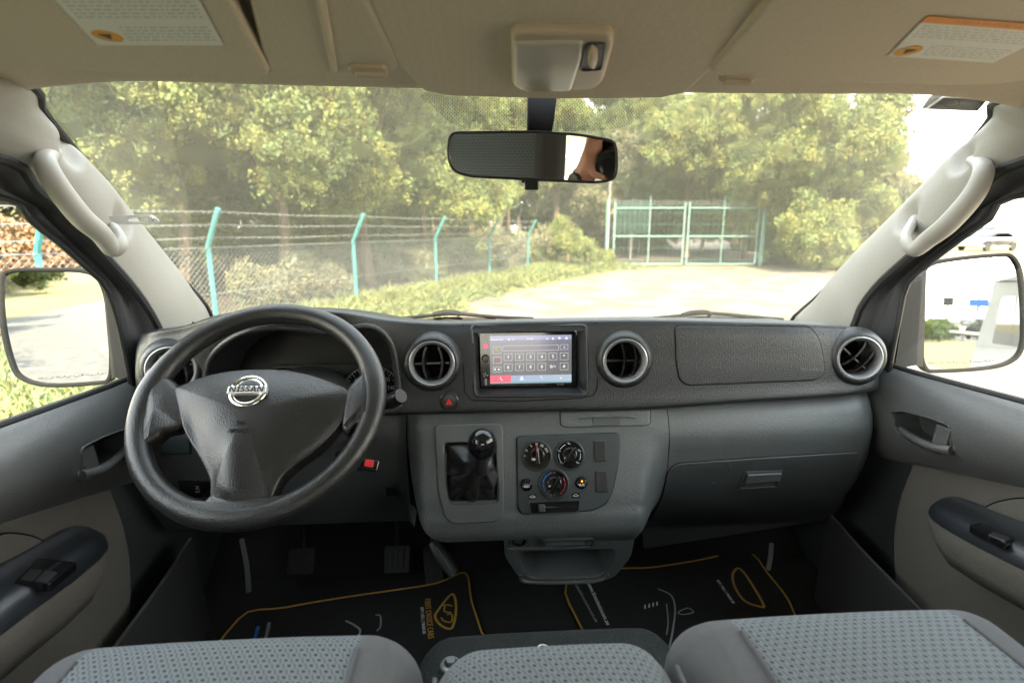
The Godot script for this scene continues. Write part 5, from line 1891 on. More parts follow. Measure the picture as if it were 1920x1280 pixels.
func build_climate() -> void:
	var xf := console_xf()
	var c := thing("climate_panel", "slate-grey climate control panel with three round dials", "control panel", xf * Vector3(0.07, 0, 0))
	var poly := rounded(Array(trace(pxv([[968, 818], [1160, 811], [1162, 830], [1157, 880], [1147, 925], [1135, 945], [1110, 957], [978, 964], [970, 950]]), xf)), 0.008, 5)
	var pm := MB.new()
	prism(pm, poly, xf, -0.003, 0.0045, 0.0025)
	part(c, "fascia", pm, M.panel_slate, 50.0)
	var gk := MB.new()
	tube(gk, lift(poly, xf, 0.0005), 0.001, 5, true)
	part(c, "painted_edge_shadow", gk, M.matt_black)  # black outline painting the gap shadow round the fascia
	# close-up pixel (1684 x 1280 of 940..1190, 790..980) to panel coordinates
	var at := func(x: float, y: float) -> Transform3D:
		var p := tr1(940.0 + x * 250.0 / 1684.0, 790.0 + y * 190.0 / 1280.0, xf)
		return xf.translated_local(Vector3(p.x, p.y, 0.0045))
	var dials := [[445, 430, 0.0255, 3.0, "fan_dial"], [855, 420, 0.0255, -36.0, "vent_dial"], [660, 785, 0.0255, -36.0, "temperature_dial"]]
	for i in 3:
		var q: Array = dials[i]
		var dx: Transform3D = at.call(q[0], q[1])
		var R: float = q[2]
		var rm := MB.new()
		lathe(rm, [Vector2(R + 0.0035, -0.003), Vector2(R + 0.0022, 0.0035), Vector2(R, 0.0045), Vector2(R - 0.0012, 0.0035), Vector2(R - 0.002, 0.001), Vector2(0.0, 0.001)], dx, 40)
		var dial := part(c, q[4], rm, M.panel_slate, 40.0)
		var fcm := MB.new()
		prism(fcm, circle2(R - 0.0012, 36), dx, 0.0005, 0.0022, 0.0)
		part(dial, "dial_face", fcm, M.gloss_black)
		var km := MB.new()
		lathe(km, [Vector2(0.0145, 0.002), Vector2(0.0138, 0.006), Vector2(0.012, 0.0075), Vector2(0.0, 0.0078)], dx, 32)
		part(dial, "knob_base", km, M.gloss_black, 40.0)
		var gx := dx * Transform3D(Basis(Vector3.BACK, deg_to_rad(q[3])), Vector3.ZERO)
		var gm := MB.new()
		prism(gm, rounded([Vector2(-0.0042, -0.016), Vector2(0.0042, -0.016), Vector2(0.0034, 0.017), Vector2(-0.0034, 0.017)], 0.003, 4), gx, 0.004, 0.0165, 0.003)
		part(dial, "grip", gm, M.gloss_black, 50.0)
		var mk := MB.new()
		var el := MB.new()
		arc(el, dx, 0.0120, 0.0124, 40, 150, 0.0081, 16)
		part(dial, "edge_line", el, M.print_grey)
		if i == 0:
			mk.box(gx * Vector3(0, 0.0125, 0.0168), Vector3(0.0016, 0.009, 0.0006), gx.basis)
			mk.box(dx * Vector3(0, 0.0185, 0.0026), Vector3(0.002, 0.0035, 0.0006), dx.basis)
			part(dial, "pointer", mk, M.print_red)
			for s in [[300, 430, "*"], [315, 362, "O"], [370, 305, "I"], [440, 284, "II"], [508, 303, "III"], [566, 358, "IIII"]]:
				var tx: Transform3D = at.call(s[0], s[1])
				var rr := atan2(tx.origin.y - dx.origin.y, tx.origin.x - dx.origin.x) - PI / 2
				text(dial, "numeral", s[2], tx.translated_local(Vector3(0, 0, 0.0024)) * Transform3D(Basis(Vector3.BACK, rr), Vector3.ZERO), 0.0042, M.print_white, 0.0003, true)
		elif i == 1:
			for seg in [[112.0, 148.0], [172.0, 216.0], [-28.0, 8.0]]: arc(mk, dx, 0.0196, 0.0206, seg[0], seg[1], 0.0026, 12)
			for s in [[722, 368], [843, 275], [975, 363], [752, 520], [955, 515]]:
				var tx: Transform3D = at.call(s[0], s[1])
				arc(mk, tx, 0.0010, 0.0016, 0, 300, 0.0026, 10)
				mk.box(tx * Vector3(0.0022, -0.001, 0.0026), Vector3(0.003, 0.0006, 0.0003), tx.basis)
				mk.box(tx * Vector3(-0.0018, 0.0016, 0.0026), Vector3(0.0026, 0.0006, 0.0003), tx.basis)
			part(dial, "airflow_marks", mk, M.print_white, 0.0)
		else:
			for seg in [[100.0, 122.0], [126.0, 172.0], [176.0, 216.0]]: arc(mk, dx, 0.0196, 0.0210, seg[0], seg[1], 0.0026, 14)
			prism(mk, circle2(0.0014, 12), dx.translated_local(Vector3(-0.0125, -0.016, 0)), 0.002, 0.0027, 0.0)
			part(dial, "cold_marks", mk, M.print_blue, 0.0)
			var hm := MB.new()
			for seg in [[80.0, 92.0], [10.0, 32.0], [-18.0, 6.0], [-42.0, -22.0]]: arc(hm, dx, 0.0196, 0.0210, seg[0], seg[1], 0.0026, 12)
			prism(hm, circle2(0.0014, 12), dx.translated_local(Vector3(0.0125, -0.016, 0)), 0.002, 0.0027, 0.0)
			part(dial, "warm_marks", hm, M.print_red, 0.0)
	for k in 2:
		var bx: Transform3D = at.call([315, 1005][k], [795, 770][k])
		var bm := MB.new()
		lathe(bm, [Vector2(0.0118, -0.002), Vector2(0.0108, 0.004), Vector2(0.0098, 0.005), Vector2(0.0092, 0.003), Vector2(0.0088, 0.006), Vector2(0.0078, 0.0068), Vector2(0.0, 0.007)], bx, 32)
		var b := part(c, ["demister_button", "cooling_button"][k], bm, M.gloss_black, 40.0)
		if k == 1:
			text(b, "lettering", "A/C", bx.translated_local(Vector3(0, -0.003, 0.0072)), 0.0045, M.print_white, 0.0003, true)
			var lm := MB.new()
			prism(lm, circle2(0.0018, 14), bx.translated_local(Vector3(0, 0.0035, 0)), 0.006, 0.0078, 0.0004)
			var am := StandardMaterial3D.new()
			am.resource_name = "amber_light"
			am.albedo_color = Color(0.9, 0.5, 0.05)
			am.emission_enabled = true
			am.emission = Color(1.0, 0.6, 0.05)
			am.emission_energy_multiplier = 0.25
			part(b, "indicator_light", lm, am)
		else:
			var im := MB.new()
			for e in [[0.0, 0.0022, 0.008, 0.0006], [0.0, -0.0022, 0.008, 0.0006]]: im.box(bx * Vector3(e[0], e[1] - 0.001, 0.0072), Vector3(e[2], e[3], 0.0003), bx.basis)
			for e in [-0.004, 0.004]: im.box(bx * Vector3(e, -0.001, 0.0072), Vector3(0.0006, 0.0044, 0.0003), bx.basis)
			for e in [-0.0015, 0.0, 0.0015]: im.box(bx * Vector3(e, -0.0018, 0.0072), Vector3(0.0005, 0.0026, 0.0003), bx.basis)
			part(b, "symbol", im, M.print_white, 0.0)
		var wx: Transform3D = at.call([390, 935][k], [945, 930][k])
		var wm := MB.new()
		prism(wm, rect2(0.0145, 0.0085, 0.0006, 2), wx, -0.001, 0.0005, 0.0)
		var wo := part(c, "air_mode_window", wm, M.gloss_black)
		var cm := MB.new()
		tube(cm, spline([wx * Vector3(-0.005, -0.0005, 0.0008), wx * Vector3(-0.002, 0.0018, 0.0008), wx * Vector3(0.002, 0.0016, 0.0008), wx * Vector3(0.005, -0.0008, 0.0008), wx * Vector3(0.0, -0.0014, 0.0008)], 4, true), 0.0004, 4, true)
		part(wo, "car_symbol", cm, M.print_white)
		var kx: Transform3D = at.call([1238, 1258][k], [370, 755][k])
		var bl := MB.new()
		prism(bl, rect2(0.0205, 0.0365, 0.0015, 3), kx, -0.002, 0.0035, 0.0012)
		part(c, "blank_switch", bl, M.satin_black)
		var bo := MB.new()
		var rp := rect2(0.0225, 0.0385, 0.002, 3)
		ring_slab(bo, rp, inset2(rp, 0.0012), kx, -0.001, 0.0015, 0.0005, 0.0004)
		part(c, "switch_frame", bo, M.panel_slate)
	# slider
	var sx: Transform3D = at.call(665, 1075)
	var sl := MB.new()
	var so := rounded(Array(trace(pxv([[992, 942], [1085, 938], [1083, 956], [1078, 959], [996, 962]]), xf)), 0.002, 3)
	var sxf := xf.translated_local(Vector3(0, 0, 0.0045))
	ring_slab(sl, inset2(so, -0.002), so, sxf, -0.001, 0.002, -0.0005, 0.0008)
	part(c, "slider_frame", sl, M.panel_slate)
	var sb := MB.new()
	cap(sb, ccw(so), sxf, 0.0004)
	part(c, "slider_slot", sb, M.matt_black)
	var kt := MB.new()
	var kx2: Transform3D = at.call(503, 1082)
	prism(kt, rect2(0.0115, 0.0125, 0.0015, 3), kx2, 0.0, 0.011, 0.002)
	part(c, "slider_tab", kt, M.dash_low)
	var ch := MB.new()
	ch.box(sx * Vector3(0.008, 0.0, 0.0008), Vector3(0.06, 0.002, 0.001), sx.basis)
	part(c, "slider_track", ch, M.gloss_black)

func build_small_things() -> void:
	build_wheel()
	build_cluster()
	build_stereo()
	build_gear()
	build_climate()
	build_mirrors()
	build_odds()

# ---------------------------------------------------------------- doors
func lerp_tab(t: Array, d: float) -> float:
	# table of [d, value], d falling
	if d >= t[0][0]: return t[0][1]
	for i in t.size() - 1:
		if d >= t[i + 1][0]:
			return lerpf(t[i + 1][1], t[i][1], (d - t[i + 1][0]) / (t[i][0] - t[i + 1][0]))
	return t[t.size() - 1][1]

func build_doors() -> void:
	for side in 2:
		var s := -1.0 if side == 0 else 1.0
		var label: String = ["driver door with grey trim, black armrest and two window switches", "passenger door with grey-beige trim, black armrest and one window switch"][side]
		var t := subthing(van, "door", label, V(s * 0.74, -0.95, 0.4))
		var top := [[1.1, -0.275], [0.93, -0.273], [0.70, -0.261], [0.3, -0.255], [-0.4, -0.25]]
		var bot := [[1.1, -0.462], [0.95, -0.455], [0.82, -0.418], [0.66, -0.375], [0.4, -0.345], [-0.4, -0.33]]
		# recess for the handle, from the passenger side of the photograph and mirrored
		var rec := PackedVector2Array()
		var raw := []
		for p in [[1676, 772], [1700, 771], [1745, 783], [1786, 798], [1791, 848], [1768, 851], [1715, 830], [1684, 806]]:
			var q := at_x(p[0], p[1], 0.695)
			raw.append(Vector2(-q.z, q.y - CY))
		rec = rounded(raw, 0.008, 4)
		var band := MB.new()
		var nd := 150
		var ny := 40
		var px := func(tt: float) -> float:
			return 0.745 - 0.055 * pow(sin(PI * clampf(tt * 0.92 + 0.02, 0, 1)), 0.55)
		var pos := func(d: float, tt: float) -> Vector3:
			var y := lerpf(lerp_tab(top, d), lerp_tab(bot, d), tt)
			return V(s * px.call(tt), y, d)
		var G := []
		for i in nd + 1:
			var d := lerpf(1.12, -0.35, float(i) / nd)
			var l := PackedVector3Array()
			for j in ny + 1: l.push_back(pos.call(d, float(j) / ny))
			G.append(l)
		for i in nd:
			for j in ny:
				var c: Vector3 = (G[i][j] + G[i + 1][j + 1]) * 0.5
				if Geometry2D.is_point_in_polygon(Vector2(-c.z, c.y - CY), rec): continue
				band.quad(G[i][j], G[i + 1][j], G[i + 1][j + 1], G[i][j + 1])
		part(t, "upper_trim", band, M.door_grey, 60.0)
		# handle bowl and pull
		var bowl := MB.new()
		var l0 := PackedVector3Array(); var l1 := PackedVector3Array(); var lr := PackedVector3Array(); var lr2 := PackedVector3Array()
		var cen := Vector2.ZERO
		for p in rec: cen += p
		cen /= rec.size()
		for p in rec:
			var w := cen.lerp(p, 1.06)
			lr.push_back(V(s * 0.697, w.y, w.x)); l0.push_back(V(s * 0.689, cen.lerp(p, 1.02).y, cen.lerp(p, 1.02).x))
			lr2.push_back(V(s * 0.694, cen.lerp(p, 0.96).y, cen.lerp(p, 0.96).x))
			var q := cen.lerp(p, 0.85)
			l1.push_back(V(s * 0.735, q.y, q.x))
		bowl.grid([lr, l0, lr2, l1], true)
		bowl.fan(l1)
		var bowl_o := part(t, "handle_bowl", bowl, M.dash_low, 50.0)
		var hp := []
		for p in [[1681, 792, 0.712], [1692, 806, 0.70], [1718, 824, 0.688], [1750, 838, 0.682], [1786, 845, 0.688]]:
			var q := at_x(p[0], p[1], p[2])
			hp.append(Vector3(s * q.x, q.y, q.z))
		var hm := MB.new()
		var hs := spline(hp, 5)
		var hr := []
		for i in hs.size(): hr.append(0.006 + 0.0045 * float(i) / hs.size())
		tube(hm, hs, hr, 10, false, true, 0.8)
		part(t, "door_pull", hm, M.door_grey, 60.0)
		var th := MB.new()
		var tq := at_x(1772, 812, 0.700)
		tq.x = s * tq.x
		prism(th, rect2(0.028, 0.042, 0.005, 4), frame(tq + Vector3(0, -0.008, 0), Vector3(-s, 0.1, 0.1)), -0.02, 0.008, 0.004)
		part(t, "lock_tab", th, M.door_grey)
		# lower card, set back, starting behind the hinge space
		var card := MB.new()
		var rows := []
		for i in 61:
			var f := i / 60.0
			var l := PackedVector3Array()
			for j in 31:
				var g := j / 30.0
				var d1: float = lerpf(0.885, 0.90, 1.0) + 0.022 * sin(g * PI * 1.6) - 0.05 * g * g
				var d := lerpf(d1, -0.35, f)
				var y := lerpf(lerp_tab(bot, d) + 0.01, -0.90, g)
				l.push_back(V(s * (0.742 - 0.006 * sin(PI * g)), y, d))
			rows.append(l)
		card.grid(rows)
		var e1 := PackedVector3Array()
		for p in rows[0]: e1.push_back(p + Vector3(s * 0.03, 0, -0.01))
		card.grid([e1, rows[0]])
		part(t, "lower_card", card, M.door_beige, 60.0)
		var sk := MB.new()
		sk.box(V(s * 0.80, -0.665, 0.36), Vector3(0.02, 0.74, 1.5))
		part(t, "outer_skin", sk, M.body_white)
		var inn := MB.new()
		inn.box(V(s * 0.775, -0.68, 0.98), Vector3(0.01, 0.5, 0.34))
		part(t, "hinge_space", inn, M.dash_low)
		# cloth insert
		var ins := MB.new()
		var ip := []
		for p in [[1836, 972], [1846, 955], [1868, 943], [1900, 936], [1930, 934]]:
			var q := at_x(p[0], p[1], 0.737)
			ip.append(Vector2(-q.z, q.y - CY))
		ip.append(Vector2(0.2, ip[4].y + 0.015)); ip.append(Vector2(-0.2, ip[4].y)); ip.append(Vector2(-0.2, -0.52)); ip.append(Vector2(0.5, -0.52))
		var ixf := Transform3D(Basis(Vector3(0, 0, -1), Vector3(0, 1, 0), Vector3(-1, 0, 0) * s), V(s * 0.738, 0, 0))
		var iop := rounded(ip, 0.02, 3)
		prism(ins, iop, ixf, -0.002, 0.006, 0.003)
		part(t, "cloth_insert", ins, M.door_beige)
		var isl := MB.new()
		tube(isl, lift(iop, ixf, 0.001), 0.003, 5, true)
		part(t, "insert_seal", isl, M.matt_black)
		# armrest
		var st := [[0.800, 0.708], [0.793, 0.690], [0.780, 0.672], [0.755, 0.655], [0.72, 0.643], [0.66, 0.633], [0.58, 0.627], [0.4, 0.62], [0.1, 0.62], [-0.25, 0.63]]
		var loops := []
		var pads := []
		for q in st:
			var yt: float = -0.458 + 0.16 * (0.79 - q[0]) - (0.012 if q[0] > 0.795 else 0.0)
			if q[0] < 0.45: yt = -0.458 + 0.16 * 0.34
			var hgt := 0.085 - (0.05 * clampf((q[0] - 0.74) / 0.06, 0, 1))
			var xi: float = q[1]
			var sec := [Vector2(0.738, yt - 0.004), Vector2(xi + 0.03, yt - 0.001), Vector2(xi + 0.010, yt - 0.004), Vector2(xi + 0.002, yt - 0.014), Vector2(xi, yt - 0.03), Vector2(xi + 0.004, yt - hgt * 0.7), Vector2(xi + 0.018, yt - hgt), Vector2(0.738, yt - hgt - 0.03)]
			var l := PackedVector3Array()
			for p in sec: l.push_back(V(s * p.x, p.y, q[0]))
			loops.append(l)
			var m := PackedVector3Array()
			for p in [Vector2(0.742, yt + 0.001), Vector2(0.72, yt + 0.005), Vector2(xi + 0.03, yt + 0.005), Vector2(xi + 0.012, yt + 0.002), Vector2(xi + 0.0005, yt - 0.007), Vector2(xi - 0.0022, yt - 0.019), Vector2(xi + 0.002, yt - 0.022)]: m.push_back(V(s * p.x, p.y, q[0] + 0.002))
			pads.append(m)
		var am := MB.new()
		var front := PackedVector3Array()
		for p in loops[0]: front.push_back(p)
		am.grid(loops)
		am.fan(front)
		part(t, "armrest", am, M.door_beige, 60.0)
		var pm := MB.new()
		pm.grid(pads)
		pm.fan(pads[0])
		var pad := part(t, "armrest_top", pm, M.arm_dark, 60.0)
		# window switches let into the armrest
		var wxf := frame(V(s * 0.67, -0.4310, 0.655), Vector3(0, 1, -0.16), Vector3(0, 0, -1))
		var wp: Array = [[[28, 1093], [72, 1048], [141, 1056], [92, 1096]], [[1820, 987], [1841, 981], [1901, 1009], [1884, 1019]]][side]
		var wpoly := rounded(Array(trace(pxv(wp), wxf)), 0.003, 3)
		var wm := MB.new()
		ring_slab(wm, inset2(wpoly, -0.0015), wpoly, wxf, -0.008, 0.0014, 0.0006, 0.0005)
		cap(wm, ccw(wpoly), wxf, 0.0007)
		part(t, "switch_recess", wm, M.gloss_black)
		var kp: Array = [[[[36, 1090], [56, 1068], [80, 1071], [60, 1093]], [[64, 1093], [84, 1071], [108, 1074], [88, 1095]]], [[[1853, 1005], [1862, 999], [1897, 1011], [1886, 1017]]]][side]
		for q in kp:
			var km := MB.new()
			prism(km, rounded(Array(trace(pxv(q), wxf)), 0.002, 3), wxf, -0.004, 0.0022, 0.001)
			part(t, "window_switch", km, M.satin_black)
		# map pocket wall
		var pk := MB.new()
		var prow := []
		var etop := PackedVector3Array()
		for i in 40:
			var d := lerpf(1.06, -0.35, i / 39.0)
			var yt := lerpf(-0.640, -0.672, clampf((1.03 - d) / 0.26, 0, 1))
			var dz := 0.012 * pow(clampf((d - 0.9) / 0.16, 0, 1), 2.0)
			var l := PackedVector3Array([V(s * (0.702 + dz), yt - 0.06, d), V(s * (0.700 + dz), yt - 0.003, d), V(s * (0.697 + dz), yt, d), V(s * (0.692 + dz), yt - 0.001, d), V(s * (0.690 + dz), yt - 0.006, d), V(s * (0.682 + dz), -0.78, d), V(s * (0.68 + dz), -0.90, d)])
			prow.append(l)
		pk.grid(prow)
		part(t, "map_pocket", pk, M.pocket_grey, 50.0)
		# window surround, glass and the sail panel that carries the mirror
		var Gp: Array = [[[0, 372], [60, 418], [110, 455], [160, 500], [198, 538], [220, 600], [235, 670], [247, 729]], [[1920, 365], [1860, 408], [1800, 450], [1745, 492], [1702, 532], [1686, 600], [1674, 660], [1667, 702]]][side]
		var gp := [V(s * 0.726, 0.06, -0.35), V(s * 0.726, 0.055, 0.2), V(s * 0.726, 0.05, 0.45)]
		for p in Gp: gp.append(at_x(p[0], p[1], s * 0.727))
		var bb := [V(s * 0.716, 0.11, -0.35)]
		for p in pillar_b[side]: bb.append(p)
		var ra := resample(PackedVector3Array(bb), 60)
		var rb := resample(spline(gp, 6), 60)
		var fm := MB.new()
		var rr := []
		for i in 60:
			var l := PackedVector3Array()
			for k in 9:
				var f := k / 8.0
				var w := ra[i].lerp(rb[i], f)
				w.x -= s * 0.006 * sin(f * PI * 3.0) * sin(f * PI)
				l.push_back(w)
			rr.append(l)
		fm.grid(rr)
		part(t, "window_frame", fm, M.rubber, 60.0)
		var sl := MB.new()
		tube(sl, ra, 0.008, 8)
		part(t, "door_seal", sl, M.rubber)
		var s2 := MB.new()
		tube(s2, rb, 0.005, 8)
		part(t, "glass_channel", s2, M.satin_black)
		var gm := MB.new()
		var gl := PackedVector3Array()
		gm.quad(V(s * 0.740, -0.29, 1.02), V(s * 0.740, -0.29, -0.35), V(s * 0.735, 0.10, -0.35), V(s * 0.735, 0.10, 0.6))
		part(t, "window_glass", gm, M.door_glass)
		var bs := MB.new()
		var bp := PackedVector3Array()
		for i in 20:
			var d := lerpf(1.02, -0.35, i / 19.0)
			bp.push_back(V(s * 0.741, lerp_tab(top, d) + 0.002, d))
		tube(bs, bp, 0.006, 8)
		part(t, "belt_seal", bs, M.rubber)

# ---------------------------------------------------------------- ceiling fittings
func sticker_mat(seed_: int) -> StandardMaterial3D:
	var img := Image.create(256, 128, false, Image.FORMAT_RGB8)
	var r := RandomNumberGenerator.new(); r.seed = seed_
	img.fill(Color(0.90, 0.89, 0.83))
	for row in 12:
		var y := 24 + row * 8
		if row == 5 or row == 6: continue
		var x := 10 if row < 5 else 70
		while x < 244:
			var w := r.randi_range(4, 18)
			img.fill_rect(Rect2i(x, y, mini(w, 246 - x), 3), Color(0.74, 0.72, 0.67))
			x += w + 4
	img.fill_rect(Rect2i(0, 0, 256, 18), Color(0.93, 0.58, 0.06))
	for x in range(60, 200):
		for y in range(4, 14):
			if r.randf() < 0.15: img.set_pixel(x, y, Color(0.3, 0.2, 0.05))
	var m := StandardMaterial3D.new()
	m.resource_name = "visor_label_print"
	m.albedo_texture = ImageTexture.create_from_image(img)
	m.roughness = 0.6
	return m

func build_ceiling() -> void:
	var xf := frame(V(0, 0.1745, 0.62), Vector3(0, -1, 0.075), Vector3.BACK)
	for side in 2:
		var label: String = ["folded driver sun visor with a warning label and a hinged extension flap", "folded passenger sun visor with a warning label near the windscreen"][side]
		var out: Array = [[[-260, -120], [370, -120], [400, -50], [430, 0], [508, 136], [500, 145], [300, 141], [110, 134], [30, 118], [-60, 92], [-260, 40]], [[1500, -120], [1442, 0], [1334, 124], [1332, 138], [1350, 146], [1410, 150], [1560, 155], [1760, 162], [1870, 160], [1990, 140], [2250, 80], [2250, -120]]][side]
		var poly := rounded(Array(trace(pxv(out), xf)), 0.018, 4)
		var t := thing("sun_visor", label, "sun visor", xf * Vector3(-0.4 if side == 0 else 0.4, 0, 0))
		var vm := MB.new()
		prism(vm, poly, xf, -0.014, 0.0, 0.006, 4)
		part(t, "panel", vm, M.visor, 50.0)
		if side == 0:
			var fl := MB.new()
			var fx := xf.translated_local(Vector3(0, 0, -0.004))
			prism(fl, rounded(Array(trace(pxv([[440, -120], [640, -120], [688, 0], [752, 118], [748, 134], [720, 140], [640, 140], [500, 142]]), fx)), 0.014, 4), fx, -0.012, 0.0, 0.006, 4)
			part(t, "extension_flap", fl, M.visor, 50.0)
			var cr := MB.new()
			var c0 := tr1(598, -20, fx); var c1 := tr1(626, 128, fx)
			tube(cr, PackedVector3Array([fx * Vector3(c0.x, c0.y, 0.0), fx * Vector3(c1.x, c1.y, 0.0)]), 0.004, 8)
			part(t, "fold_bead", cr, M.visor)
		# label
		var lb: Array = [[[82, -22], [360, -22], [420, 85], [183, 85]], [[1740, 30], [2000, 50], [1862, 118], [1665, 105]]][side]
		var sx := xf.translated_local(Vector3(0, 0, 0.0012))
		var q := trace(pxv(lb), sx)
		var sm := MB.new()
		var P := []
		for p in q: P.append(sx * Vector3(p.x, p.y, 0))
		sm.quv(P[0], P[1], P[2], P[3], Vector2(0, 0), Vector2(1, 0), Vector2(1, 1), Vector2(0, 1))
		var lo := part(t, "warning_label", sm, sticker_mat(3 + side), 0.0)
		var ec := q[3].lerp(q[2], 0.13).lerp(q[0], 0.18)
		if side == 0: ec = tr1(201, 67, sx)
		else: ec = tr1(1703, 95, sx)
		var em := MB.new()
		prism(em, circle2(0.0125, 24), sx.translated_local(Vector3(ec.x, ec.y, 0)), 0.0, 0.0006, 0.0)
		part(lo, "caution_mark", em, M.print_amber)
		var tm := MB.new()
		prism(tm, rounded([Vector2(-0.006, 0.005), Vector2(0.006, 0.005), Vector2(0, -0.006)], 0.001, 2), sx.translated_local(Vector3(ec.x, ec.y, 0)), 0.0004, 0.001, 0.0)
		part(lo, "caution_symbol", tm, M.print_dark)
		# clip that holds the visor rod
		var cc: Array = [[690, 128], [1383, 143]][side]
		var cx := frame(at_d(cc[0], cc[1], 0.655), Vector3(0, -1, 0.25), Vector3.BACK)
		var cl := thing("visor_clip", ["small beige clip under the inner end of the driver visor", "small beige clip under the inner end of the passenger visor"][side], "clip", cx.origin)
		var cm := MB.new()
		prism(cm, rect2(0.042, 0.017, 0.006, 4), cx, -0.02, 0.004, 0.003)
		part(cl, "body", cm, M.lamp_trim, 50.0)
		var ch := MB.new()
		prism(ch, rect2(0.034, 0.007, 0.003, 4), cx.translated_local(Vector3(0.002, -0.004, 0)), 0.0, 0.008, 0.002)
		part(cl, "hook", ch, M.lamp_trim, 50.0)
	# dome lamp
	var dx := frame(V(0.0, 0.178, 0.63), Vector3(0, -1, 0.10), Vector3.BACK)
	var lamp := thing("dome_lamp", "beige interior lamp with frosted lens and rocker switch on the ceiling", "lamp", dx.origin)
	var bm := MB.new()
	var bo := rounded(Array(trace(pxv([[958, 46], [985, 40], [1146, 44], [1152, 62], [1132, 138], [1112, 154], [985, 154], [960, 146]]), dx)), 0.012, 5)
	prism(bm, bo, dx, -0.012, 0.010, 0.005, 4)
	part(lamp, "housing", bm, M.lamp_trim, 50.0)
	var lm := MB.new()
	prism(lm, rounded(Array(trace(pxv([[962, 56], [1096, 54], [1092, 85], [1072, 150], [985, 151], [962, 140]]), dx)), 0.007, 4), dx, 0.0, 0.014, 0.005, 5)
	part(lamp, "lens", lm, M.lamp_lens, 50.0)
	var rx := dx.translated_local(Vector3(0, 0, 0.010))
	var rm := MB.new()
	var ro := rounded(Array(trace(pxv([[1102, 80], [1134, 80], [1126, 128], [1090, 130]]), rx)), 0.005, 4)
	ring_slab(rm, inset2(ro, -0.002), ro, rx, -0.002, 0.002, 0.0005, 0.0008)
	cap(rm, ccw(ro), rx, 0.0006)
	part(lamp, "switch_recess", rm, M.dash_low)
	var km := MB.new()
	dome(km, spline2(Array(trace(pxv([[1110, 82], [1121, 92], [1116, 112], [1104, 108], [1103, 92]]), rx)), 4, true), rx, 0.0, 0.010, 0.002, 0.003)
	part(lamp, "rocker_switch", km, M.lamp_trim, 50.0)

# ---------------------------------------------------------------- seats
func build_seats() -> void:
	var specs := [
		["driver seat with zigzag-weave grey cushion behind the steering wheel", -0.355, 0.40, -0.428, 0.535, 0.135, 0.06],
		["passenger seat with zigzag-weave grey cushion and plain side bolsters", 0.305, 0.40, -0.431, 0.535, 0.125, 0.06],
		["narrow middle seat cushion in light dotted grey cloth", -0.022, 0.245, -0.424, 0.495, 0.117, 0.05]]
	for i in 3:
		var q: Array = specs[i]
		var t := subthing(van, "seat", q[0], V(q[1], -0.85, 0.28))
		var a := MB.new(); var b := MB.new()
		var xf := Transform3D(Basis(Vector3.RIGHT, 0.05), V(q[1], q[3] - 0.085, q[4] - 0.26))
		cushion(a, b, xf, Vector3(q[2], 0.16, 0.52), q[6], 0.021, q[5], 24, 5, 20, 24.0)
		part(t, "cushion", a, M.plain_cloth, 60.0)
		part(t, "woven_panel", b, M.seat_weave, 60.0)
		for s in [-1.0, 1.0]:
			var pp := MB.new()
			var pts := []
			for k in 12: pts.append(xf * Vector3(s * q[5] * 1.0, 0.081 + 0.021 * (1.0 - pow(q[5] * 2 / q[2], 2.5)) * (1 - pow(absf(-0.20 + 0.42 * k / 11.0) / 0.26, 4.0)), -0.20 + 0.42 * k / 11.0))
			tube(pp, PackedVector3Array(pts), 0.0022, 6)
			part(t, "piping", pp, M.plain_cloth)
		var fr := MB.new()
		fr.box(V(q[1], -0.72, q[4] - 0.28), Vector3(q[2] * 0.8, 0.24, 0.36))
		part(t, "base", fr, M.matt_black)
		if i < 2:
			var c := MB.new(); var e := MB.new()
			var by := Vector3(0, 0.16, -1).normalized()
			var bz := Vector3.RIGHT.cross(by)
			var bx := Transform3D(Basis(Vector3.RIGHT, by, bz), V(q[1] + (-0.105 if i == 0 else 0.06), -0.12, -0.13))
			cushion(c, e, bx, Vector3(q[2] - 0.02, 0.14, 0.60), 0.05, 0.015, q[5], 20, 5, 20, 21.0)
			part(t, "backrest", c, M.plain_cloth, 60.0)
			part(t, "woven_back_panel", e, M.seat_weave, 60.0)
			var h := MB.new()
			var h2 := MB.new()
			var hx := bx.translated_local(Vector3(0, -0.01, 0.37))
			cushion(h, h2, hx, Vector3(0.27, 0.10, 0.16), 0.045, 0.008, 0.12, 14, 4, 10, 21.0)
			part(t, "headrest", h, M.plain_cloth, 60.0)
			part(t, "headrest_weave", h2, M.seat_weave, 60.0)

# ---------------------------------------------------------------- floor, mats, pedals
const FLOOR := -0.86

func text_along(parent: Node3D, s: String, xf: Transform3D, a: Vector2, b: Vector2, h: float, m: Material) -> void:
	var p := tr1(a.x, a.y, xf); var q := tr1(b.x, b.y, xf)
	var ang := (q - p).angle()
	text(parent, "lettering", s, xf * Transform3D(Basis(Vector3.BACK, ang), Vector3((p.x + q.x) / 2, (p.y + q.y) / 2, 0.0008)), h, m, 0.0004, true, p.distance_to(q))

func stroke(parent: Node3D, called: String, px: Array, xf: Transform3D, r: float, m: Material, closed := false) -> void:
	var mb := MB.new()
	var p2 := spline2(Array(trace(pxv(px), xf)), 5, closed)
	tube(mb, lift(p2, xf, 0.0005), r, 5, closed, true, 0.35, xf.basis.z)
	part(parent, called, mb, m)

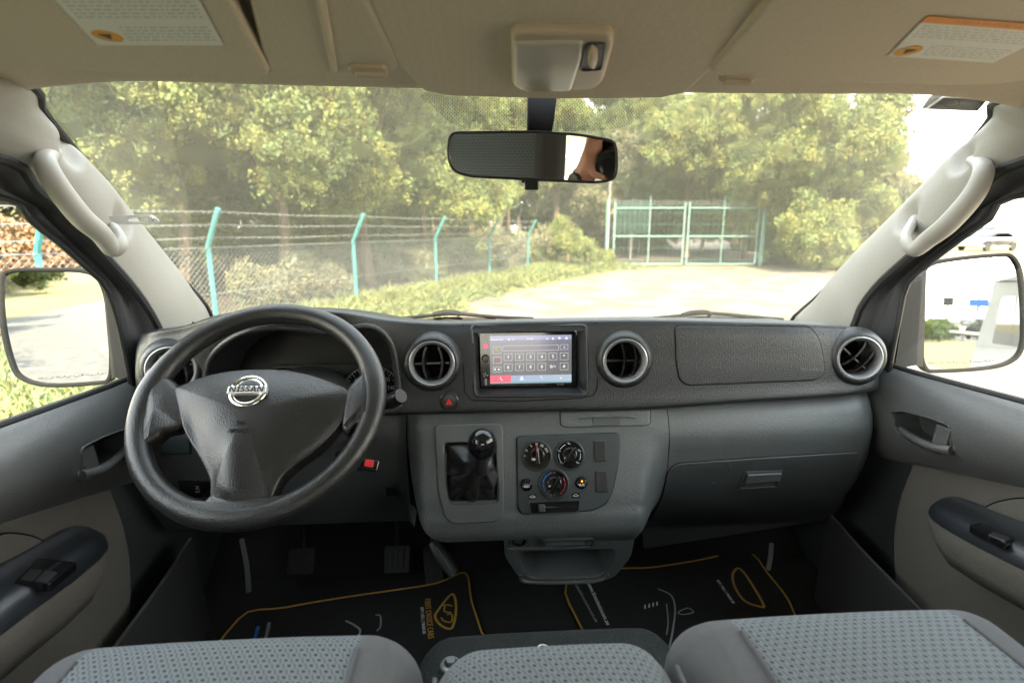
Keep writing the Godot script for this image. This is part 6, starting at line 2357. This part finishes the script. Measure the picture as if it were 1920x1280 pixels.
func build_floor() -> void:
	var fl := thing("cabin_floor", "black carpeted cabin floor and footwell under the dashboard", "floor", V(0, FLOOR, 0.6))
	var mb := MB.new()
	mb.box(V(0, FLOOR - 0.02, -0.6), Vector3(1.6, 0.04, 5.4))
	part(fl, "carpet", mb, M.carpet_black)
	var tb := MB.new()
	tb.grid([PackedVector3Array([V(-0.78, FLOOR, 1.22), V(0.78, FLOOR, 1.22)]), PackedVector3Array([V(-0.78, FLOOR + 0.10, 1.36), V(0.78, FLOOR + 0.10, 1.36)]), PackedVector3Array([V(-0.78, -0.40, 1.52), V(0.78, -0.40, 1.52)])])
	part(fl, "toe_board", tb, M.carpet_black, 60.0)
	for s in [-1.0, 1.0]:
		var k := MB.new()
		k.box(V(s * 0.785, -0.64, 1.4), Vector3(0.02, 0.72, 0.62))
		part(fl, "kick_panel", k, M.dash_low)
	# mats
	for side in 2:
		var label: String = ["black driver floor mat with gold edging, gold shield logo and lettering", "black passenger floor mat with gold edging and printed car outline"][side]
		var xf := frame(V(0, FLOOR + 0.006, 0.9), Vector3.UP, Vector3.FORWARD)
		var t := thing("floor_mat", label, "floor mat", V(-0.36 if side == 0 else 0.38, FLOOR, 0.9))
		var out: Array = [[[447, 1160], [534, 1139], [651, 1119], [742, 1106], [820, 1093], [872, 1074], [884, 1126], [903, 1185], [940, 1300], [400, 1320]], [[1062, 1096], [1150, 1068], [1220, 1064], [1300, 1052], [1400, 1036], [1440, 1075], [1490, 1150], [1500, 1300], [1150, 1300], [1092, 1180]]][side]
		var poly := spline2(Array(trace(pxv(out), xf)), 4, true)
		var m := MB.new()
		prism(m, poly, xf, -0.008, 0.0, 0.002, 2)
		part(t, "sheet", m, M.carpet_black)
		var ed := MB.new()
		tube(ed, lift(poly, xf, 0.0), 0.0024, 6, true)
		part(t, "edging", ed, M.gold)
		if side == 0:
			stroke(t, "logo_shield", [[845, 1115], [853, 1122], [855, 1145], [850, 1172], [842, 1179], [826, 1172], [816, 1158], [820, 1146]], xf, 0.003, M.gold, true)
			stroke(t, "logo_letters", [[826, 1136], [838, 1134], [848, 1136]], xf, 0.002, M.gold)
			stroke(t, "logo_letters", [[834, 1136], [833, 1146], [842, 1148], [846, 1148]], xf, 0.002, M.gold)
			stroke(t, "logo_letters", [[827, 1158], [832, 1164], [846, 1166], [847, 1152], [838, 1152]], xf, 0.002, M.gold)
			text_along(t, "FIRST CHOICE CARS", xf, Vector2(801, 1123), Vector2(808, 1197), 0.013, M.gold)
			text_along(t, "BUY | SELL | TRADE-IN", xf, Vector2(791, 1139), Vector2(795, 1188), 0.007, M.print_white)
			stroke(t, "car_outline", [[648, 1164], [664, 1172], [675, 1182], [670, 1196]], xf, 0.0025, M.print_grey)
			stroke(t, "car_outline", [[704, 1153], [713, 1155], [713, 1175], [706, 1183]], xf, 0.0018, M.print_grey)
			text_along(t, "www.firstchoicecars.ae", xf, Vector2(505, 1167), Vector2(497, 1205), 0.009, M.print_grey)
			text_along(t, "info@firstchoicecars.ae", xf, Vector2(484, 1174), Vector2(476, 1205), 0.008, M.print_blue)
		else:
			text_along(t, "www.firstchoicecars.ae", xf, Vector2(1104, 1094), Vector2(1141, 1172), 0.009, M.print_white)
			text_along(t, "info@firstchoicecars.ae", xf, Vector2(1080, 1096), Vector2(1119, 1166), 0.007, M.print_grey)
			stroke(t, "car_outline", [[1234, 1104], [1258, 1116], [1266, 1140], [1262, 1180], [1255, 1215]], xf, 0.002, M.print_grey)
			stroke(t, "car_outline", [[1250, 1132], [1253, 1165], [1250, 1190]], xf, 0.0014, M.print_grey)
			stroke(t, "car_outline", [[1272, 1148], [1290, 1140], [1300, 1148], [1280, 1152]], xf, 0.0016, M.print_grey, true)
			text_along(t, "////", xf, Vector2(1206, 1139), Vector2(1236, 1131), 0.011, M.print_white)
			stroke(t, "logo_shield", [[1382, 1066], [1392, 1070], [1410, 1095], [1432, 1134], [1424, 1137], [1396, 1126], [1378, 1100], [1374, 1078]], xf, 0.003, M.gold, true)
			text_along(t, "BUY | SELL | TRADE-IN", xf, Vector2(1346, 1088), Vector2(1376, 1131), 0.007, M.print_white)
	# carpeted engine cover with fixing bolt
	var ec := thing("engine_cover", "grey carpeted engine cover between the front seats with a bolt", "engine cover", V(0.0, FLOOR, 0.55))
	var em := MB.new()
	cushion(em, null, Transform3D(Basis.IDENTITY, V(0.015, -0.76, 0.50)), Vector3(0.43, 0.20, 0.60), 0.06, 0.02, 0.0, 16, 6, 14, 20.0)
	part(ec, "carpet_cover", em, M.carpet_grey, 60.0)
	var bc := at_y(845, 1247, -0.648)
	var bx := frame(bc, Vector3.UP, Vector3.FORWARD)
	var bm := MB.new()
	lathe(bm, [Vector2(0.016, 0.0), Vector2(0.015, 0.003), Vector2(0.010, 0.004), Vector2(0.0095, 0.006)], bx, 28)
	prism(bm, circle2(0.0075, 6), bx, 0.003, 0.011, 0.001)
	part(ec, "fixing_bolt", bm, M.vent_ring, 30.0)
	var rc := at_y(1018, 1218, -0.64)
	var rg := MB.new()
	var rp := PackedVector3Array()
	for k in 20: rp.push_back(rc + Vector3(cos(TAU * k / 20) * 0.008, 0.002, sin(TAU * k / 20) * 0.008))
	tube(rg, rp, 0.0015, 6, true)
	part(ec, "pull_ring", rg, M.steel)
	# pedals
	var ped := [["brake_pedal", "ribbed black brake pedal left of the accelerator", 745, 1048, 0.065, 0.065, 0.0], ["clutch_pedal", "black clutch pedal near the driver door side of the footwell", 565, 1052, 0.065, 0.06, 0.0], ["accelerator_pedal", "ribbed accelerator pedal behind the dangling shoe-shaped lever", 812, 1062, 0.045, 0.10, 0.1]]
	for q in ped:
		var c := at_d(q[2], q[3], 1.20)
		var t := thing(q[0], q[1], "pedal", c)
		var pxf := frame(c, Vector3(0, 0.55, 0.85)) * Transform3D(Basis(Vector3.BACK, q[6]), Vector3.ZERO)
		var pm := MB.new()
		prism(pm, rect2(q[4], q[5], 0.008, 3), pxf, -0.008, 0.004, 0.003)
		part(t, "pad", pm, M.rubber)
		for k in 5:
			var rm := MB.new()
			rm.box(pxf * Vector3(lerpf(-0.4, 0.4, k / 4.0) * q[4], 0, 0.005), Vector3(0.005, q[5] * 0.8, 0.004), pxf.basis)
			part(t, "rib", rm, M.rubber)
		var am := MB.new()
		tube(am, spline([c + Vector3(0, 0, -0.01), c + Vector3(0, 0.10, -0.04), c + Vector3(0, 0.30, -0.03)], 4), 0.008, 8)
		part(t, "arm", am, M.satin_black)
	# long grey lever hanging beside the accelerator
	var l0 := at_d(818, 1018, 1.02)
	var lv := thing("parking_brake_handle", "dark grey slanted padded lever hanging beside the accelerator pedal", "lever", l0)
	var lm := MB.new()
	var lp := spline([at_d(812, 1016, 1.03), at_d(822, 1032, 1.02), at_d(838, 1055, 1.01), at_d(852, 1075, 1.0)], 5)
	var lr := []
	for i in lp.size(): lr.append(0.011 + 0.005 * sin(PI * (0.1 + 0.8 * i / lp.size())))
	tube(lm, lp, lr, 12, false, true, 0.7)
	part(lv, "grip", lm, M.dash_low, 60.0)
	var lg := MB.new()
	tube(lg, spline([at_d(817, 1024, 1.005), at_d(832, 1047, 0.992), at_d(846, 1068, 0.985)], 4), 0.0018, 6)
	part(lv, "ridge", lg, M.dash_grey)
	# steel brace by the driver footwell
	var br := thing("seat_belt_bracket", "thin grey metal bracket standing in the driver footwell", "bracket", at_d(460, 1100, 1.0))
	var bb := MB.new()
	tube(bb, spline([at_d(452, 1010, 1.12), at_d(462, 1060, 1.10), at_d(466, 1110, 1.08)], 4), 0.006, 6, false, true, 0.4)
	part(br, "strip", bb, M.dash_low)
	var b2 := thing("footwell_bracket", "thin grey metal bracket under the glove box edge", "bracket", at_d(1442, 1030, 1.15))
	var bm2 := MB.new()
	tube(bm2, spline([at_d(1447, 1018, 1.14), at_d(1445, 1045, 1.13), at_d(1440, 1068, 1.12)], 4), 0.006, 6, false, true, 0.4)
	part(b2, "strip", bm2, M.dash_grey)

# ---------------------------------------------------------------- mirrors and odds
func reflect_frame(c: Vector3, towards: Vector3) -> Transform3D:
	# a mirror at c that throws the lens's ray along the given direction
	var r := (c - cam_pos).normalized()
	return frame(c, towards.normalized() - r)

func build_mirrors() -> void:
	# rear-view mirror: its right end looks straight back at the lens
	var pr := at_d(1143, 316, 0.70)
	var nrm := (cam_pos - pr).normalized()
	var xf := frame(at_d(1000, 293, 0.70), nrm)
	xf.origin = Plane(nrm, pr).intersects_ray(cam_pos, ray(1000, 293))
	var m := thing("rear_view_mirror", "black-framed interior rear-view mirror hanging from a dark windscreen mount", "mirror", xf.origin)
	var out := rounded(Array(trace(pxv([[842, 246], [1000, 244], [1090, 250], [1156, 262], [1161, 300], [1156, 338], [1120, 345], [1000, 339], [880, 333], [846, 322], [837, 285]]), xf)), 0.02, 5)
	var fm := MB.new()
	var inn := inset2(out, 0.0035)
	ring_slab(fm, out, inn, xf, -0.012, 0.003, 0.0005, 0.0012)
	part(m, "frame", fm, M.satin_black, 50.0)
	var bk := MB.new()
	var L := [lift(out, xf, -0.012)]
	for k in 4: L.append(lift(inset2(out, 0.004 + 0.004 * k * k), xf, -0.014 - 0.006 * k))
	bk.loft(L, false, true)
	part(m, "housing", bk, M.satin_black, 60.0)
	var gm := MB.new()
	cap(gm, ccw(inn), xf, 0.001)
	part(m, "glass", gm, M.inner_mirror)
	var st := MB.new()
	var sa := at_d(1018, 172, 0.84)
	var sb := at_d(1016, 240, 0.765)
	st.loft([PackedVector3Array([sa + Vector3(-0.024, 0, 0), sa + Vector3(0.024, 0, 0), sa + Vector3(0.024, 0.004, -0.012), sa + Vector3(-0.024, 0.004, -0.012)]), PackedVector3Array([sa.lerp(sb, 0.2) + Vector3(-0.021, 0, 0.004), sa.lerp(sb, 0.2) + Vector3(0.020, 0, 0.004), sa.lerp(sb, 0.2) + Vector3(0.020, 0.004, -0.014), sa.lerp(sb, 0.2) + Vector3(-0.021, 0.004, -0.014)]), PackedVector3Array([sb + Vector3(-0.019, 0, 0), sb + Vector3(0.015, 0, 0), sb + Vector3(0.015, -0.01, -0.02), sb + Vector3(-0.019, -0.01, -0.02)]), PackedVector3Array([xf.origin + Vector3(-0.012, -0.01, -0.03), xf.origin + Vector3(0.012, -0.01, -0.03), xf.origin + Vector3(0.012, -0.03, -0.035), xf.origin + Vector3(-0.012, -0.03, -0.035)])], true, true)
	part(m, "stem", st, M.matt_black, 40.0)
	var tb := MB.new()
	var tp := tr1(995, 345, xf)
	prism(tb, rect2(0.019, 0.016, 0.002, 3), xf.translated_local(Vector3(tp.x, tp.y, -0.012)), -0.004, 0.005, 0.002)
	part(m, "dip_tab", tb, M.satin_black)
	# door mirrors
	var mk := [
		["driver door mirror in a black rim reflecting the road and trees behind", [[14, 512], [90, 508], [165, 512], [192, 540], [203, 600], [207, 670], [203, 708], [180, 716], [90, 720], [40, 705], [22, 672], [8, 610], [4, 545]], -1.0, Vector3(-0.32, -0.085, 1.0), 1.12],
		["passenger door mirror in a black rim reflecting a white van and pylons", [[1731, 520], [1745, 498], [1790, 488], [1870, 480], [1897, 484], [1912, 520], [1917, 600], [1914, 650], [1895, 675], [1850, 688], [1760, 694], [1738, 690], [1729, 660], [1726, 580]], 1.0, Vector3(0.30, 0.012, 1.0), 1.08]]
	for i in 2:
		var q: Array = mk[i]
		var cu: float = [105.0, 1822.0][i]
		var cv: float = [613.0, 588.0][i]
		var c := at_d(cu, cv, q[4])
		var mx := reflect_frame(c, q[3])
		var t := thing("door_mirror", q[0], "mirror", c, "door mirrors")
		var o := spline2(Array(trace(pxv(q[1]), mx)), 4, true)
		var rim := MB.new()
		ring_slab(rim, inset2(o, -0.006), inset2(o, 0.002), mx, -0.02, 0.006, -0.001, 0.003)
		part(t, "rim", rim, M.matt_black, 60.0)
		var hs := MB.new()
		var HL := []
		for k in 6: HL.append(lift(inset2(o, -0.006 + 0.0045 * k * k), mx, -0.02 - 0.018 * k))
		hs.loft(HL, false, true)
		part(t, "housing", hs, M.matt_black, 70.0)
		var g := MB.new()
		cap(g, ccw(o), mx, 0.0)
		part(t, "glass", g, M.mirror)
		var s: float = q[2]
		var arm := MB.new()
		var ip: Array = [[[213, 562], [241, 716]], [[1703, 528], [1678, 692]]][i]
		var op: Array = [[[190, 520], [206, 712]], [[1738, 500], [1738, 690]]][i]
		var i0 := at_x(ip[0][0], ip[0][1], s * 0.745)
		var i1 := at_x(ip[1][0], ip[1][1], s * 0.745)
		var o0 := at_d(op[0][0], op[0][1], q[4] + 0.03)
		var o1 := at_d(op[1][0], op[1][1], q[4] + 0.03)
		var bkv := Vector3(0, 0, -0.07)
		var m0 := i0.lerp(o0, 0.5) + Vector3(0, -0.015, 0.01)
		var m1 := i1.lerp(o1, 0.5) + Vector3(0, 0.01, 0.01)
		arm.loft([PackedVector3Array([i1, i0, i0 + bkv, i1 + bkv]), PackedVector3Array([m1, m0, m0 + bkv, m1 + bkv]), PackedVector3Array([o1, o0, o0 + bkv, o1 + bkv])], true, true)
		part(t, "arm", arm, M.matt_black, 40.0)
		# etched warning along the foot of the glass, in Arabic script
		var wm := MB.new()
		for sk in SCRIPT_STROKES:
			var pts := []
			for k in sk.size() / 2:
				var zx: float = sk[2 * k]
				var zy: float = sk[2 * k + 1]
				var u := 60.0 + zx / 12.8
				var v := 690.0 + zy / 12.8
				if i == 1:
					var f := (zx - 130.0) / 1640.0
					u = 1741.0 + f * 122.0
					v = 680.5 - f * 3.0 + (zy - (250.0 - f * 110.0)) / 12.8
				pts.append(Vector2(u, v))
			var p2 := spline2(Array(trace(pts, mx)), 3) if pts.size() > 2 else trace(pts, mx)
			tube(wm, lift(p2, mx, 0.0006), 0.0007, 4, false, true, 0.5, mx.basis.z)
		part(t, "etched_warning", wm, M.print_dark)

# cursive warning line etched at the foot of each door mirror, drawn stroke by stroke
const SCRIPT_STROKES := [[1770, 130, 1755, 100], [1740, 140, 1680, 135, 1640, 150, 1600, 150], [1685, 105, 1690, 135], [1575, 105, 1580, 150], [1545, 150, 1500, 156, 1470, 150], [1430, 150, 1428, 172, 1400, 185], [1390, 165, 1340, 166, 1300, 160, 1275, 178], [1210, 145, 1215, 175], [1190, 140, 1190, 180, 1150, 180, 1120, 185, 1080, 195, 1060, 215, 1025, 215], [1000, 180, 985, 195, 1010, 196], [930, 180, 900, 195, 870, 215, 840, 225, 830, 205], [785, 180, 785, 205], [770, 180, 765, 205, 720, 215, 690, 225, 660, 250], [630, 190, 640, 225], [600, 205, 585, 220, 605, 222], [520, 225, 500, 215, 480, 235, 450, 240, 425, 262], [380, 240, 340, 250, 300, 235, 250, 255, 220, 225, 190, 260, 150, 240, 130, 255]]

func surface_net(mb: MB, bones: Array, lo: Vector3, hi: Vector3, cell: float, k: float) -> void:
	var n := Vector3i(((hi - lo) / cell).ceil()) + Vector3i.ONE
	var f := PackedFloat32Array(); f.resize(n.x * n.y * n.z)
	for z in n.z:
		for y in n.y:
			for x in n.x:
				var p := lo + Vector3(x, y, z) * cell
				var acc := 0.0
				var near := 1e9
				for b in bones:
					var ba: Vector3 = b[1] - b[0]
					var h := clampf((p - b[0]).dot(ba) / ba.length_squared(), 0, 1)
					var dd: float = (p - b[0] - ba * h).length() - lerpf(b[2], b[3], h)
					near = minf(near, dd)
					if dd < 0.06: acc += exp(-dd / k)
				f[(z * n.y + y) * n.x + x] = -k * log(acc) if acc > 0 else near
	var vi := {}
	var off := [Vector3i(0, 0, 0), Vector3i(1, 0, 0), Vector3i(0, 1, 0), Vector3i(1, 1, 0), Vector3i(0, 0, 1), Vector3i(1, 0, 1), Vector3i(0, 1, 1), Vector3i(1, 1, 1)]
	var ed := [[0, 1], [2, 3], [4, 5], [6, 7], [0, 2], [1, 3], [4, 6], [5, 7], [0, 4], [1, 5], [2, 6], [3, 7]]
	for z in n.z - 1:
		for y in n.y - 1:
			for x in n.x - 1:
				var v := []
				var neg := 0
				for o in off:
					var q: float = f[((z + o.z) * n.y + y + o.y) * n.x + x + o.x]
					v.append(q)
					if q < 0: neg += 1
				if neg == 0 or neg == 8: continue
				var s := Vector3.ZERO
				var c := 0
				for e in ed:
					var a: float = v[e[0]]; var b: float = v[e[1]]
					if (a < 0) != (b < 0):
						s += Vector3(off[e[0]]).lerp(Vector3(off[e[1]]), a / (a - b)); c += 1
				vi[Vector3i(x, y, z)] = lo + (Vector3(x, y, z) + s / c) * cell
	for key in vi:
		var c: Vector3i = key
		for ax in 3:
			var e := Vector3i.ZERO; e[ax] = 1
			var u := Vector3i.ZERO; u[(ax + 1) % 3] = 1
			var w := Vector3i.ZERO; w[(ax + 2) % 3] = 1
			var a: float = f[(c.z * n.y + c.y) * n.x + c.x]
			var g := c + e
			if g.x >= n.x or g.y >= n.y or g.z >= n.z: continue
			var b: float = f[(g.z * n.y + g.y) * n.x + g.x]
			if (a < 0) == (b < 0): continue
			if not (vi.has(c - u) and vi.has(c - w) and vi.has(c - u - w)): continue
			if a < 0: mb.quad(vi[c], vi[c - w], vi[c - u - w], vi[c - u])
			else: mb.quad(vi[c], vi[c - u], vi[c - u - w], vi[c - w])

func build_odds() -> void:
	# toll tag at the corner of the windscreen
	var tx := frame(at_d(1795, 192, 0.80), Vector3(-0.1, -0.35, 1), Vector3(0.03, 1, 0))
	var tg := thing("toll_tag", "grey plastic toll tag on white tape at the windscreen corner", "toll tag", tx.origin)
	var tm := MB.new()
	prism(tm, rounded(Array(trace(pxv([[1768, 181], [1853, 184], [1832, 208], [1736, 204]]), tx)), 0.002, 3), tx, -0.004, 0.003, 0.0015)
	part(tg, "case", tm, M.tag_grey)
	var tp := MB.new()
	prism(tp, rounded(Array(trace(pxv([[1750, 179], [1840, 180], [1846, 186], [1732, 205]]), tx)), 0.004, 3), tx, -0.006, -0.004, 0.0)
	part(tg, "tape", tp, M.paper)
	stroke(tg, "emblem", [[1770, 198], [1782, 190], [1798, 188], [1798, 196], [1784, 200]], tx.translated_local(Vector3(0, 0, 0.003)), 0.001, M.print_grey, true)
	# slotted metal bracket on the driver's pillar
	var bx := frame(at_d(252, 413, 0.90), Vector3(0.0, 0.25, 1), Vector3(0.06, 1, 0))
	var bk := thing("slotted_bracket", "small slotted steel bracket with a bolt fixed to the driver pillar", "bracket", bx.origin)
	var bo := rounded(Array(trace(pxv([[203, 405], [284, 402], [299, 414], [294, 420], [222, 421], [206, 414]]), bx)), 0.003, 4)
	var bi := rounded(Array(trace(pxv([[244, 409], [276, 407], [280, 411], [277, 415], [244, 416], [240, 412]]), bx)), 0.002, 4)
	var bm := MB.new()
	ring_slab(bm, bo, bi, bx, -0.001, 0.0012, -0.001, 0.0003)
	part(bk, "plate", bm, M.steel, 30.0)
	var bc := tr1(284, 410, bx)
	var bb := MB.new()
	prism(bb, circle2(0.005, 6), bx.translated_local(Vector3(bc.x, bc.y, 0)), 0.0, 0.006, 0.001)
	lathe(bb, [Vector2(0.0, 0.009), Vector2(0.0025, 0.009), Vector2(0.0025, -0.01), Vector2(0, -0.01)], bx.translated_local(Vector3(bc.x, bc.y, 0)), 10)
	part(bk, "bolt", bb, M.steel, 30.0)
	# stray wire end at the foot of the pillar
	var w0 := at_d(367, 628, 1.02)
	var wt := thing("wire_end", "short black wire end sticking up from the dashboard corner", "wire", w0)
	var wm := MB.new()
	tube(wm, spline([w0, at_d(364, 612, 1.02), at_d(361, 604, 1.015)], 4), 0.0018, 6)
	part(wt, "wire", wm, M.matt_black)
	# wipers resting along the foot of the windscreen
	var wp := [["driver side windscreen wiper lying along the foot of the glass", [[752, 597], [800, 592], [850, 588], [930, 594], [1000, 597]], [[812, 590], [834, 585], [858, 587], [862, 592]]], ["passenger side windscreen wiper lying along the foot of the glass", [[1226, 597], [1290, 590], [1330, 587], [1400, 593], [1468, 599]], [[1280, 591], [1300, 586], [1326, 586], [1332, 591]]]]
	for q in wp:
		var pts := []
		for p in q[1]: pts.append(at_d(p[0], p[1], 1.60))
		var t := thing("wiper", q[0], "wiper", pts[2], "windscreen wipers")
		var bl := MB.new()
		tube(bl, spline(pts, 6), 0.008, 8, false, true, 0.7)
		part(t, "blade", bl, M.matt_black)
		var cp := []
		for p in q[2]: cp.append(at_d(p[0], p[1], 1.585))
		var am := MB.new()
		tube(am, spline(cp, 6), 0.008, 8)
		part(t, "arm", am, M.matt_black)
		var pv := MB.new()
		tube(pv, spline([pts[1] + Vector3(0, -0.012, 0), pts[2] + Vector3(0, -0.014, 0), pts[3] + Vector3(0, -0.010, 0)], 4), 0.005, 6)
		part(t, "rubber", pv, M.rubber)
	# the photographer's camera and hand, seen only in the rear-view mirror
	var fw := cam_basis * Vector3.FORWARD
	var lx := frame(cam_pos - fw * 0.012, fw)
	var cam := thing("photo_camera", "black camera with a round lens held up between the seats", "camera", lx.origin)
	var lm := MB.new()
	lathe(lm, [Vector2(0.0, -0.012), Vector2(0.022, -0.010), Vector2(0.026, -0.004), Vector2(0.030, -0.001), Vector2(0.038, 0.0), Vector2(0.040, -0.003), Vector2(0.040, -0.03), Vector2(0.037, -0.032), Vector2(0.037, -0.06), Vector2(0.034, -0.085)], lx, 36)
	part(cam, "lens", lm, M.satin_black, 40.0)
	var ring := MB.new()
	lathe(ring, [Vector2(0.0402, -0.010), Vector2(0.041, -0.012), Vector2(0.041, -0.022), Vector2(0.0402, -0.024)], lx, 36)
	part(cam, "zoom_ring", ring, M.rubber)
	var bd := MB.new()
	prism(bd, rect2(0.14, 0.095, 0.014, 4), lx.translated_local(Vector3(0.0, 0, -0.14)), 0.0, 0.055, 0.008)
	part(cam, "body", bd, M.matt_black)
	var wr := cam_pos + Vector3(-0.080, -0.022, 0.050)
	var pe := thing("person", "bare forearm and hand with a dark wristwatch steadying the camera lens", "person", wr + Vector3(-0.12, -0.3, 0.1))
	var palm := cam_pos + Vector3(-0.058, 0.020, 0.040)
	var B := [[wr + Vector3(-0.13, -0.22, 0.10), wr + Vector3(-0.03, -0.06, 0.02), 0.043, 0.029], [wr + Vector3(-0.03, -0.06, 0.02), wr, 0.029, 0.026], [wr, palm, 0.026, 0.026], [palm, palm + Vector3(0.006, 0.03, -0.004), 0.026, 0.022]]
	for k in 4:
		var b0 := palm + Vector3(-0.004 + 0.004 * k, 0.022 + 0.004 * k, -0.026 + 0.017 * k)
		var m1 := b0 + Vector3(0.010, 0.034 - 0.003 * absf(k - 1), -0.004)
		var m2 := m1 + Vector3(0.028, 0.010, -0.003)
		var m3 := m2 + Vector3(0.022 - 0.002 * k, -0.008, -0.002)
		B.append([b0, m1, 0.0105, 0.0095]); B.append([m1, m2, 0.0095, 0.0085]); B.append([m2, m3, 0.0085, 0.0072])
	B.append([palm + Vector3(0.0, -0.01, -0.01), palm + Vector3(0.016, -0.034, -0.018), 0.014, 0.011])
	B.append([palm + Vector3(0.016, -0.034, -0.018), palm + Vector3(0.046, -0.048, -0.016), 0.011, 0.0085])
	var hm := MB.new()
	surface_net(hm, B, wr + Vector3(-0.19, -0.28, -0.08), wr + Vector3(0.16, 0.16, 0.16), 0.0075, 0.004)
	part(pe, "arm", hm, M.skin, 80.0)
	var wa := MB.new()
	var wd := (palm - (wr + Vector3(-0.03, -0.06, 0.02))).normalized()
	var wx := frame(wr - wd * 0.012, wd)
	lathe(wa, [Vector2(0.0285, -0.011), Vector2(0.0315, -0.011), Vector2(0.0325, 0.0), Vector2(0.0315, 0.011), Vector2(0.0285, 0.011), Vector2(0.0285, -0.011)], wx, 28)
	part(pe, "watch_strap", wa, M.matt_black)
	var wf := MB.new()
	var wn := (Vector3(-0.4, 0.0, -0.9) - wd * Vector3(-0.4, 0.0, -0.9).dot(wd)).normalized()
	var wfx := frame(wx.origin + wn * 0.032, wn)
	prism(wf, circle2(0.020, 24), wfx, -0.006, 0.008, 0.002)
	part(pe, "watch_case", wf, M.satin_black)
	# white van parked alongside, behind: seen in the passenger mirror
	var vb := Vector3(4.45, 0, 5.8)
	var nv := thing("parked_van", "white van parked alongside behind, reflected in the passenger mirror", "van", vb)
	var side := Transform3D(Basis(Vector3.UP, PI / 2 + 0.1), vb)
	var prof := spline2([Vector2(-2.3, 0.4), Vector2(-2.35, 1.0), Vector2(-2.2, 1.15), Vector2(-1.5, 1.95), Vector2(-1.2, 2.05), Vector2(2.2, 2.05), Vector2(2.35, 1.9), Vector2(2.35, 0.45), Vector2(0, 0.38)], 4, true)
	var vm := MB.new()
	prism(vm, prof, side.translated_local(Vector3(0, 0, -0.85)), 0.0, 1.7, 0.06, 3)
	part(nv, "body", vm, M.body_white)
	for k in 3:
		for e in 2:
			var wm2 := MB.new()
			var x0: float = [-1.5, -0.35, 0.95][k]
			var x1: float = [-0.45, 0.85, 2.1][k]
			var wz := 0.852 if e == 0 else -0.858
			prism(wm2, rounded([Vector2(x0 + (0.3 if k == 0 else 0.0) - 0.15, 1.15), Vector2(x1, 1.15), Vector2(x1, 1.8), Vector2(x0 + (0.45 if k == 0 else 0.0), 1.8)], 0.06, 4), side.translated_local(Vector3(0, 0, wz)), 0.0, 0.006, 0.0)
			part(nv, "window", wm2, M.car_glass)
	var ws := MB.new()
	ws.grid([PackedVector3Array([side * Vector3(-2.23, 1.2, -0.72), side * Vector3(-2.23, 1.2, 0.72)]), PackedVector3Array([side * Vector3(-1.58, 1.9, -0.66), side * Vector3(-1.58, 1.9, 0.66)])])
	part(nv, "windscreen", ws, M.car_glass)
	for wx2 in [-1.5, 1.5]:
		for wz in [-0.82, 0.62]:
			var w := MB.new()
			lathe(w, [Vector2(0.0, 0.0), Vector2(0.30, 0.0), Vector2(0.33, 0.03), Vector2(0.33, 0.17), Vector2(0.30, 0.2), Vector2(0.0, 0.2)], side.translated_local(Vector3(wx2, 0.33, wz)), 18)
			part(nv, "wheel", w, M.tyre)

func _ready() -> void:
	# camera
	var cam := Camera3D.new()
	cam.name = "camera"
	cam.fov = rad_to_deg(2.0 * atan(0.64))
	cam.position = cam_pos
	cam.basis = cam_basis
	cam.near = 0.01
	cam.far = 2500.0
	add_child(cam)
	cam.current = true
	var lens := CameraAttributesPhysical.new()
	lens.frustum_focal_length = 12.0 / 0.64
	lens.frustum_focus_distance = 0.95
	lens.frustum_near = 0.01
	lens.frustum_far = 2500.0
	lens.exposure_aperture = 4.0
	cam.attributes = lens
	# sky, sun, exposure
	var env := Environment.new()
	env.background_mode = Environment.BG_SKY
	var sm := ProceduralSkyMaterial.new()
	sm.sky_top_color = Color(0.68, 0.72, 0.745)
	sm.sky_horizon_color = Color(0.97, 0.94, 0.86)
	sm.sky_curve = 0.2
	sm.ground_bottom_color = Color(0.45, 0.42, 0.36)
	sm.ground_horizon_color = Color(0.85, 0.83, 0.78)
	var sky := Sky.new()
	sky.sky_material = sm
	env.sky = sky
	env.tonemap_mode = Environment.TONE_MAPPER_LINEAR
	env.tonemap_exposure = EXPOSURE
	env.sdfgi_enabled = true
	env.ssao_enabled = true
	env.ssil_enabled = true
	var we := WorldEnvironment.new()
	we.name = "world_environment"
	we.environment = env
	add_child(we)
	var sun := DirectionalLight3D.new()
	sun.name = "sun"
	sun.light_energy = 0.75
	sun.light_color = Color(1.0, 0.93, 0.80)
	sun.light_angular_distance = 0.5
	sun.shadow_enabled = true
	add_child(sun)
	sun.look_at_from_position(SUN_FROM, Vector3.ZERO)
	make_materials()
	# large structure
	build_ground()
	build_van()
	build_fence()
	build_gate()
	build_plants()
	build_distance()
	build_behind()
	# cabin
	build_dashboard()
	build_doors()
	build_ceiling()
	build_seats()
	build_floor()
	build_small_things()

const EXPOSURE := 14.0
const SUN_FROM := Vector3(-0.1, 5.6, 5.6)
